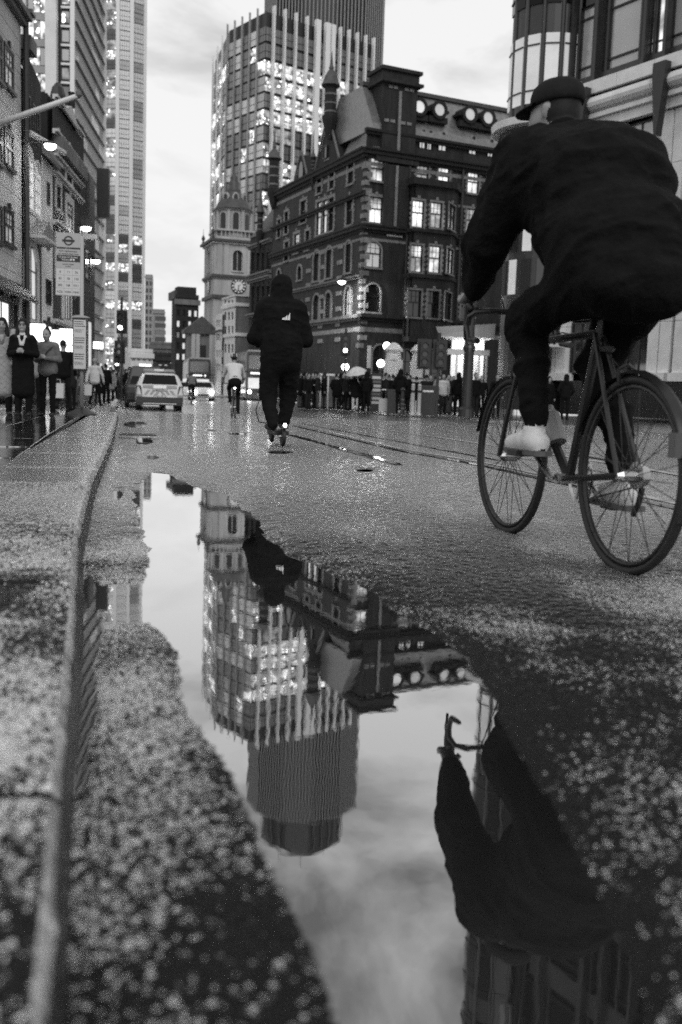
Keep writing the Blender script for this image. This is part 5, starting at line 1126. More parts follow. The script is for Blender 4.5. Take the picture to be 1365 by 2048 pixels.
def person_parts(coat='hip', arms='down', legs='stand', hair='short', detail=False, tilt=0.0, fem=False, scarf=False, lean=0.0):
    P = []; sg = (-1, 1); hs = 0.9 if fem else 1.0
    for s in sg:
        ky, ay = 0.0, 0.0; kz, az = 0.49, 0.09
        if legs == 'walk': ky = -0.16 if s < 0 else 0.02; ay = -0.26 if s < 0 else 0.22; az = 0.09 if s < 0 else 0.14
        hip = (s * 0.09, 0, 0.92); kn = (s * 0.1, ky, kz); an = (s * 0.1, ay, az)
        P += [C_(hip, kn, 0.088, 0.062, 1), C_(kn, an, 0.062, 0.05 if legs != 'bare' else 0.035, 1)]
        P += [C_((s * 0.1, ay + 0.02, az - 0.045), (s * 0.115, ay - 0.15, az - 0.055), 0.043, 0.034, 4, 0.015)]
        sh = (s * 0.19 * hs, 0, 1.405)
        if arms == 'phone': el = (s * 0.235, 0.0, 1.13); wr = (s * 0.07, -0.25, 1.15)
        elif arms == 'pocket': el = (s * 0.28, 0.06, 1.14); wr = (s * 0.2, -0.08, 0.95)
        elif arms == 'hold' and s > 0: el = (s * 0.24, -0.02, 1.15); wr = (s * 0.16, -0.24, 1.3)
        elif arms == 'swing': el = (s * 0.26, 0.08 * s, 1.14); wr = (s * 0.26, -0.02 + 0.16 * s, 0.92)
        else: el = (s * 0.25, 0.03, 1.13); wr = (s * 0.255, -0.03, 0.88)
        P += [C_(sh, el, 0.066, 0.056, 0), C_(el, wr, 0.056, 0.043, 0, 0.02)]
        wv = np.array(wr); dv_ = wv - np.array(el); dv_ /= np.linalg.norm(dv_)
        if arms != 'pocket':
            if detail:
                if arms == 'phone': P += hand(wv + dv_ * 0.02, (-s * 0.75, -0.35, 0.25), (0, -0.3, 1), 2, 0.65, 0.0105, thumb=s)
                else: P += hand(wv + dv_ * 0.02, dv_, (0, -1, 0), 2, 0.35, 0.0105, thumb=-s)
            else: P += [C_(wv + dv_ * 0.02, wv + dv_ * 0.12, 0.036, 0.028, 2, 0.015)]
    P += [E_((0, 0, 0.92), (0, 0, 1.06), 0.16, 0.11, 0.145, 0.1, 1 if coat == 'hip' else 0), E_((0, 0.0, 1.08), (0, 0, 1.38), 0.155 * hs, 0.115, 0.175 * hs, 0.115, 0), C_((-0.15 * hs, 0, 1.42), (0.15 * hs, 0, 1.42), 0.066, 0.066, 0)]
    if coat == 'hip': P.append(E_((0, 0, 1.2), (0, 0, 0.93), 0.18, 0.135, 0.2, 0.14, 0))
    if coat == 'knee': P.append(E_((0, 0, 1.25), (0, 0, 0.70), 0.175, 0.13, 0.2, 0.125, 0))
    if coat == 'long': P.append(E_((0, 0, 1.25), (0, 0, 0.45), 0.175, 0.13, 0.205, 0.135, 0))
    hx = 0.0; hy = -0.02 - 0.05 * tilt; hz = 1.625 - 0.015 * tilt
    P += [C_((0, 0.01, 1.42), (0, -0.005 - 0.03 * tilt, 1.56), 0.056, 0.05, 2, 0.02)]
    P += [E_((0, hy + 0.015, hz + 0.02), (0, hy + 0.01, hz + 0.04), 0.075, 0.092, 0.073, 0.09, 2, 0.02), E_((0, hy - 0.02, hz - 0.055), (0, hy - 0.02, hz - 0.03), 0.05, 0.06, 0.062, 0.07, 2, 0.03)]
    if detail:
        fy = hy - 0.083
        P += [C_((0, fy + 0.005, hz + 0.02), (0, fy - 0.012, hz - 0.018), 0.008, 0.013, 2, 0.008), C_((-0.02, fy + 0.006, hz - 0.052), (0.02, fy + 0.006, hz - 0.052), 0.007, 0.007, 5, 0.003)]
        for s in sg: P += [C_((s * 0.022, fy + 0.006, hz + 0.015), (s * 0.034, fy + 0.010, hz + 0.015), 0.005, 0.004, 3, 0.002), C_((s * 0.016, fy + 0.006, hz + 0.036), (s * 0.04, fy + 0.014, hz + 0.038), 0.003, 0.002, 3, 0.002), C_((s * 0.076, hy + 0.02, hz), (s * 0.078, hy + 0.02, hz + 0.025), 0.012, 0.014, 2, 0.005)]
    if hair == 'short': P += [E_((0, hy + 0.035, hz + 0.05), (0, hy + 0.03, hz + 0.065), 0.082, 0.09, 0.078, 0.086, 3, 0.01)]
    if hair == 'long':
        P += [E_((0, hy + 0.02, hz + 0.06), (0, hy + 0.02, hz + 0.07), 0.09, 0.096, 0.085, 0.09, 3, 0.01)]
        for s in sg: P += [C_((s * 0.076, hy - 0.015, hz + 0.05), (s * 0.095, hy - 0.03, hz - 0.17), 0.028, 0.04, 3, 0.015)]
        P += [E_((0, hy + 0.075, hz + 0.02), (0, hy + 0.08, hz - 0.2), 0.075, 0.04, 0.085, 0.035, 3, 0.02)]
    if hair == 'bun': P += [E_((0, hy + 0.03, hz + 0.05), (0, hy + 0.03, hz + 0.06), 0.083, 0.092, 0.08, 0.088, 3, 0.01), C_((0, hy + 0.05, hz + 0.13), (0, hy + 0.04, hz + 0.16), 0.05, 0.035, 3, 0.015)]
    if hair == 'hood': P += [E_((0, hy + 0.03, hz - 0.02), (0, hy + 0.025, hz + 0.05), 0.11, 0.115, 0.1, 0.11, 0, 0.03), C_((0, 0.05, 1.44), (0, 0.04, 1.52), 0.1, 0.1, 0, 0.03)]
    if hair == 'cap': P += [E_((0, hy + 0.01, hz + 0.055), (0, hy + 0.01, hz + 0.075), 0.085, 0.1, 0.078, 0.09, 3, 0.008), E_((0, hy - 0.06, hz + 0.05), (0, hy - 0.12, hz + 0.042), 0.07, 0.03, 0.055, 0.012, 3, 0.01)]
    if scarf: P += [E_((0, 0.005, 1.455), (0, 0.0, 1.475), 0.085, 0.085, 0.072, 0.075, 5, 0.01), C_((-0.055, -0.075, 1.44), (-0.01, -0.12, 1.3), 0.026, 0.02, 5, 0.01), C_((0.055, -0.075, 1.44), (0.01, -0.12, 1.3), 0.026, 0.02, 5, 0.01)]
    return P
def scale_parts(P, s): return [((p[0], p[1] * s, p[2] * s, p[3] * s, p[4] * s, p[5], p[6]) if p[0] == 'c' else (p[0], p[1] * s, p[2] * s, tuple(x * s for x in p[3]), tuple(x * s for x in p[4]), p[5], p[6], p[7])) for p in P]
MATS0 = ['cloth_black', 'cloth_dark', 'skin', 'hair', 'cloth_black', 'cloth_pale', 'hair']
protos = {}
def proto(key, **kw):
    if key not in protos: protos[key] = sdf_mesh('person', person_parts(**kw), 0.02, MATS0)
    return protos[key]
PROTO = dict(stand=dict(), pocket=dict(arms='pocket', coat='knee'), walk=dict(legs='walk', arms='swing'), phone=dict(arms='phone', tilt=0.5), fem=dict(coat='knee', hair='long', fem=True), longc=dict(coat='long', hair='long', fem=True, arms='pocket'),
             hood=dict(hair='hood', arms='pocket'), cap=dict(hair='cap', arms='swing', legs='walk'), holdu=dict(arms='hold', coat='knee', hair='long', fem=True), bun=dict(hair='bun', arms='phone', fem=True, tilt=0.5))
def crowd(u, Y, h, key, rz, coat, trou, label, hair='hair', skin='skin', group=None, z=0.106):
    me = proto(key, **PROTO[key]); o = link('person', me); s = h / 1.75; o.scale = (s, s, s)
    x = at(u, 800, Y)[0]; o.location = (x, Y, z + float(gz(Y))); o.rotation_euler = (0, 0, math.radians(rz)); tag(o, label, 'person', group)
    for i, m in enumerate((coat, trou, skin, hair, 'cloth_black', coat, 'hair')):
        o.material_slots[i].link = 'OBJECT'; o.material_slots[i].material = M[m]
    return o

# ------------------------------------------------------------------ cycles
def wheel(parent, c, R, spokes=20, tr=0.016, wid=0.02):
    c = Vector(c); w_ = bpy.data.objects.new('wheel', None); col.objects.link(w_); w_.parent = parent; w_.location = c
    n = 40; mb = MB(); mb.tube([(0, R * math.cos(2 * PI * i / n), R * math.sin(2 * PI * i / n)) for i in range(n)], tr, 8, closed=True); mb.build('tyre', 'rubber', w_, smooth=True)
    mb = MB(); mb.tube([(0, (R - tr * 1.5) * math.cos(2 * PI * i / n), (R - tr * 1.5) * math.sin(2 * PI * i / n)) for i in range(n)], tr * 0.65, 6, closed=True); mb.build('rim', 'iron', w_, smooth=True)
    mb = MB(); mb.tube([(-0.05, 0, 0), (-0.03, 0, 0), (0.03, 0, 0), (0.05, 0, 0)], [0.012, 0.022, 0.022, 0.012], 8); mb.build('hub', 'steel', w_)
    if spokes:
        s = MB().tube([(0.0, 0, 0.02), (0, 0, R - tr * 1.9)], 0.0016, 4).build('spoke', 'iron', w_); sme = s.data; bpy.data.objects.remove(s)
        for i in range(spokes):
            o = link('spoke', sme, w_); o.location = ((-0.022 if i % 2 else 0.022), 0, 0); o.rotation_euler = (2 * PI * i / spokes, (0.055 if i % 2 else -0.055) * 1.0, 0)
            o.rotation_euler = (2 * PI * i / spokes, 0, 0)
    return w_
def bicycle(name, label, rear, front, R=0.335, mudguard=True, drop=True, spokes=20, group=None, col_m='black', crank=0.0):
    r = Vector((rear[0], rear[1], rear[2] if len(rear) > 2 else 0.012)); f = Vector((front[0], front[1], r.z)); d = (f - r); wb = d.length; rz = math.atan2(-d.x, d.y)
    t = thing(name, label, 'bicycle', r, rz, group)
    wheel(t, (0, 0, R), R, spokes); wheel(t, (0, wb, R), R, spokes)
    bb = Vector((0, 0.43, 0.285)); st = Vector((0, 0.27, 0.84)); sad = Vector((0, 0.235, 0.98)); ht = Vector((0, wb - 0.17, 0.86)); hb = Vector((0, wb - 0.12, 0.70)); ra = Vector((0, 0, R)); fa = Vector((0, wb, R))
    mb = MB()
    for a, b, q in ((bb, st, 0.018), (st, ht - Vector((0, 0, 0.03)), 0.016), (bb, hb, 0.02), (hb, ht, 0.02)): mb.tube([a, b], q, 8)
    for s in (-1, 1):
        o = Vector((0.045 * s, 0, 0)); mb.tube([bb + o * 0.8, ra + o], 0.011, 6); mb.tube([st + o * 0.4, ra + o], 0.009, 6)
    mb.build('frame', col_m, t)
    mb = MB()
    for s in (-1, 1):
        o = Vector((0.05 * s, 0, 0)); mb.tube([hb + o * 0.9 - Vector((0, 0, 0.02)), hb + o + (fa - hb) * 0.6, fa + o], 0.012, 6)
    mb.build('fork', col_m, t)
    MB().tube([st, sad], 0.0135, 8).build('seat_post', 'iron', t)
    MB().add([(-0.02, 0.16, 0), (0.02, 0.16, 0), (0.075, -0.1, 0.01), (-0.075, -0.1, 0.01), (-0.02, 0.16, -0.03), (0.02, 0.16, -0.03), (0.07, -0.11, -0.05), (-0.07, -0.11, -0.05)], [(0, 1, 2, 3), (7, 6, 5, 4), (0, 4, 5, 1), (1, 5, 6, 2), (2, 6, 7, 3), (3, 7, 4, 0)]).build('saddle', 'black', t, loc=sad)
    top = ht + Vector((0, 0.02, 0.09)); mb = MB(); mb.tube([ht, top], 0.014, 8); mb.tube([top, top + Vector((0, 0.08, 0.01))], 0.013, 8); mb.build('stem', 'iron', t)
    c = top + Vector((0, 0.08, 0.01)); mb = MB()
    if drop:
        for s in (-1, 1): mb.tube([c, c + Vector((0.16 * s, 0, 0)), c + Vector((0.21 * s, 0.03, -0.005)), c + Vector((0.215 * s, 0.09, -0.02)), c + Vector((0.215 * s, 0.11, -0.06)), c + Vector((0.22 * s, 0.07, -0.12)), c + Vector((0.22 * s, -0.02, -0.13))], 0.013, 8)
    else: mb.tube([c + Vector((-0.29, -0.05, 0.03)), c + Vector((-0.1, 0, 0.03)), c + Vector((0.1, 0, 0.03)), c + Vector((0.29, -0.05, 0.03))], 0.013, 8)
    mb.build('handlebar', 'iron', t)
    mb = MB(); n = 24; mb.tube([(0.05, bb.y + 0.09 * math.cos(2 * PI * i / n), bb.z + 0.09 * math.sin(2 * PI * i / n)) for i in range(n)], 0.006, 5, closed=True); mb.tube([(-0.06, bb.y, bb.z), (0.07, bb.y, bb.z)], 0.02, 8)
    for i in range(5): a = 2 * PI * i / 5; mb.tube([(0.05, bb.y, bb.z), (0.05, bb.y + 0.09 * math.cos(a), bb.z + 0.09 * math.sin(a))], 0.007, 5)
    mb.build('chainset', 'steel', t)
    mb = MB(); mb.tube([(0.05, bb.y, bb.z + 0.09), (0.045, 0, R + 0.035)], 0.004, 4); mb.tube([(0.05, bb.y, bb.z - 0.09), (0.045, 0, R - 0.035)], 0.004, 4); mb.build('chain', 'iron', t)
    for s in (-1, 1):
        a = crank + (0 if s < 0 else PI); p = Vector((0.085 * s, bb.y + 0.17 * math.cos(a), bb.z + 0.17 * math.sin(a)))
        k = MB().tube([(0.075 * s, bb.y, bb.z), p], [0.014, 0.011], 6).build('crank', 'steel', t); MB().box(min(p.x, p.x + 0.1 * s), max(p.x, p.x + 0.1 * s), p.y - 0.045, p.y + 0.045, p.z - 0.012, p.z + 0.012).build('pedal', 'black', k)
    if mudguard:
        for yc, a0, a1 in ((0, 20, 200), (wb, 15, 175)):
            mb = MB(); pts = [math.radians(a0 + (a1 - a0) * i / 16) for i in range(17)]; vs = []
            for a in pts:
                for x, dr in ((-0.024, -0.008), (0, 0.006), (0.024, -0.008)): vs.append((x, yc + (R + 0.028 + dr) * math.cos(a) * (1 if yc else 1), R + (R + 0.028 + dr) * math.sin(a)))
            mb.add(vs, [(3 * i + j, 3 * i + j + 1, 3 * i + 3 + j + 1, 3 * i + 3 + j) for i in range(16) for j in (0, 1)]); mb.build('mudguard', 'black', t, smooth=True)
    return t, rz, r

# the large cyclist passing on the right
RC, FC = gnd(1245, 1147), gnd(1012, 1066)
crank = math.radians(32)
bike, brz, bloc = bicycle('road_bicycle', 'black drop-bar road bicycle with mudguards ridden past on the right', (RC[0], RC[1], 0.012), (FC[0], FC[1]), 0.335, True, True, 28, crank=crank)
wb = math.hypot(FC[0] - RC[0], FC[1] - RC[1])
MB().lathe([(0.02, -0.01), (0.028, 0), (0.02, 0.01)], (0, 0.2, 0.78), 10).build('rear_lamp', 'red_lens', bike)
MB().box(-0.05, 0.05, -0.34, -0.3, 0.42, 0.5).build('reflector', 'red_lens', bike)
bbv = np.array([0, 0.43, 0.285])
def ped(s): a = crank + (0 if s < 0 else PI); return np.array([0.12 * s, bbv[1] + 0.17 * math.cos(a), bbv[2] + 0.17 * math.sin(a)])
P = []
hipc = np.array([0, 0.14, 1.06])
kn = {-1: (-0.135, 0.62, 0.90), 1: (0.13, 0.50, 0.74)}
for s in (-1, 1):
    p = ped(s); an = p + np.array([0.0, -0.06, 0.13]); hip = hipc + np.array([s * 0.1, 0, -0.02])
    P += [C_(hip, kn[s], 0.118, 0.078, 1, 0.05), C_(kn[s], np.array(kn[s]) * 0.5 + an * 0.5 + np.array([0, -0.02, 0]), 0.072, 0.06, 1, 0.03), C_(np.array(kn[s]) * 0.5 + an * 0.5 + np.array([0, -0.02, 0]), an + np.array([0, 0, 0.01]), 0.064, 0.05, 1, 0.02), C_(an + np.array([0, 0, 0.03]), an, 0.036, 0.036, 5, 0.01)]
    P += [C_(p + np.array([0, -0.12, 0.012]), p + np.array([s * 0.01, 0.12, 0.01]), 0.022, 0.02, 8, 0.004)]
    P += [C_(p + np.array([0, -0.10, 0.045]), p + np.array([0, 0.0, 0.05]), 0.046, 0.045, 4, 0.015), C_(p + np.array([0, 0.0, 0.05]), p + np.array([s * 0.01, 0.11, 0.035]), 0.045, 0.036, 4, 0.015), C_(an, p + np.array([0, -0.06, 0.06]), 0.042, 0.046, 4, 0.015)]
    sh = np.array([s * 0.22, 0.52, 1.47]); el = np.array([s * 0.27, 0.72, 1.21]); wr = np.array([s * 0.235, wb - 0.06, 1.055])
    P += [C_(sh, el, 0.12, 0.09, 0, 0.07), C_(el, wr, 0.085, 0.052, 0, 0.05), C_(wr, wr + np.array([-s * 0.006, 0.03, -0.01]), 0.042, 0.036, 0, 0.01)]
    P += hand(wr + np.array([-s * 0.008, 0.035, -0.012]), (-s * 0.12, 0.9, -0.42), (-s, 0, 0), 2, 0.7, 0.011, thumb=s)
P += [E_(hipc, (0, 0.22, 1.16), 0.2, 0.18, 0.23, 0.19, 0, 0.06), E_((0, 0.2, 1.14), (0, 0.44, 1.40), 0.232, 0.2, 0.255, 0.19, 0, 0.08), E_((0, 0.3, 1.40), (0, 0.46, 1.46), 0.265, 0.185, 0.25, 0.165, 0, 0.06), C_((-0.18, 0.5, 1.48), (0.18, 0.5, 1.48), 0.11, 0.11, 0, 0.06),
      E_((0, 0.42, 1.2), (0, 0.5, 1.34), 0.2, 0.13, 0.22, 0.15, 0, 0.05), E_((0, 0.02, 1.0), (0, 0.1, 1.16), 0.205, 0.13, 0.24, 0.175, 0, 0.05), C_((0, 0.55, 1.5), (0, 0.65, 1.62), 0.085, 0.072, 0, 0.04), C_((0, 0.62, 1.58), (0, 0.69, 1.68), 0.058, 0.056, 2, 0.02)]
hd = np.array([-0.01, 0.72, 1.725]); hf = np.array([-0.55, 0.82, -0.1]); hf /= np.linalg.norm(hf); hu = np.array([0, 0.05, 1.0]); hs_ = np.cross(hf, hu)
P += [E_(hd, hd + hu * 0.03, 0.077, 0.095, 0.075, 0.094, 2, 0.02, hs_), E_(hd + hf * 0.035 - hu * 0.075, hd + hf * 0.03 - hu * 0.03, 0.05, 0.06, 0.062, 0.072, 2, 0.03, hs_), C_(hd + hf * 0.098 + hu * 0.005, hd + hf * 0.118 - hu * 0.03, 0.009, 0.014, 2, 0.01)]
for s in (-1, 1): P += [C_(hd + hs_ * s * 0.079 - hu * 0.015, hd + hs_ * s * 0.081 + hu * 0.015 - hf * 0.008, 0.012, 0.016, 2, 0.006), C_(hd + hf * 0.092 + hs_ * s * 0.028 + hu * 0.008, hd + hf * 0.085 + hs_ * s * 0.042 + hu * 0.008, 0.008, 0.006, 3, 0.003), C_(hd + hf * 0.096 + hs_ * s * 0.016 + hu * 0.03, hd + hf * 0.086 + hs_ * s * 0.046 + hu * 0.03, 0.006, 0.005, 3, 0.003)]
P += [C_(hd + hf * 0.096 - hu * 0.058 - hs_ * 0.022, hd + hf * 0.096 - hu * 0.058 + hs_ * 0.022, 0.007, 0.007, 6, 0.004), E_(hd - hf * 0.03 + hu * 0.0, hd - hf * 0.025 + hu * 0.04, 0.083, 0.08, 0.08, 0.085, 3, 0.01, hs_)]
rider_me = sdf_mesh('person', P, 0.0085, ['cloth_black', 'cloth_black', 'skin_pale', 'hair', 'shoe_white', 'shoe_white', 'skin_dark', 'cloth_grey', 'rubber'], folds=0.020)
rider = link('person', rider_me); rider.location = bloc; rider.rotation_euler = (0, 0, brz); tag(rider, 'cyclist in black jacket and white shoes hunched over drop handlebars on the right', 'person')
# peaked cap: shaped crown, band and brim
hm = bpy.data.objects.new('cap', None)
q = Matrix(((hs_[0], hf[0], hu[0], hd[0]), (hs_[1], hf[1], hu[1], hd[1]), (hs_[2], hf[2], hu[2], hd[2]), (0, 0, 0, 1)))
mb = MB(); prof = [(0.094, 0.035), (0.098, 0.05), (0.097, 0.075), (0.088, 0.105), (0.066, 0.126), (0.03, 0.137), (0.004, 0.139)]
mb.lathe(prof, (0, -0.012, 0), 20, sy=1.16)
n = 10; vs = []
for i in range(n + 1):
    a = math.radians(20 + 140 * i / n); vs += [(0.088 * math.cos(a), 0.098 * math.sin(a), 0.046), (0.1 * math.cos(a), 0.1 * math.sin(a) + 0.075 * math.sin(a) ** 1.5, 0.036), (0.1 * math.cos(a), 0.1 * math.sin(a) + 0.073 * math.sin(a) ** 1.5, 0.031), (0.088 * math.cos(a), 0.098 * math.sin(a), 0.038)]
mb.add(vs, [(4 * i + j, 4 * i + (j + 1) % 4, 4 * i + 4 + (j + 1) % 4, 4 * i + 4 + j) for i in range(n) for j in range(4)])
mb.v = [tuple((q @ Vector(v))) for v in mb.v]; bpy.data.objects.remove(hm)
mb.build('cap', 'cloth_dark', rider, smooth=True)
# collar, cuffs and shoe details
mb = MB(); n = 18
for k_, (rr1, zo) in enumerate(((0.092, 0.0), (0.088, 0.03))): mb.tube([(rr1 * math.cos(2 * PI * i / n), 0.595 + 0.03 * k_ + rr1 * math.sin(2 * PI * i / n) * 0.9, 1.555 + zo - 0.55 * rr1 * math.sin(2 * PI * i / n)) for i in range(n)], 0.024, 8, closed=True)
mb.build('collar', 'cloth_dark', rider, smooth=True)
for s in (-1, 1):
    p_ = ped(s); so_ = MB(); ol = [(-0.04, -0.15), (-0.045, -0.08), (-0.038, 0.0), (-0.046, 0.08), (-0.035, 0.14), (0, 0.16), (0.035, 0.14), (0.046, 0.08), (0.038, 0.0), (0.045, -0.08), (0.04, -0.15), (0, -0.165)]
    so_.prism([(p_[0] + x, p_[1] + y, p_[2] - 0.004) for x, y in ol], (0, 0, 0.02)); so_.build('sole', 'cloth_grey', rider)
    for j in range(4): y_ = p_[1] - 0.02 + 0.026 * j; z_ = p_[2] + 0.098 - 0.0085 * j; MB().tube([(p_[0] - 0.03, y_, z_ - 0.016), (p_[0], y_ + 0.004, z_ + 0.0), (p_[0] + 0.03, y_, z_ - 0.016)], 0.005, 5).build('lace', 'cloth_mid', rider)
for s in (-1, 1): MB().tube([(s * 0.235 - 0.047 * math.cos(2 * PI * i / 12), wb - 0.075 - 0.012 * math.sin(2 * PI * i / 12), 1.06 + 0.047 * math.sin(2 * PI * i / 12)) for i in range(12)], 0.01, 6, closed=True).build('cuff', 'cloth_dark', rider, smooth=True)
top_ = Vector((0, wb - 0.15 + 0.08 + 0.0, 0.97))
for s in (-1, 1):
    MB().tube([(s * 0.215, wb + 0.0, 0.965), (s * 0.214, wb + 0.035, 1.0), (s * 0.213, wb + 0.055, 0.985), (s * 0.214, wb + 0.075, 0.9), (s * 0.216, wb + 0.06, 0.84)], [0.018, 0.017, 0.015, 0.008, 0.006], 8).build('brake_lever', 'iron', bike, smooth=True)
    MB().tube([(s * 0.1, wb - 0.05, 0.97), (s * 0.06, wb + 0.04, 1.02), (s * 0.02, wb + 0.03, 0.9), (0.02 * s, wb - 0.06, 0.74)], 0.0035, 5).build('cable', 'rubber', bike, smooth=True)
MB().tube([(0, wb - 0.16, 0.84), (0.02, 0.6, 0.86), (0.0, 0.3, 0.82), (0.0, 0.12, 0.72)], 0.003, 5).build('cable', 'rubber', bike)
for y_, z_ in ((wb - 0.045, 0.70), (0.06, 0.69)):
    cb = MB()
    for s in (-1, 1): cb.tube([(0, y_, z_ + 0.03), (s * 0.035, y_, z_ + 0.01), (s * 0.026, y_, z_ - 0.04)], [0.01, 0.009, 0.007], 6)
    cb.build('brake_caliper', 'iron', bike)
MB().lathe([(0.02, -0.02), (0.05, -0.018), (0.035, 0.02)], (0, 0, 0), 14).build('cassette', 'steel', bike, loc=(0.045, 0, 0.335)).rotation_euler = (0, PI / 2, 0)
MB().tube([(0.055, 0.0, 0.29), (0.06, 0.02, 0.24), (0.058, 0.05, 0.19)], 0.012, 6).build('derailleur', 'iron', bike)
mb = MB(); mb.lathe([(0.036, 0), (0.036, 0.13), (0.02, 0.15), (0.02, 0.17)], (0, 0, 0), 12); bt = mb.build('water_bottle', 'car_grey', bike, loc=(0, 0.545, 0.42)); bt.rotation_euler = (-0.6, 0, 0)

# two cyclists farther up the road
def cyclist(u, v, rear_v, label, blabel, coat, lean=0.35, R=0.335, helmet=True, light=True, scale=1.0, group=None):
    g_ = gnd(u, v, 0.012); d = Vector((-0.2, 1, 0)).normalized(); fr = Vector(g_) + d * 0.98
    bk, rz, loc = bicycle('bicycle', blabel, (g_[0], g_[1], 0.012 + float(gz(g_[1]))), (fr.x, fr.y), R, False, False, 12, crank=math.radians(70))
    P = []; hp = np.array([0, 0.2, 1.0]); ck = math.radians(70)
    for s in (-1, 1):
        a = ck + (0 if s < 0 else PI); p = np.array([0.12 * s, 0.43 + 0.17 * math.cos(a), 0.285 + 0.17 * math.sin(a)]); an = p + np.array([0, -0.06, 0.12]); k_ = np.array([0.13 * s, 0.58, 0.86 if s < 0 else 0.66])
        P += [C_(hp + np.array([s * 0.09, 0, 0]), k_, 0.1, 0.07, 1), C_(k_, an, 0.066, 0.048, 1), C_(p + np.array([0, -0.12, 0.04]), p + np.array([0, 0.1, 0.035]), 0.043, 0.036, 4, 0.015), C_(an, p + np.array([0, -0.08, 0.06]), 0.045, 0.042, 4, 0.015)]
        sh = np.array([s * 0.2, 0.2 + lean, 1.48]); el = np.array([s * 0.3, 0.5 + lean * 0.6, 1.2]); wr = np.array([s * 0.29, 0.85, 1.04])
        P += [C_(sh, el, 0.075, 0.058, 0), C_(el, wr, 0.055, 0.043, 0), C_(wr, wr + np.array([0, 0.09, -0.03]), 0.036, 0.032, 2, 0.01)]
    P += [E_(hp, (0, 0.25, 1.12), 0.17, 0.14, 0.175, 0.13, 1), E_((0, 0.25, 1.1), (0, 0.2 + lean * 0.9, 1.45), 0.185, 0.14, 0.21, 0.14, 0, 0.05), C_((-0.15, 0.2 + lean, 1.5), (0.15, 0.2 + lean, 1.5), 0.075, 0.075, 0), C_((0, 0.22 + lean, 1.53), (0, 0.3 + lean, 1.62), 0.058, 0.055, 2, 0.02), E_((0, 0.33 + lean, 1.69), (0, 0.33 + lean, 1.72), 0.075, 0.095, 0.073, 0.09, 2, 0.02), E_((0, 0.3 + lean, 1.72), (0, 0.3 + lean, 1.74), 0.082, 0.08, 0.08, 0.08, 3, 0.01)]
    me = sdf_mesh('person', P, 0.014, [coat, 'cloth_black', 'skin', 'hair', 'cloth_black']); o = link('person', me); o.location = loc; o.rotation_euler = (0, 0, rz); tag(o, label, 'person', group); o.scale = (scale,) * 3; bk.scale = (scale,) * 3
    if helmet:
        hm = MB(); c = (0, 0.31 + lean, 1.73); hm.lathe([(0.105, 0), (0.11, 0.03), (0.1, 0.08), (0.07, 0.115), (0.02, 0.13)], c, 16, sy=1.3); hl = hm.build('helmet', 'black', o, smooth=True)
        for x in (-0.055, 0, 0.055): MB().tube([(x * 1.3, 0.31 + lean - 0.125, 1.76), (x * 1.1, 0.31 + lean - 0.07, 1.835), (x, 0.31 + lean, 1.862 - abs(x) * 0.3), (x, 0.31 + lean + 0.09, 1.83)], 0.012, 6).build('rib', 'white', hl)
    if light:
        MB().lathe([(0.012, -0.03), (0.03, 0), (0.012, 0.03)], (0.0, 0.16, 0.86), 8).build('rear_lamp', 'lamp', bk)
    return o, bk
c1, bk1 = cyclist(470, 836, 0, 'cyclist in pale jacket and ribbed helmet riding away up the middle of the road', 'bicycle with small wheels ridden by the cyclist in the pale jacket', 'cloth_pale', 0.3, 0.31, scale=0.97)
cyclist(384, 806, 0, 'small far cyclist in grey top beside the police car', 'far bicycle under the cyclist in the grey top', 'cloth_grey', 0.25, helmet=False, light=False)

# ------------------------------------------------------------------ e-scooter rider
g_ = gnd(566, 893, 0.012); sdn = Vector((-0.2175, 0.976, 0)); rz = math.atan2(-sdn.x, sdn.y)
SCT = thing('electric_scooter', 'black electric kick scooter under the hooded rider in the road', 'scooter', (g_[0], g_[1], 0.012 + float(gz(g_[1]))), rz)
wheel(SCT, (0, 0, 0.11), 0.09, 0, 0.022); wheel(SCT, (0, 0.86, 0.11), 0.09, 0, 0.022)
MB().box(-0.08, 0.08, 0.1, 0.7, 0.12, 0.165).build('deck', 'black', SCT)
MB().tube([(0, 0.7, 0.15), (0, 0.82, 0.25)], 0.03, 8).build('neck', 'iron', SCT); MB().tube([(0, 0.86, 0.12), (0, 0.76, 1.12)], 0.024, 8).build('stem', 'iron', SCT)
MB().tube([(-0.24, 0.74, 1.12), (0.24, 0.74, 1.12)], 0.016, 8).build('handlebar', 'iron', SCT)
MB().tube([(0, 0.82, 0.5), (-0.16, 0.8, 0.52), (-0.21, 0.78, 0.38), (-0.17, 0.76, 0.24), (0, 0.8, 0.22)], 0.007, 6).build('cable', 'iron', SCT, smooth=True)
mb = MB(); mb.hexa([(-0.04, -0.12, 0.2), (0.04, -0.12, 0.2), (0.04, 0.1, 0.23), (-0.04, 0.1, 0.23), (-0.04, -0.12, 0.215), (0.04, -0.12, 0.215), (0.04, 0.1, 0.245), (-0.04, 0.1, 0.245)]); mb.build('mudguard', 'black', SCT)
MB().lathe([(0.012, -0.02), (0.022, 0), (0.012, 0.02)], (0.0, -0.12, 0.24), 8).build('rear_lamp', 'lamp', SCT)
P = []; zf = 0.165
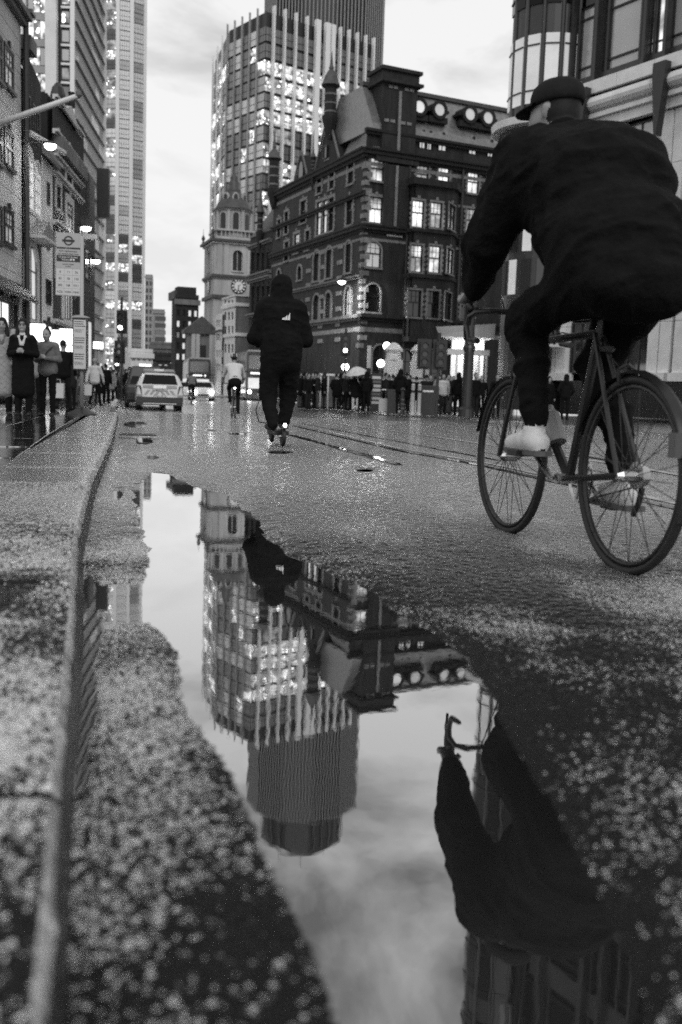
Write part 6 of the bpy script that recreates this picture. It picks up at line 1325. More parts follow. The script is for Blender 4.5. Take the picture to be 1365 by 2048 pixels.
for s in (-1, 1):
    yf = 0.22 if s < 0 else 0.5; hip = (s * 0.1, 0.3, 0.98); kn_ = (s * 0.13, 0.38 if s < 0 else 0.5, 0.58); an = (s * 0.085 + 0.0, yf, 0.25)
    P += [C_(hip, kn_, 0.128, 0.098, 1, 0.05), C_(kn_, an, 0.095, 0.062, 1, 0.03), C_((s * 0.085, yf, zf + 0.045), (s * 0.12, yf + 0.17, zf + 0.04), 0.046, 0.038, 4, 0.015), C_(an, (s * 0.085, yf, zf + 0.05), 0.045, 0.045, 4, 0.015)]
    sh = (s * 0.2, 0.34, 1.53); el = (s * 0.3, 0.36, 1.2); wr = np.array((s * 0.225, 0.66, 1.17))
    P += [C_(sh, el, 0.086, 0.074, 0, 0.05), C_(el, wr, 0.07, 0.05, 0, 0.04)] + hand(wr, (0, 0.9, -0.3), (-s, 0, 0), 2, 0.7, 0.012, thumb=s)
P += [E_((0, 0.3, 0.95), (0, 0.3, 1.15), 0.185, 0.15, 0.21, 0.155, 0, 0.05), E_((0, 0.3, 1.1), (0, 0.33, 1.48), 0.22, 0.16, 0.225, 0.15, 0, 0.07), C_((-0.16, 0.34, 1.56), (0.16, 0.34, 1.56), 0.09, 0.09, 0, 0.06),
      E_((0, 0.36, 1.66), (0, 0.38, 1.79), 0.125, 0.13, 0.115, 0.13, 0, 0.05), E_((0, 0.44, 1.72), (0, 0.44, 1.76), 0.075, 0.09, 0.07, 0.085, 2, 0.01)]
sr_me = sdf_mesh('person', P, 0.011, ['cloth_black', 'cloth_black', 'skin', 'hair', 'black'], folds=0.014)
SRd = link('person', sr_me); SRd.location = SCT.location; SRd.rotation_euler = (0, 0, rz); tag(SRd, 'rider in black hooded jacket seen from behind on an electric scooter', 'person')
lg = MB()      # three slanted bars, the mark on the back of the jacket
for i, (x0, h_) in enumerate(((0.0, 0.03), (0.03, 0.055), (0.06, 0.08))):
    y_ = 0.145; lg.hexa([(x0 - 0.02, y_ + 0.012, 1.40), (x0 + 0.008, y_ + 0.012, 1.40), (x0 + 0.008, y_, 1.40), (x0 - 0.02, y_, 1.40), (x0 - 0.02 + h_ * 0.1, y_ + 0.012, 1.40 + h_ * 0.55), (x0 + 0.008 + h_ * 0.0, y_ + 0.012, 1.40 + h_), (x0 + 0.008, y_, 1.40 + h_), (x0 - 0.02 + h_ * 0.1, y_, 1.40 + h_ * 0.55)])
lg.build('jacket_mark', 'white', SRd)

# ------------------------------------------------------------------ motor vehicles
def rrect(y0, y1, hw, rc, z, n=5):
    pts = []
    for cx, cy, a0 in ((hw - rc, y1 - rc, 0), (-hw + rc, y1 - rc, 90), (-hw + rc, y0 + rc, 180), (hw - rc, y0 + rc, 270)):
        for i in range(n): a = math.radians(a0 + 90 * i / (n - 1)); pts.append((cx + rc * math.cos(a), cy + rc * math.sin(a), z))
    return pts
def loft(levels, name, m, parent):
    mb = MB(); rings = [rrect(*l) for l in levels]; n = len(rings[0]); vs = [p for r in rings for p in r]
    mb.add(vs, [(i * n + j, i * n + (j + 1) % n, (i + 1) * n + (j + 1) % n, (i + 1) * n + j) for i in range(len(rings) - 1) for j in range(n)] + [tuple(range(n - 1, -1, -1)), tuple((len(rings) - 1) * n + j for j in range(n))])
    return mb.build(name, m, parent, smooth=False)
def car_wheel(t, x, y, R=0.32):
    w_ = bpy.data.objects.new('wheel', None); col.objects.link(w_); w_.parent = t; w_.location = (x, y, R)
    mb = MB(); mb.lathe([(R * 0.6, -0.1), (R, -0.09), (R, 0.09), (R * 0.6, 0.1)], (0, 0, 0), 20); mb.v = [(v[2], v[0], v[1]) for v in mb.v]; mb.build('tyre', 'rubber', w_)
    mb = MB(); mb.lathe([(R * 0.62, -0.105), (R * 0.62, 0.105)], (0, 0, 0), 16); mb.v = [(v[2], v[0], v[1]) for v in mb.v]; mb.build('rim', 'grey_paint', w_)
def car(name, label, loc, rz, paint, lights=None, roof=1.41, group=None):
    t = thing(name, label, 'car', loc, rz, group)
    loft([(0.1, 4.5, 0.78, 0.1, 0.2), (0.02, 4.6, 0.86, 0.12, 0.32), (0.0, 4.62, 0.885, 0.14, 0.6), (0.03, 4.55, 0.88, 0.16, 0.84), (0.06, 3.5, 0.85, 0.12, 0.94)], 'body', paint, t)
    loft([(0.06, 3.5, 0.845, 0.12, 0.942), (0.22, 3.0, 0.755, 0.12, 1.2), (0.38, 2.65, 0.66, 0.12, roof - 0.06), (0.55, 2.4, 0.56, 0.12, roof)], 'cabin', paint, t)
    q = lambda a, b, c, d, nm, m, o=(0, 0, 0): MB().prism([a, b, c, d], o).build(nm, m, t)
    q((-0.66, 0.085, 0.98), (0.66, 0.085, 0.98), (0.56, 0.285, 1.33), (-0.56, 0.285, 1.33), 'rear_window', 'glass_black', (0, -0.015, 0.008))
    q((-0.7, 3.42, 0.98), (0.7, 3.42, 0.98), (0.58, 2.74, 1.35), (-0.58, 2.74, 1.35), 'windscreen', 'glass_black', (0, 0.015, 0.012))
    for s in (-1, 1):
        for y0, y1 in ((0.45, 1.3), (1.4, 2.2), (2.28, 2.9)):
            q((s * 0.832, y0 - 0.1 * (y0 < 0.5), 0.985), (s * 0.832, y1 + 0.1 * (y1 > 2.8), 0.985), (s * 0.7, y1 - 0.12 * (y1 > 2.8), 1.33), (s * 0.7, y0 + 0.05, 1.33), 'side_window', 'glass_black', (s * 0.012, 0, 0.006))
        for y in (0.85, 3.65): car_wheel(t, s * 0.78, y)
    return t
pc_ = gnd(320, 821, 0.012); prz = math.atan2(0.2175, 0.976)
PC = car('police_car', 'white police estate car with chevrons and roof light bar parked at the kerb', (pc_[0], pc_[1], 0.012 + float(gz(pc_[1]))), prz, 'car_white')
PBx = lambda x0, x1, y0, y1, z0, z1, nm, m, p=PC: MB().box(x0, x1, y0, y1, z0, z1).build(nm, m, p)
PBx(-0.86, 0.86, -0.05, 0.03, 0.3, 0.5, 'bumper', 'iron'); PBx(-0.86, 0.86, -0.03, 0.02, 0.2, 0.298, 'valance', 'black'); PBx(-0.62, 0.62, -0.07, -0.052, 0.245, 0.275, 'bumper_strip', 'white')
for s in (-1, 1):
    tl = MB().hexa([(s * 0.88, 0.1, 0.62), (s * 0.66, -0.02, 0.62), (s * 0.66, 0.02, 0.62), (s * 0.89, 0.14, 0.62), (s * 0.87, 0.12, 0.92), (s * 0.7, 0.0, 0.92), (s * 0.7, 0.06, 0.92), (s * 0.88, 0.2, 0.92)]).build('tail_light', 'red_lens', PC)
    PBx(min(s * 0.66, s * 0.86), max(s * 0.66, s * 0.86), -0.045, -0.015, 0.51, 0.6, 'reflector', 'car_grey')
    for i in range(3):
        x = 0.1 + 0.19 * i; MB().prism([(s * x, -0.008, 0.60), (s * (x + 0.1), -0.008, 0.60), (s * (x - 0.02), 0.012, 0.76), (s * (x - 0.12), 0.012, 0.76)], (0, -0.012, 0)).build('chevron', 'car_grey', PC)
    MB().prism([(s * 0.25, 0.012, 0.82), (s * 0.64, 0.012, 0.86), (s * 0.64, 0.03, 0.94), (s * 0.25, 0.03, 0.94)], (0, -0.012, 0)).build('chevron', 'car_grey', PC)
PBx(-0.5, 0.5, -0.022, -0.008, 0.49, 0.585, 'police_panel', 'white'); text('POLICE', 0.105, PC, (0, -0.026, 0.537), (PI / 2, 0, 0), 'black', 'lettering', sx=1.45)
PBx(-0.27, 0.27, -0.02, 0.0, 0.745, 0.835, 'number_plate', 'plate'); text('LJ14 UYT', 0.085, PC, (0, -0.024, 0.79), (PI / 2, 0, 0), 'black', 'lettering', sx=0.95)
lb = PBx(-0.6, 0.6, 0.95, 1.22, 1.47, 1.50, 'light_bar', 'grey_paint')
for x in (-0.58, -0.2, 0.2): PBx(x, x + 0.36 if x != -0.2 else 0.18, 0.93, 1.2, 1.502, 1.57, 'light_module', 'white' if x == -0.2 else 'car_grey', lb)
for s in (-1, 1): MB().tube([(s * 0.6, 0.5, 1.44), (s * 0.6, 2.2, 1.47)], 0.018, 6).build('roof_rail', 'iron', PC)
for x in (-0.33, 0.33): MB().lathe([(0.1, 0), (0.13, 0.15), (0.09, 0.3)], (x, 0.75, 1.0), 10).build('head_restraint', 'black', PC)
# oncoming pale car with headlamps, dark cab beyond the police car
def vat(u, Y): return (at(u, 790, Y)[0], Y, 0.012 + float(gz(Y)))
oc_ = car('oncoming_car', 'small pale car with bright headlamps coming down the road in front of a bus', vat(407, 72), prz, 'car_white')
oc_.rotation_euler = (0, 0, prz)
for s in (-1, 1): MB().lathe([(0.02, 0), (0.12, 0.02), (0.1, 0.05)], (0, 0, 0), 12).build('headlamp', 'lamp', oc_, loc=(s * 0.62, -0.04, 0.62)).rotation_euler = (PI / 2, 0, 0)
MB().box(-0.4, 0.4, -0.04, -0.01, 0.38, 0.48).build('grille', 'black', oc_)
o2 = car('waiting_car', 'second pale car partly hidden behind the far cyclist', vat(372, 80), prz, 'car_white')
for s in (-1, 1): MB().lathe([(0.02, 0), (0.12, 0.02), (0.1, 0.05)], (0, 0, 0), 12).build('headlamp', 'lamp', o2, loc=(s * 0.62, -0.04, 0.62)).rotation_euler = (PI / 2, 0, 0)
cab = car('black_cab', 'black taxi standing at the kerb ahead of the police car', vat(292, 42), prz, 'black', roof=1.75)
MB().box(-0.25, 0.25, 1.6, 1.75, 1.75, 1.86).build('roof_sign', 'shop', cab)
def bus(label, u, Y, route, rz=prz):
    t = thing('double_decker_bus', label, 'bus', vat(u, Y), rz, 'buses coming down the street')
    loft([(0.1, 10.9, 1.2, 0.2, 0.25), (0.0, 11, 1.27, 0.28, 0.5), (0.0, 11, 1.27, 0.3, 2.2), (0.05, 11, 1.26, 0.32, 3.9), (0.2, 10.9, 1.15, 0.35, 4.25), (0.45, 10.7, 0.95, 0.35, 4.38)], 'body', 'bus_red', t)
    f = lambda x0, x1, z0, z1, nm, m, d=0.03, p=t: MB().box(x0, x1, -d, 0.02, z0, z1).build(nm, m, p)
    f(-1.05, 1.05, 2.75, 3.85, 'upper_windscreen', 'office_grey', 0.02); f(-1.08, 1.08, 1.05, 1.95, 'windscreen', 'lit_dim', 0.02)
    b = f(-1.0, 1.0, 2.12, 2.6, 'blind', 'black', 0.035); text(route, 0.36, b, (0.62, -0.045, 2.35), (PI / 2, 0, 0), 'shop', 'lettering', sx=1.0)
    f(-0.9, 0.3, 2.28, 2.44, 'destination', 'lit', 0.045, b)
    for s in (-1, 1):
        MB().lathe([(0.02, 0), (0.16, 0.02), (0.14, 0.05)], (0, 0, 0), 12).build('headlamp', 'lamp', t, loc=(s * 0.95, -0.02, 0.75)).rotation_euler = (PI / 2, 0, 0)
        MB().tube([(s * 1.2, 0.05, 2.5), (s * 1.45, -0.25, 2.45), (s * 1.45, -0.25, 2.0)], 0.05, 6).build('mirror', 'black', t)
        for k in range(6): MB().box(min(s * 1.262, s * 1.275), max(s * 1.262, s * 1.275), 0.8 + 1.6 * k, 2.25 + 1.6 * k, 2.8, 3.7).build('side_window', 'office_grey', t); MB().box(min(s * 1.262, s * 1.275), max(s * 1.262, s * 1.275), 0.8 + 1.6 * k, 2.25 + 1.6 * k, 1.2, 2.0).build('side_window', 'lit_dim', t)
        for y in (2.4, 8.4): car_wheel(t, s * 1.13, y, 0.48)
    f(-0.3, 0.3, 0.5, 0.62, 'number_plate', 'plate', 0.04); f(-1.2, 1.2, 4.0, 4.14, 'front_dome_trim', 'bus_red', 0.0)
    MB().box(-1.1, 1.1, 0.1, 0.5, 4.2, 4.36).build('roof_dome', 'grey_paint', t)
    return t
bus('nearer double-decker bus with route 26 on its blind, half hidden by the scooter rider', 521, 86, '26'); bus('farther double-decker bus with lit blind right of the police car', 399, 112, '8')
# ------------------------------------------------------------------ bus stop
bs = gnd(164, 830, 0.1); BS = thing('bus_stop', 'bus stop pole with roundel flag, route number tiles and timetable case', 'bus stop', (bs[0], bs[1], 0.1 + float(gz(bs[1]))), 0.0)
sc = bs[1] / F; zz_ = lambda v: (826 - v) * sc; xx_ = lambda u: (u - 164) * sc
MB().lathe([(0.32, 0), (0.3, 0.03), (0.1, 0.13), (0.045, 0.16)], (0, 0, 0), 16).build('base', 'iron', BS)
MB().tube([(0, 0, 0.1), (0, 0, zz_(479))], 0.038, 12).build('pole', 'grey_paint', BS, smooth=True)
x0, x1, zt_, zb_ = xx_(108), xx_(156.5), zz_(474), zz_(594)
fl_ = MB().box(x0, x1, -0.02, 0.02, zb_, zt_).build('flag', 'sign_grey', BS); fl_.rotation_euler = (0, 0.02, 0)
Zs = lambda v: zt_ + (zb_ - zt_) * (v - 140) / (1365 - 140)     # rows measured on the enlarged sign
wf = x1 - x0; Xs = lambda u: x0 + wf * (u - 85) / (570 - 85)
pn = lambda u0, u1, v0, v1, nm, m, d=0.024: MB().box(Xs(u0), Xs(u1), -d, -0.0205, Zs(v1), Zs(v0)).build(nm, m, fl_)
pn(88, 567, 145, 420, 'roundel_panel', 'sign_grey'); pn(88, 567, 424, 452, 'rule', 'black'); pn(88, 567, 458, 575, 'notice_strip', 'sign_grey', 0.023)
pn(95, 560, 580, 700, 'stop_name_panel', 'black'); pn(88, 567, 708, 830, 'towards_panel', 'sign_grey', 0.023)
rc = ((Xs(320)), Zs(292)); rg = MB(); n = 28; ro, ri = 92 / 485 * wf, 66 / 485 * wf
for i in range(n):
    a0, a1 = 2 * PI * i / n, 2 * PI * (i + 1) / n; rg.prism([(rc[0] + R_ * math.cos(A_), -0.0245, rc[1] + R_ * math.sin(A_)) for R_, A_ in ((ri, a0), (ri, a1), (ro, a1), (ro, a0))], (0, -0.004, 0))
rg.box(rc[0] - 120 / 485 * wf, rc[0] + 120 / 485 * wf, -0.032, -0.029, rc[1] - 20 / 485 * wf, rc[1] + 20 / 485 * wf); rg.build('roundel', 'black', fl_)
rot = (PI / 2, 0, 0); tx = lambda s, sz, u, v, m='black', sx=1.0, y=-0.026: text(s, sz * wf / 0.48, fl_, (Xs(u), y, Zs(v)), rot, m, 'lettering', 0.001, sx=sx)
tx('BUS STOP', 0.022, 320, 438, 'paper', y=-0.0262)
tx('R-N replacement', 0.05, 320, 495); tx('bus service stops here', 0.044, 320, 548); tx('Liverpool Street', 0.055, 320, 613, 'white'); tx('Station', 0.055, 270, 662, 'white'); tx('towards Aldgate', 0.034, 325, 750); tx('or Bank', 0.034, 325, 793)
for c_ in (375, 430): MB().prism([(Xs(c_) + 0.02 * math.cos(2 * PI * i / 14), -0.0245, Zs(660) + 0.02 * math.sin(2 * PI * i / 14)) for i in range(14)], (0, -0.003, 0)).build('symbol', 'white', fl_)
for r_, rw in enumerate((('8', '11', '26'), ('42', '78', '135'), ('205', 'N8', 'N11'), ('N26', 'N205', 'N242'))):
    for c_, s_ in enumerate(rw):
        u0 = 92 + 160 * c_; v0 = 838 + 130 * r_; pn(u0 + 2, u0 + 154, v0 + 2, v0 + 124, 'route_tile', 'paper', 0.023)
        tx(s_, 0.062 if len(s_) < 4 else 0.054, u0 + 78, v0 + 66, sx=1.0)
MB().tube([(x1, 0, zz_(515)), (0, 0, zz_(515))], 0.012, 6).build('bracket', 'steel', BS); MB().tube([(x1, 0, zz_(575)), (0, 0, zz_(575))], 0.012, 6).build('bracket', 'steel', BS)
tcx0, tcx1, tz0, tz1 = xx_(148), xx_(176.5), zz_(738), zz_(636)
cs_ = MB().box(tcx0, tcx1, -0.09, -0.045, tz0, tz1).build('timetable_case', 'iron', BS)
MB().box(tcx0 + 0.022, tcx1 - 0.022, -0.094, -0.0905, tz0 + 0.03, tz1 - 0.04).build('timetable', 'paper', cs_)
rr = random.Random(2)
for blk in range(3):
    zt = tz1 - 0.07 - blk * (tz1 - tz0) * 0.31
    for i in range(3): MB().box(tcx0 + 0.035, tcx1 - 0.03 - rr.random() * 0.04, -0.0965, -0.0945, zt - i * 0.045 - 0.014, zt - i * 0.045).build('printed_line', 'cloth_dark', cs_)
    for i in range(4): MB().box(tcx0 + 0.035, tcx1 - 0.06 - rr.random() * 0.06, -0.0965, -0.0945, zt - 0.16 - i * 0.018 - 0.004, zt - 0.16 - i * 0.018).build('printed_line', 'cloth_dark', cs_)
mb = MB(); N_ = 8; w2 = (tcx1 - tcx0) / 2 + 0.02; cxm = (tcx0 + tcx1) / 2
mb.prism([(cxm + w2 * math.cos(PI * i / N_), -0.1, tz1 + 0.005 + 0.05 * math.sin(PI * i / N_)) for i in range(N_ + 1)], (0, 0.16, 0)); mb.build('case_cap', 'grey_paint', cs_)

# ------------------------------------------------------------------ people waiting at the stop
def near_person(u, Y, h, label, mats, rz, **kw):
    g_ = at(u, 800, Y); me = sdf_mesh('person', scale_parts(person_parts(detail=True, **kw), h / 1.75), 0.0095, mats, folds=0.008); o = link('person', me); o.location = (g_[0], g_[1], 0.1 + float(gz(g_[1]))); o.rotation_euler = (0, 0, math.radians(rz)); tag(o, label, 'person'); return o
M['quilt'] = mat('quilted_coat', 0.34, 0.75, var=0.12, vscale=8)
t = M['quilt'].node_tree; cN = t.nodes.new('ShaderNodeTexCoord'); mp = t.nodes.new('ShaderNodeMapping'); mp.inputs['Rotation'].default_value = (0, 0.785, 0); mp.inputs['Scale'].default_value = (1, 1, 1)
ck_ = t.nodes.new('ShaderNodeTexBrick'); ck_.inputs['Scale'].default_value = 10; ck_.inputs['Mortar Size'].default_value = 0.035; ck_.inputs['Brick Width'].default_value = 0.8; ck_.inputs['Row Height'].default_value = 0.8; ck_.offset = 0
mp2 = t.nodes.new('ShaderNodeMapping'); mp2.inputs['Rotation'].default_value = (PI / 2, 0, 0)
bmp = t.nodes.new('ShaderNodeBump'); bmp.inputs['Strength'].default_value = 1.0; bmp.inputs['Distance'].default_value = 0.03; bmp.invert = True
t.links.new(cN.outputs['Object'], mp.inputs[0]); t.links.new(mp.outputs[0], mp2.inputs[0]); t.links.new(mp2.outputs[0], ck_.inputs['Vector']); t.links.new(ck_.outputs['Fac'], bmp.inputs['Height']); t.links.new(bmp.outputs[0], t.nodes['Principled BSDF'].inputs['Normal'])
w1 = near_person(6, 17.9, 1.72, 'woman in long pale quilted coat at the left edge by the bus stop', ['quilt', 'cloth_black', 'skin_pale', 'hair', 'black', 'cloth_grey', 'hair'], 12, coat='long', arms='pocket', hair='long', fem=True, scarf=True)
w2_ = near_person(47, 17.8, 1.71, 'woman in long black coat, glasses and pale scarf holding a phone', ['cloth_black', 'cloth_black', 'skin_pale', 'hair', 'black', 'cloth_pale', 'hair'], 8, coat='long', arms='phone', hair='long', fem=True, scarf=True)
w3 = near_person(96, 18.3, 1.60, 'woman in grey jacket with hair in a bun looking down at her phone', ['cloth_grey', 'cloth_black', 'skin_pale', 'hair', 'black', 'hair', 'hair'], -4, coat='hip', arms='phone', hair='bun', fem=True, tilt=1.0)
gl = MB()
for s in (-1, 1): gl.tube([(s * 0.032 + 0.023 * math.cos(2 * PI * i / 14), -0.113, 1.63 + 0.02 * math.sin(2 * PI * i / 14)) for i in range(14)], 0.003, 5, closed=True); gl.tube([(s * 0.055, -0.11, 1.635), (s * 0.078, -0.01, 1.635)], 0.0025, 4)
gl.tube([(-0.01, -0.113, 1.635), (0.01, -0.113, 1.635)], 0.003, 4); gl.build('glasses', 'black', w2_)
for o, hh, nm in ((w2_, 1.71, 'black phone in the hands of the woman with glasses'), (w3, 1.60, 'dark phone held by the woman in the grey jacket')):
    ph = MB().box(-0.036, 0.036, -0.005, 0.005, 0, 0.145).build('phone', 'black'); tag(ph, nm, 'phone'); s = hh / 1.75
    ph.matrix_world = Matrix.Translation(o.location) @ Matrix.Rotation(o.rotation_euler.z, 4, 'Z') @ Matrix.Translation((0, -0.315 * s, 1.135 * s)) @ Matrix.Rotation(math.radians(-50), 4, 'X')
MB().tube([(0.17, -0.0, 1.33), (0.06, -0.13, 1.2), (-0.08, -0.15, 1.0)], 0.012, 6).build('bag_strap', 'black', w3)
def crowd_at(u, v, *a, **k): g_ = gnd(u, v, 0.1); o = crowd(u, g_[1], *a, z=0.1, **k); o.location = (g_[0], g_[1], 0.1 + float(gz(g_[1]))); return o
p4 = crowd_at(127, 822, 1.72, 'walk', 178, 'cloth_black', 'cloth_dark', 'person in dark coat carrying a pale shopping bag behind the grey-jacket woman')
g_ = gnd(119, 822, 0.1)
bgT = thing('shopping_bag', 'pale paper shopping bag hanging from a hand beside the bus stop', 'bag', (g_[0], g_[1] - 0.1, 0.42 + float(gz(g_[1]))))
MB().hexa([(-0.14, -0.05, 0), (0.14, -0.05, 0), (0.14, 0.05, 0), (-0.14, 0.05, 0), (-0.15, -0.06, 0.36), (0.15, -0.06, 0.36), (0.15, 0.06, 0.36), (-0.15, 0.06, 0.36)]).build('body', 'stone', bgT)
MB().tube([(-0.06, 0, 0.36), (-0.05, 0, 0.45), (0.05, 0, 0.45), (0.06, 0, 0.36)], 0.008, 6).build('handle', 'stone', bgT)
p5 = crowd_at(190, 812, 1.78, 'walk', 168, 'cloth_pale', 'cloth_black', 'grey-haired man in pale jacket walking away past the bus stop', hair='hair_pale')
g_ = gnd(177, 812, 0.1); b2 = thing('shopping_bag', 'small white carrier bag held by the man in the pale jacket', 'bag', (g_[0], g_[1], 0.5 + float(gz(g_[1]))))
MB().hexa([(-0.12, -0.04, 0), (0.12, -0.04, 0), (0.12, 0.04, 0), (-0.12, 0.04, 0), (-0.14, -0.05, 0.4), (0.14, -0.05, 0.4), (0.14, 0.05, 0.4), (-0.14, 0.05, 0.4)]).build('body', 'stone', b2)
MB().tube([(-0.05, 0, 0.4), (0, 0, 0.47), (0.05, 0, 0.4)], 0.008, 6).build('handle', 'stone', b2)
for a in ((142, 815, 1.75, 'pocket', 10, 'cloth_dark', 'cloth_black', 'person in dark knee-length coat standing just behind the bus stop pole'), (30, 826, 1.7, 'stand', 0, 'cloth_dark', 'cloth_black', 'dark-clothed person half hidden between the two women in long coats'),
          (70, 820, 1.72, 'hood', 20, 'cloth_mid', 'cloth_black', 'person in mid-grey hooded top behind the woman with glasses'), (150, 808, 1.68, 'fem', -20, 'cloth_grey', 'denim', 'woman in grey coat farther back behind the timetable case'),
          (212, 806, 1.75, 'stand', 170, 'cloth_black', 'cloth_black', 'person in black walking away right of the pale-jacket man'), (222, 803, 1.7, 'fem', 0, 'cloth_mid', 'cloth_black', 'woman in mid-grey coat coming down the left pavement'),
          (232, 800, 1.78, 'walk', 175, 'cloth_dark', 'denim', 'tall person in dark jacket under the left traffic signal'), (256, 801, 1.74, 'pocket', 0, 'cloth_black', 'cloth_black', 'person in black coat at the kerb by the signal pole'),
          (263, 797, 1.66, 'walk', 5, 'cloth_pale', 'denim', 'person in pale top among the crowd behind the police car'), (248, 796, 1.72, 'stand', 20, 'cloth_grey', 'cloth_black', 'person in grey waiting at the far crossing on the left'),
          (205, 798, 1.7, 'longc', 15, 'cloth_black', 'cloth_black', 'figure in long black coat far along the left pavement'), (270, 795, 1.75, 'cap', 170, 'cloth_dark', 'cloth_black', 'capped person walking away beside the police car'), (238, 794, 1.7, 'phone', 0, 'cloth_mid', 'cloth_dark', 'far person in mid grey looking at a phone on the left pavement')):
    crowd_at(*a, group='people on the left pavement')

# ------------------------------------------------------------------ people on the right pavement
RP = [(606, 50, 1.7, 'hood', 20, 'cloth_black', 'cloth_black', 'person in black hood at the far left of the right-hand crowd'), (614, 49, 1.72, 'pocket', -30, 'cloth_dark', 'cloth_black', 'person in dark coat standing beside the hooded figure across the road'),
      (624, 48, 1.7, 'bun', 30, 'cloth_black', 'cloth_dark', 'person with white cap leaning over by the pale kiosk'), (636, 47.5, 1.75, 'stand', 90, 'cloth_dark', 'denim', 'dark figure at the left side of the pale kiosk'),
      (686, 46, 1.74, 'walk', 60, 'cloth_black', 'cloth_black', 'person in black stepping past the kiosk'), (697, 45.5, 1.7, 'stand', 0, 'cloth_dark', 'cloth_black', 'dark figure facing the road right of the kiosk'),
      (711, 45, 1.72, 'holdu', 0, 'cloth_black', 'cloth_pale', 'woman with pale trousers under the open pale umbrella'), (722, 45, 1.76, 'pocket', 180, 'cloth_black', 'cloth_black', 'person in black beside the umbrella with back turned'),
      (733, 44.5, 1.78, 'hood', 160, 'cloth_black', 'cloth_black', 'hooded black figure left of the newspaper stand'), (771, 44, 1.74, 'stand', 100, 'cloth_dark', 'cloth_black', 'person in profile beside the pale suitcase'),
      (800, 42, 1.86, 'hood', 170, 'cloth_black', 'cloth_black', 'tall black hooded figure with back turned near the bollards'), (812, 43, 1.76, 'pocket', 200, 'cloth_black', 'cloth_dark', 'broad dark figure just right of the tall hooded one'),
      (852, 44, 1.7, 'cap', 20, 'cloth_dark', 'cloth_black', 'person in white cap behind the black bin'), (860, 46, 1.74, 'stand', 0, 'cloth_dark', 'cloth_black', 'pale-faced person looking over the black bin'),
      (877, 43, 1.7, 'fem', 10, 'cloth_mid', 'denim', 'woman in mid-grey coat right of the black bin'), (886, 42, 1.72, 'walk', 0, 'cloth_pale', 'cloth_dark', 'person in pale striped top walking towards the kerb'),
      (897, 43.5, 1.74, 'stand', -20, 'cloth_dark', 'denim', 'person in dark jacket facing the camera beside the striped top'), (906, 45, 1.72, 'pocket', 0, 'cloth_black', 'cloth_black', 'black-coated person in the middle of the right-hand crowd'),
      (916, 42, 1.8, 'hood', 190, 'cloth_black', 'cloth_black', 'large black figure with back turned in the right-hand crowd'), (927, 43, 1.7, 'fem', 15, 'cloth_grey', 'cloth_dark', 'woman with long hair and grey coat by the dark column'),
      (938, 44, 1.73, 'phone', 0, 'cloth_dark', 'denim', 'person looking at a phone right of the dark column'), (950, 41, 1.78, 'stand', 30, 'cloth_black', 'cloth_dark', 'short-haired man in black top with pale badge before the pavilion'),
      (962, 43, 1.72, 'walk', -10, 'cloth_black', 'cloth_black', 'person in black stepping past the lit pavilion doors'), (993, 41, 1.76, 'stand', 10, 'cloth_black', 'cloth_black', 'pale-faced person standing against the dark wall by the pavilion'),
      (1097, 40, 1.72, 'fem', 15, 'cloth_black', 'denim', 'long-haired woman in black jumper by the granite building entrance', ), (1131, 39, 1.8, 'hood', 170, 'cloth_black', 'cloth_black', 'dark hooded figure with back turned at the granite building entrance'),
      (656, 52, 1.7, 'stand', 0, 'cloth_grey', 'cloth_black', 'grey figure seen through the kiosk glazing'), (748, 47, 1.7, 'pocket', 0, 'cloth_dark', 'cloth_black', 'dark figure behind the newspaper stand'), (785, 46, 1.72, 'stand', 180, 'cloth_black', 'cloth_black', 'black figure between suitcase and tall hooded person')]
for a in RP: crowd(*a, group='people on the right pavement', skin='skin_pale' if a[0] in (860, 993, 950, 1097) else 'skin')
rq = random.Random(11)
ORD = 'first second third fourth fifth sixth seventh eighth ninth tenth eleventh twelfth thirteenth fourteenth fifteenth sixteenth seventeenth eighteenth nineteenth twentieth twenty-first twenty-second twenty-third twenty-fourth twenty-fifth twenty-sixth'.split()
for i in range(26):
    u = (602, 610, 619, 631, 644, 668, 676, 690, 705, 717, 728, 741, 757, 779, 792, 804, 818, 846, 866, 881, 892, 901, 911, 921, 943, 956)[i]
    crowd(u, 50.5 + rq.random() * 4, 1.62 + rq.random() * 0.22, rq.choice(('stand', 'pocket', 'walk', 'hood', 'fem', 'phone', 'longc')), rq.uniform(-180, 180), rq.choice(('cloth_black', 'cloth_black', 'cloth_dark')), rq.choice(('cloth_black', 'cloth_dark', 'denim')), 'dark pedestrian, %s from the left in the back row of the right-hand crowd' % ORD[i], group='back row of the crowd on the right pavement')
for i in range(12):
    u = (196, 204, 214, 219, 227, 236, 245, 252, 259, 266, 274, 281)[i]
    Y = 46 + rq.random() * 14; crowd(u, Y, 1.62 + rq.random() * 0.22, rq.choice(('stand', 'pocket', 'walk', 'hood', 'fem')), rq.uniform(-180, 180), rq.choice(('cloth_black', 'cloth_dark', 'cloth_grey')), 'cloth_black', 'dark pedestrian, %s from the left deep in the left pavement crowd' % ORD[i], group='back row of the crowd on the left pavement', z=0.1)
for i in range(20):
    u = (599, 616, 628, 648, 672, 681, 694, 702, 727, 737, 745, 763, 776, 795, 809, 832, 848, 870, 899, 933)[i]
    crowd(u, 46.2 + rq.random() * 3, 1.62 + rq.random() * 0.2, rq.choice(('stand', 'pocket', 'walk', 'hood', 'fem', 'phone', 'cap')), rq.uniform(-180, 180), rq.choice(('cloth_black', 'cloth_black', 'cloth_dark')), rq.choice(('cloth_black', 'cloth_dark', 'denim')), 'dark pedestrian, %s from the left in the middle row of the right-hand crowd' % ORD[i], group='middle row of the crowd on the right pavement')
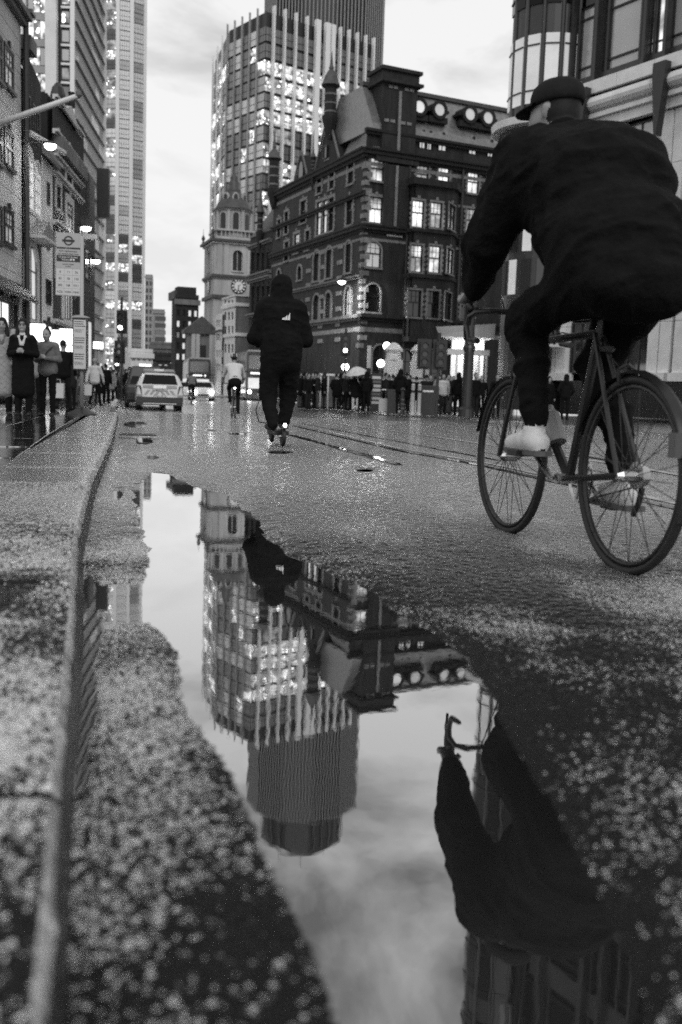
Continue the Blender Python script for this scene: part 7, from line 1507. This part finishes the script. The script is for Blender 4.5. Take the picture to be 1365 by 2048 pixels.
# umbrella
ux = at(714, 770, 45); UM = thing('umbrella', 'open pale umbrella above the woman with pale trousers', 'umbrella', (ux[0], 44.85, 1.75 + float(gz(45))), 0)
mb = MB(); n = 8; ring = []; 
prof = [(0.02, 0.36), (0.2, 0.31), (0.38, 0.2), (0.52, 0.04)]
vs = []; 
for r, z_ in prof:
    for i in range(16): a = 2 * PI * i / 16; k_ = 1 if i % 2 == 0 else 0.93; vs.append((r * k_ * math.cos(a), r * k_ * math.sin(a), z_ + (0.02 if i % 2 else 0) * r))
mb.add(vs, [(i * 16 + j, i * 16 + (j + 1) % 16, (i + 1) * 16 + (j + 1) % 16, (i + 1) * 16 + j) for i in range(3) for j in range(16)]); mb.build('canopy', 'cloth_pale', UM); UM.rotation_euler = (math.radians(12), math.radians(-10), 0)
MB().tube([(0, 0, 0.42), (0, 0, -0.42)], 0.01, 6).build('shaft', 'steel', UM); MB().tube([(0, 0, -0.42), (0.0, 0.03, -0.47), (0, 0.06, -0.44)], 0.015, 6).build('handle', 'black', UM)

# ------------------------------------------------------------------ things standing on the right pavement
def std(name, label, cat, u, Y, rz=0.0, group=None): x = at(u, 800, Y)[0]; return thing(name, label, cat, (x, Y, 0.106 + float(gz(Y))), rz, group)
def bx(p, x0, x1, y0, y1, z0, z1, nm, m): return MB().box(x0, x1, y0, y1, z0, z1).build(nm, m, p)
K = std('kiosk', 'glazed pale-framed kiosk behind the pedestrians across the road', 'kiosk', 656, 49); kw = 0.42
for x in (-0.42, -0.04, 0.4): bx(K, x, x + 0.07, 0, 0.07, 0, 1.62, 'post', 'white')
bx(K, -0.5, 0.55, -0.05, 0.9, 1.62, 1.72, 'roof', 'white'); bx(K, -0.35, -0.04, 0.01, 0.05, 0.1, 0.75, 'panel', 'stone_mid'); bx(K, -0.35, -0.04, 0.01, 0.04, 0.8, 1.6, 'pane', 'glass'); bx(K, 0.03, 0.4, 0.01, 0.04, 0.1, 1.6, 'pane', 'glass'); bx(K, -0.42, 0.47, 0.85, 0.9, 0, 1.6, 'back', 'black')
NS = std('newspaper_stand', 'tall newspaper stand with shelves of pale magazines', 'stand', 752, 45.5)
bx(NS, -0.25, 0.25, 0, 0.35, 0, 1.75, 'case', 'black')
for i in range(7): bx(NS, -0.2 + 0.02 * (i % 2), 0.2, -0.03, -0.002, 0.35 + 0.19 * i, 0.47 + 0.19 * i, 'magazine', ('paper', 'stone', 'stone_mid')[i % 3])
SU = std('suitcase', 'pale upright suitcase with extended handle beside the person in profile', 'suitcase', 768, 42.5); bx(SU, -0.2, 0.2, 0, 0.22, 0.06, 0.62, 'shell', 'stone')
mb = MB(); 
for x in (-0.09, 0.09): mb.tube([(x, 0.18, 0.6), (x, 0.18, 1.0)], 0.01, 5)
mb.tube([(-0.09, 0.18, 1.0), (0.09, 0.18, 1.0)], 0.016, 6); mb.build('handle', 'steel', SU)
for x in (-0.15, 0.15): MB().lathe([(0.04, -0.015), (0.04, 0.015)], (x, 0.1, 0.045), 8).build('wheel', 'rubber', SU)
BN = std('litter_bin', 'square black litter bin with a white-edged slot on the right pavement', 'bin', 856, 41); bx(BN, -0.32, 0.32, 0, 0.5, 0, 1.15, 'case', 'black'); bx(BN, -0.34, 0.34, -0.02, 0.52, 1.15, 1.22, 'lid', 'iron'); bx(BN, -0.22, 0.22, -0.02, -0.002, 0.95, 1.02, 'slot', 'steel')
BN2 = std('litter_bin', 'smaller black bin left of the tall hooded figure', 'bin', 786, 42); bx(BN2, -0.22, 0.22, 0, 0.4, 0, 0.95, 'case', 'black'); bx(BN2, -0.24, 0.24, -0.02, 0.42, 0.95, 1.02, 'lid', 'iron')
for u, lab in ((826, 'left one of two slim white bollards by the right kerb'), (839, 'right one of two slim white bollards by the right kerb')):
    b_ = std('bollard', lab, 'bollard', u, 40, group='white bollards by the kerb'); MB().lathe([(0.1, 0), (0.085, 0.08), (0.075, 0.1), (0.07, 1.15), (0.075, 1.2), (0.04, 1.27)], (0, 0, 0), 12).build('post', 'stone', b_); MB().lathe([(0.078, 0.9), (0.078, 1.0)], (0, 0, 0), 12).build('band', 'black', b_)
b_ = std('bollard', 'black striped bollard beside the tall hooded figure', 'bollard', 806, 40.5); MB().lathe([(0.12, 0), (0.1, 0.1), (0.075, 0.15), (0.07, 0.95), (0.1, 1.0), (0.05, 1.1)], (0, 0, 0), 12).build('post', 'iron', b_)
for z0 in (0.22, 0.4, 0.58): MB().lathe([(0.08, z0), (0.08, z0 + 0.06)], (0, 0, 0), 12).build('band', 'stone_mid', b_)
# suitcase-like pale boxes and pedestals at the station doors
for u, lab in ((785, 'left carved stone pedestal beside the police station door'), (838, 'right carved stone pedestal beside the police station door')):
    pd = std('pedestal', lab, 'pedestal', u, 60, group='stone pedestals'); bx(pd, -0.75, 0.75, 0, 1, 0, 1.9, 'base', 'stone'); bx(pd, -0.55, 0.55, 0.1, 0.9, 1.9, 2.9, 'die', 'stone'); bx(pd, -0.8, 0.8, -0.05, 1.05, 1.8, 1.898, 'plinth_moulding', 'stone_mid')
    MB().lathe([(0.5, 2.9), (0.45, 3.3), (0.6, 3.5), (0.35, 3.8), (0.1, 3.95)], (0, 0.5, 0), 12).build('urn', 'stone', pd)
# globe lamps
def globe(u, v, Y, lab, r=0.22, bracket=True):
    c = Vector(at(u, v, Y)); t = thing('globe_lamp', lab, 'lamp', (c.x, c.y, 0.106 + float(gz(c.y))), 0, 'globe lamps')
    z_ = c.z - 0.106 - float(gz(c.y)); MB().lathe([(0.02, -r), (r * 0.7, -r * 0.7), (r, 0), (r * 0.7, r * 0.7), (0.02, r)], (0, 0, z_), 14).build('globe', 'lamp', t, smooth=True)
    MB().tube([(0, 0, 0), (0, 0, z_ - r)], [0.09, 0.05], 8).build('post', 'iron', t); MB().lathe([(0.14, z_ - r - 0.1), (0.1, z_ - r + 0.04)], (0, 0, 0), 10).build('collar', 'iron', t)
globe(774, 692, 62, 'bright globe lamp above the police station doorway', 0.24); globe(762, 727, 56, 'bright globe lamp lower left of the station doorway', 0.22); globe(850, 697, 60, 'bright globe lamp right of the station doorway', 0.22); globe(691, 734, 52, 'bright globe lamp above the kiosk', 0.2)
# traffic signals
def signal(u, Y, zt, lab, heads, group='traffic signals', lit=1, side=0.0):
    x = at(u, 800, Y)[0]; t = thing('traffic_signal', lab, 'traffic signal', (x, Y, 0.1 + float(gz(Y))), 0, group)
    MB().tube([(0, 0, 0), (0, 0, zt)], 0.06, 10).build('pole', 'iron', t)
    for k, (z0, dx) in enumerate(heads):
        hd_ = bx(t, dx - 0.17, dx + 0.17, -0.25, 0.02, z0, z0 + 0.95, 'signal_head', 'black'); bx(hd_, dx - 0.27, dx + 0.27, 0.03, 0.05, z0 - 0.1, z0 + 1.05, 'backing_board', 'black')
        for i in range(3):
            MB().prism([(dx + 0.1 * math.cos(2 * PI * j / 12), -0.252, z0 + 0.17 + 0.3 * i + 0.1 * math.sin(2 * PI * j / 12)) for j in range(12)], (0, -0.02, 0)).build('lens', 'lamp' if i == lit and k == 0 else 'glass', hd_)
            n = 8; mb = MB(); vs = []
            for j in range(n + 1): a = PI * j / n; vs += [(dx + 0.125 * math.cos(a), -0.25, z0 + 0.17 + 0.3 * i + 0.125 * math.sin(a)), (dx + 0.125 * math.cos(a), -0.42, z0 + 0.17 + 0.3 * i + 0.12 * math.sin(a))]
            mb.add(vs, [(2 * j, 2 * j + 1, 2 * j + 3, 2 * j + 2) for j in range(n)]); mb.build('visor', 'black', hd_)
    return t
signal(688, 50, 4.0, 'traffic signal on the far corner in front of the brick building, lamp lit', [(2.75, 0.0)], lit=0)
signal(874, 38, 3.2, 'dark traffic signal with broad backing boards before the pavilion', [(1.9, 0.05), (1.9, -0.55)], lit=9)
signal(243, 50, 5.2, 'left pavement traffic signal on a tall pole with one bright lamp', [(3.5, 0.0), (2.0, -0.1)], lit=0)
signal(236, 58, 3.6, 'farther left traffic signal half hidden behind the near one', [(1.9, 0.0)], lit=0)
# dark ornate column near the pavilion
DCm = std('lamp_column', 'thick dark fluted lamp column standing in front of the lit pavilion', 'lamp column', 934, 40)
MB().lathe([(0.34, 0), (0.3, 0.3), (0.22, 0.4), (0.2, 2.6), (0.26, 2.75), (0.2, 2.9), (0.17, 4.2), (0.32, 4.35), (0.28, 4.5), (0.1, 4.6)], (0, 0, 0), 14).build('shaft', 'iron', DCm)
MB().tube([(0.1, 0, 4.1), (0.6, 0, 4.5), (0.35, 0, 4.9), (0.0, 0, 4.6)], 0.04, 6).build('scroll', 'iron', DCm, smooth=True)
MB().tube([(-0.02, -0.18, 2.9), (-0.15, -0.22, 3.6), (-0.1, -0.25, 4.4)], 0.07, 8).build('swan_neck', 'grey_paint', DCm, smooth=True)
bx(DCm, -0.35, 0.2, -0.3, 0.3, 4.75, 4.82, 'cap', 'stone')

# street lamps on the left, on wall brackets
def bracket_lamp(u, v, Y, fx, lab):
    c = Vector(at(u, v, Y)); t = thing('wall_lamp', lab, 'street lamp', tuple(c), 0, 'bracket street lamps'); b = Vector(at(fx, v - 2, Y)) - c
    MB().tube([(b.x, 0, 0.1), (-0.15, 0, 0.12)], 0.035, 8).build('bracket', 'iron', t)
    MB().box(b.x - 0.1, b.x + 0.06, -0.1, 0.1, -0.5, 0.25).build('wall_plate', 'iron', t)
    MB().lathe([(0.02, 0.16), (0.2, 0.12), (0.3, 0.05), (0.28, 0.0)], (0, 0, 0), 14).build('hood', 'iron', t); MB().lathe([(0.24, 0.0), (0.22, -0.1), (0.12, -0.18), (0.02, -0.2)], (0, 0, 0), 14).build('bulb', 'glow', t, smooth=True)
bracket_lamp(101, 290, 42, 33, 'glaring street lamp on a bracket from the pale stone building'); bracket_lamp(173, 455, 52, 160, 'glaring street lamp beside the black house'); bracket_lamp(193, 521, 60, 186, 'lowest glaring street lamp along the left houses')
# lamp on the brick building's corner
c = Vector(at(684, 563, 77)); WL = thing('wall_lamp', 'bright floodlight on the side wall of the brick corner building', 'street lamp', tuple(c), 0, 'bracket street lamps')
MB().lathe([(0.02, 0.3), (0.3, 0.2), (0.34, 0)], (0, 0, 0), 12).build('hood', 'iron', WL); MB().lathe([(0.3, 0), (0.24, -0.14), (0.02, -0.24)], (0, 0, 0), 12).build('bulb', 'glow', WL, smooth=True); MB().tube([(0, 0, 0.25), (0.5, 1.0, 0.3)], 0.05, 6).build('bracket', 'iron', WL)
ld = bpy.data.lights.new('floodlight', 'SPOT'); ld.energy = 900; ld.spot_size = math.radians(120); ld.shadow_soft_size = 0.25; lo_ = bpy.data.objects.new('floodlight', ld); col.objects.link(lo_); lo_.parent = WL; lo_.location = (-0.1, -0.5, -0.1)
dirv = (LF.P(1.0, LF.zz(700, 640)) - c); lo_.rotation_euler = dirv.to_track_quat('-Z', 'Y').to_euler()
# lit shop signs on the left pavement
def shopsign(u0, u1, v0, v1, Y, lab):
    a, b = Vector(at(u0, v1, Y)), Vector(at(u1, v0, Y)); t = thing('shop_sign', lab, 'sign', (a.x, Y, a.z), 0, 'lit shop signs'); MB().box(0, b.x - a.x, 0, 0.2, 0, b.z - a.z).build('light_box', 'shop', t); MB().tube([(0.1, 0.2, (b.z - a.z) / 2), (0.1, 1.2, (b.z - a.z) / 2)], 0.04, 6).build('arm', 'iron', t)
    MB().box(-0.03, b.x - a.x + 0.03, 0.05, 0.15, b.z - a.z, b.z - a.z + 0.05).build('frame', 'iron', t)
shopsign(61, 88, 648, 686, 40, 'large glowing blank light box above the woman with glasses'); shopsign(119, 144, 658, 688, 44, 'glowing light box left of the timetable case'); shopsign(104, 116, 660, 690, 46, 'narrow glowing light box behind the bun-haired woman'); shopsign(126, 147, 692, 722, 48, 'low glowing light box over the shops behind the bus stop'); shopsign(187, 205, 684, 697, 52, 'small pale light box beyond the timetable case')
# gully grate at the kerb foot
GG = thing('gully_grate', 'iron drain grate lying flush in the gutter by the kerb', 'drain grate', (float(kerb_x(12.0)) + 0.3, 12.0, 0.016), 0.22)
for i in range(6): bx(GG, -0.2, 0.2, -0.2 + 0.07 * i, -0.165 + 0.07 * i, 0, 0.012, 'bar', 'iron')
for x in (-0.22, 0.2): bx(GG, x, x + 0.02, -0.22, 0.24, 0, 0.0125, 'rim', 'iron')

# lettering becomes ordinary meshes
bpy.context.view_layer.update(); dg = bpy.context.evaluated_depsgraph_get()
for o in [o for o in scn.objects if o.type == 'FONT']:
    me = bpy.data.meshes.new_from_object(o.evaluated_get(dg)); n_ = link('lettering', me, o.parent); n_.location = o.location; n_.rotation_euler = o.rotation_euler; n_.scale = o.scale
    bpy.data.objects.remove(o)
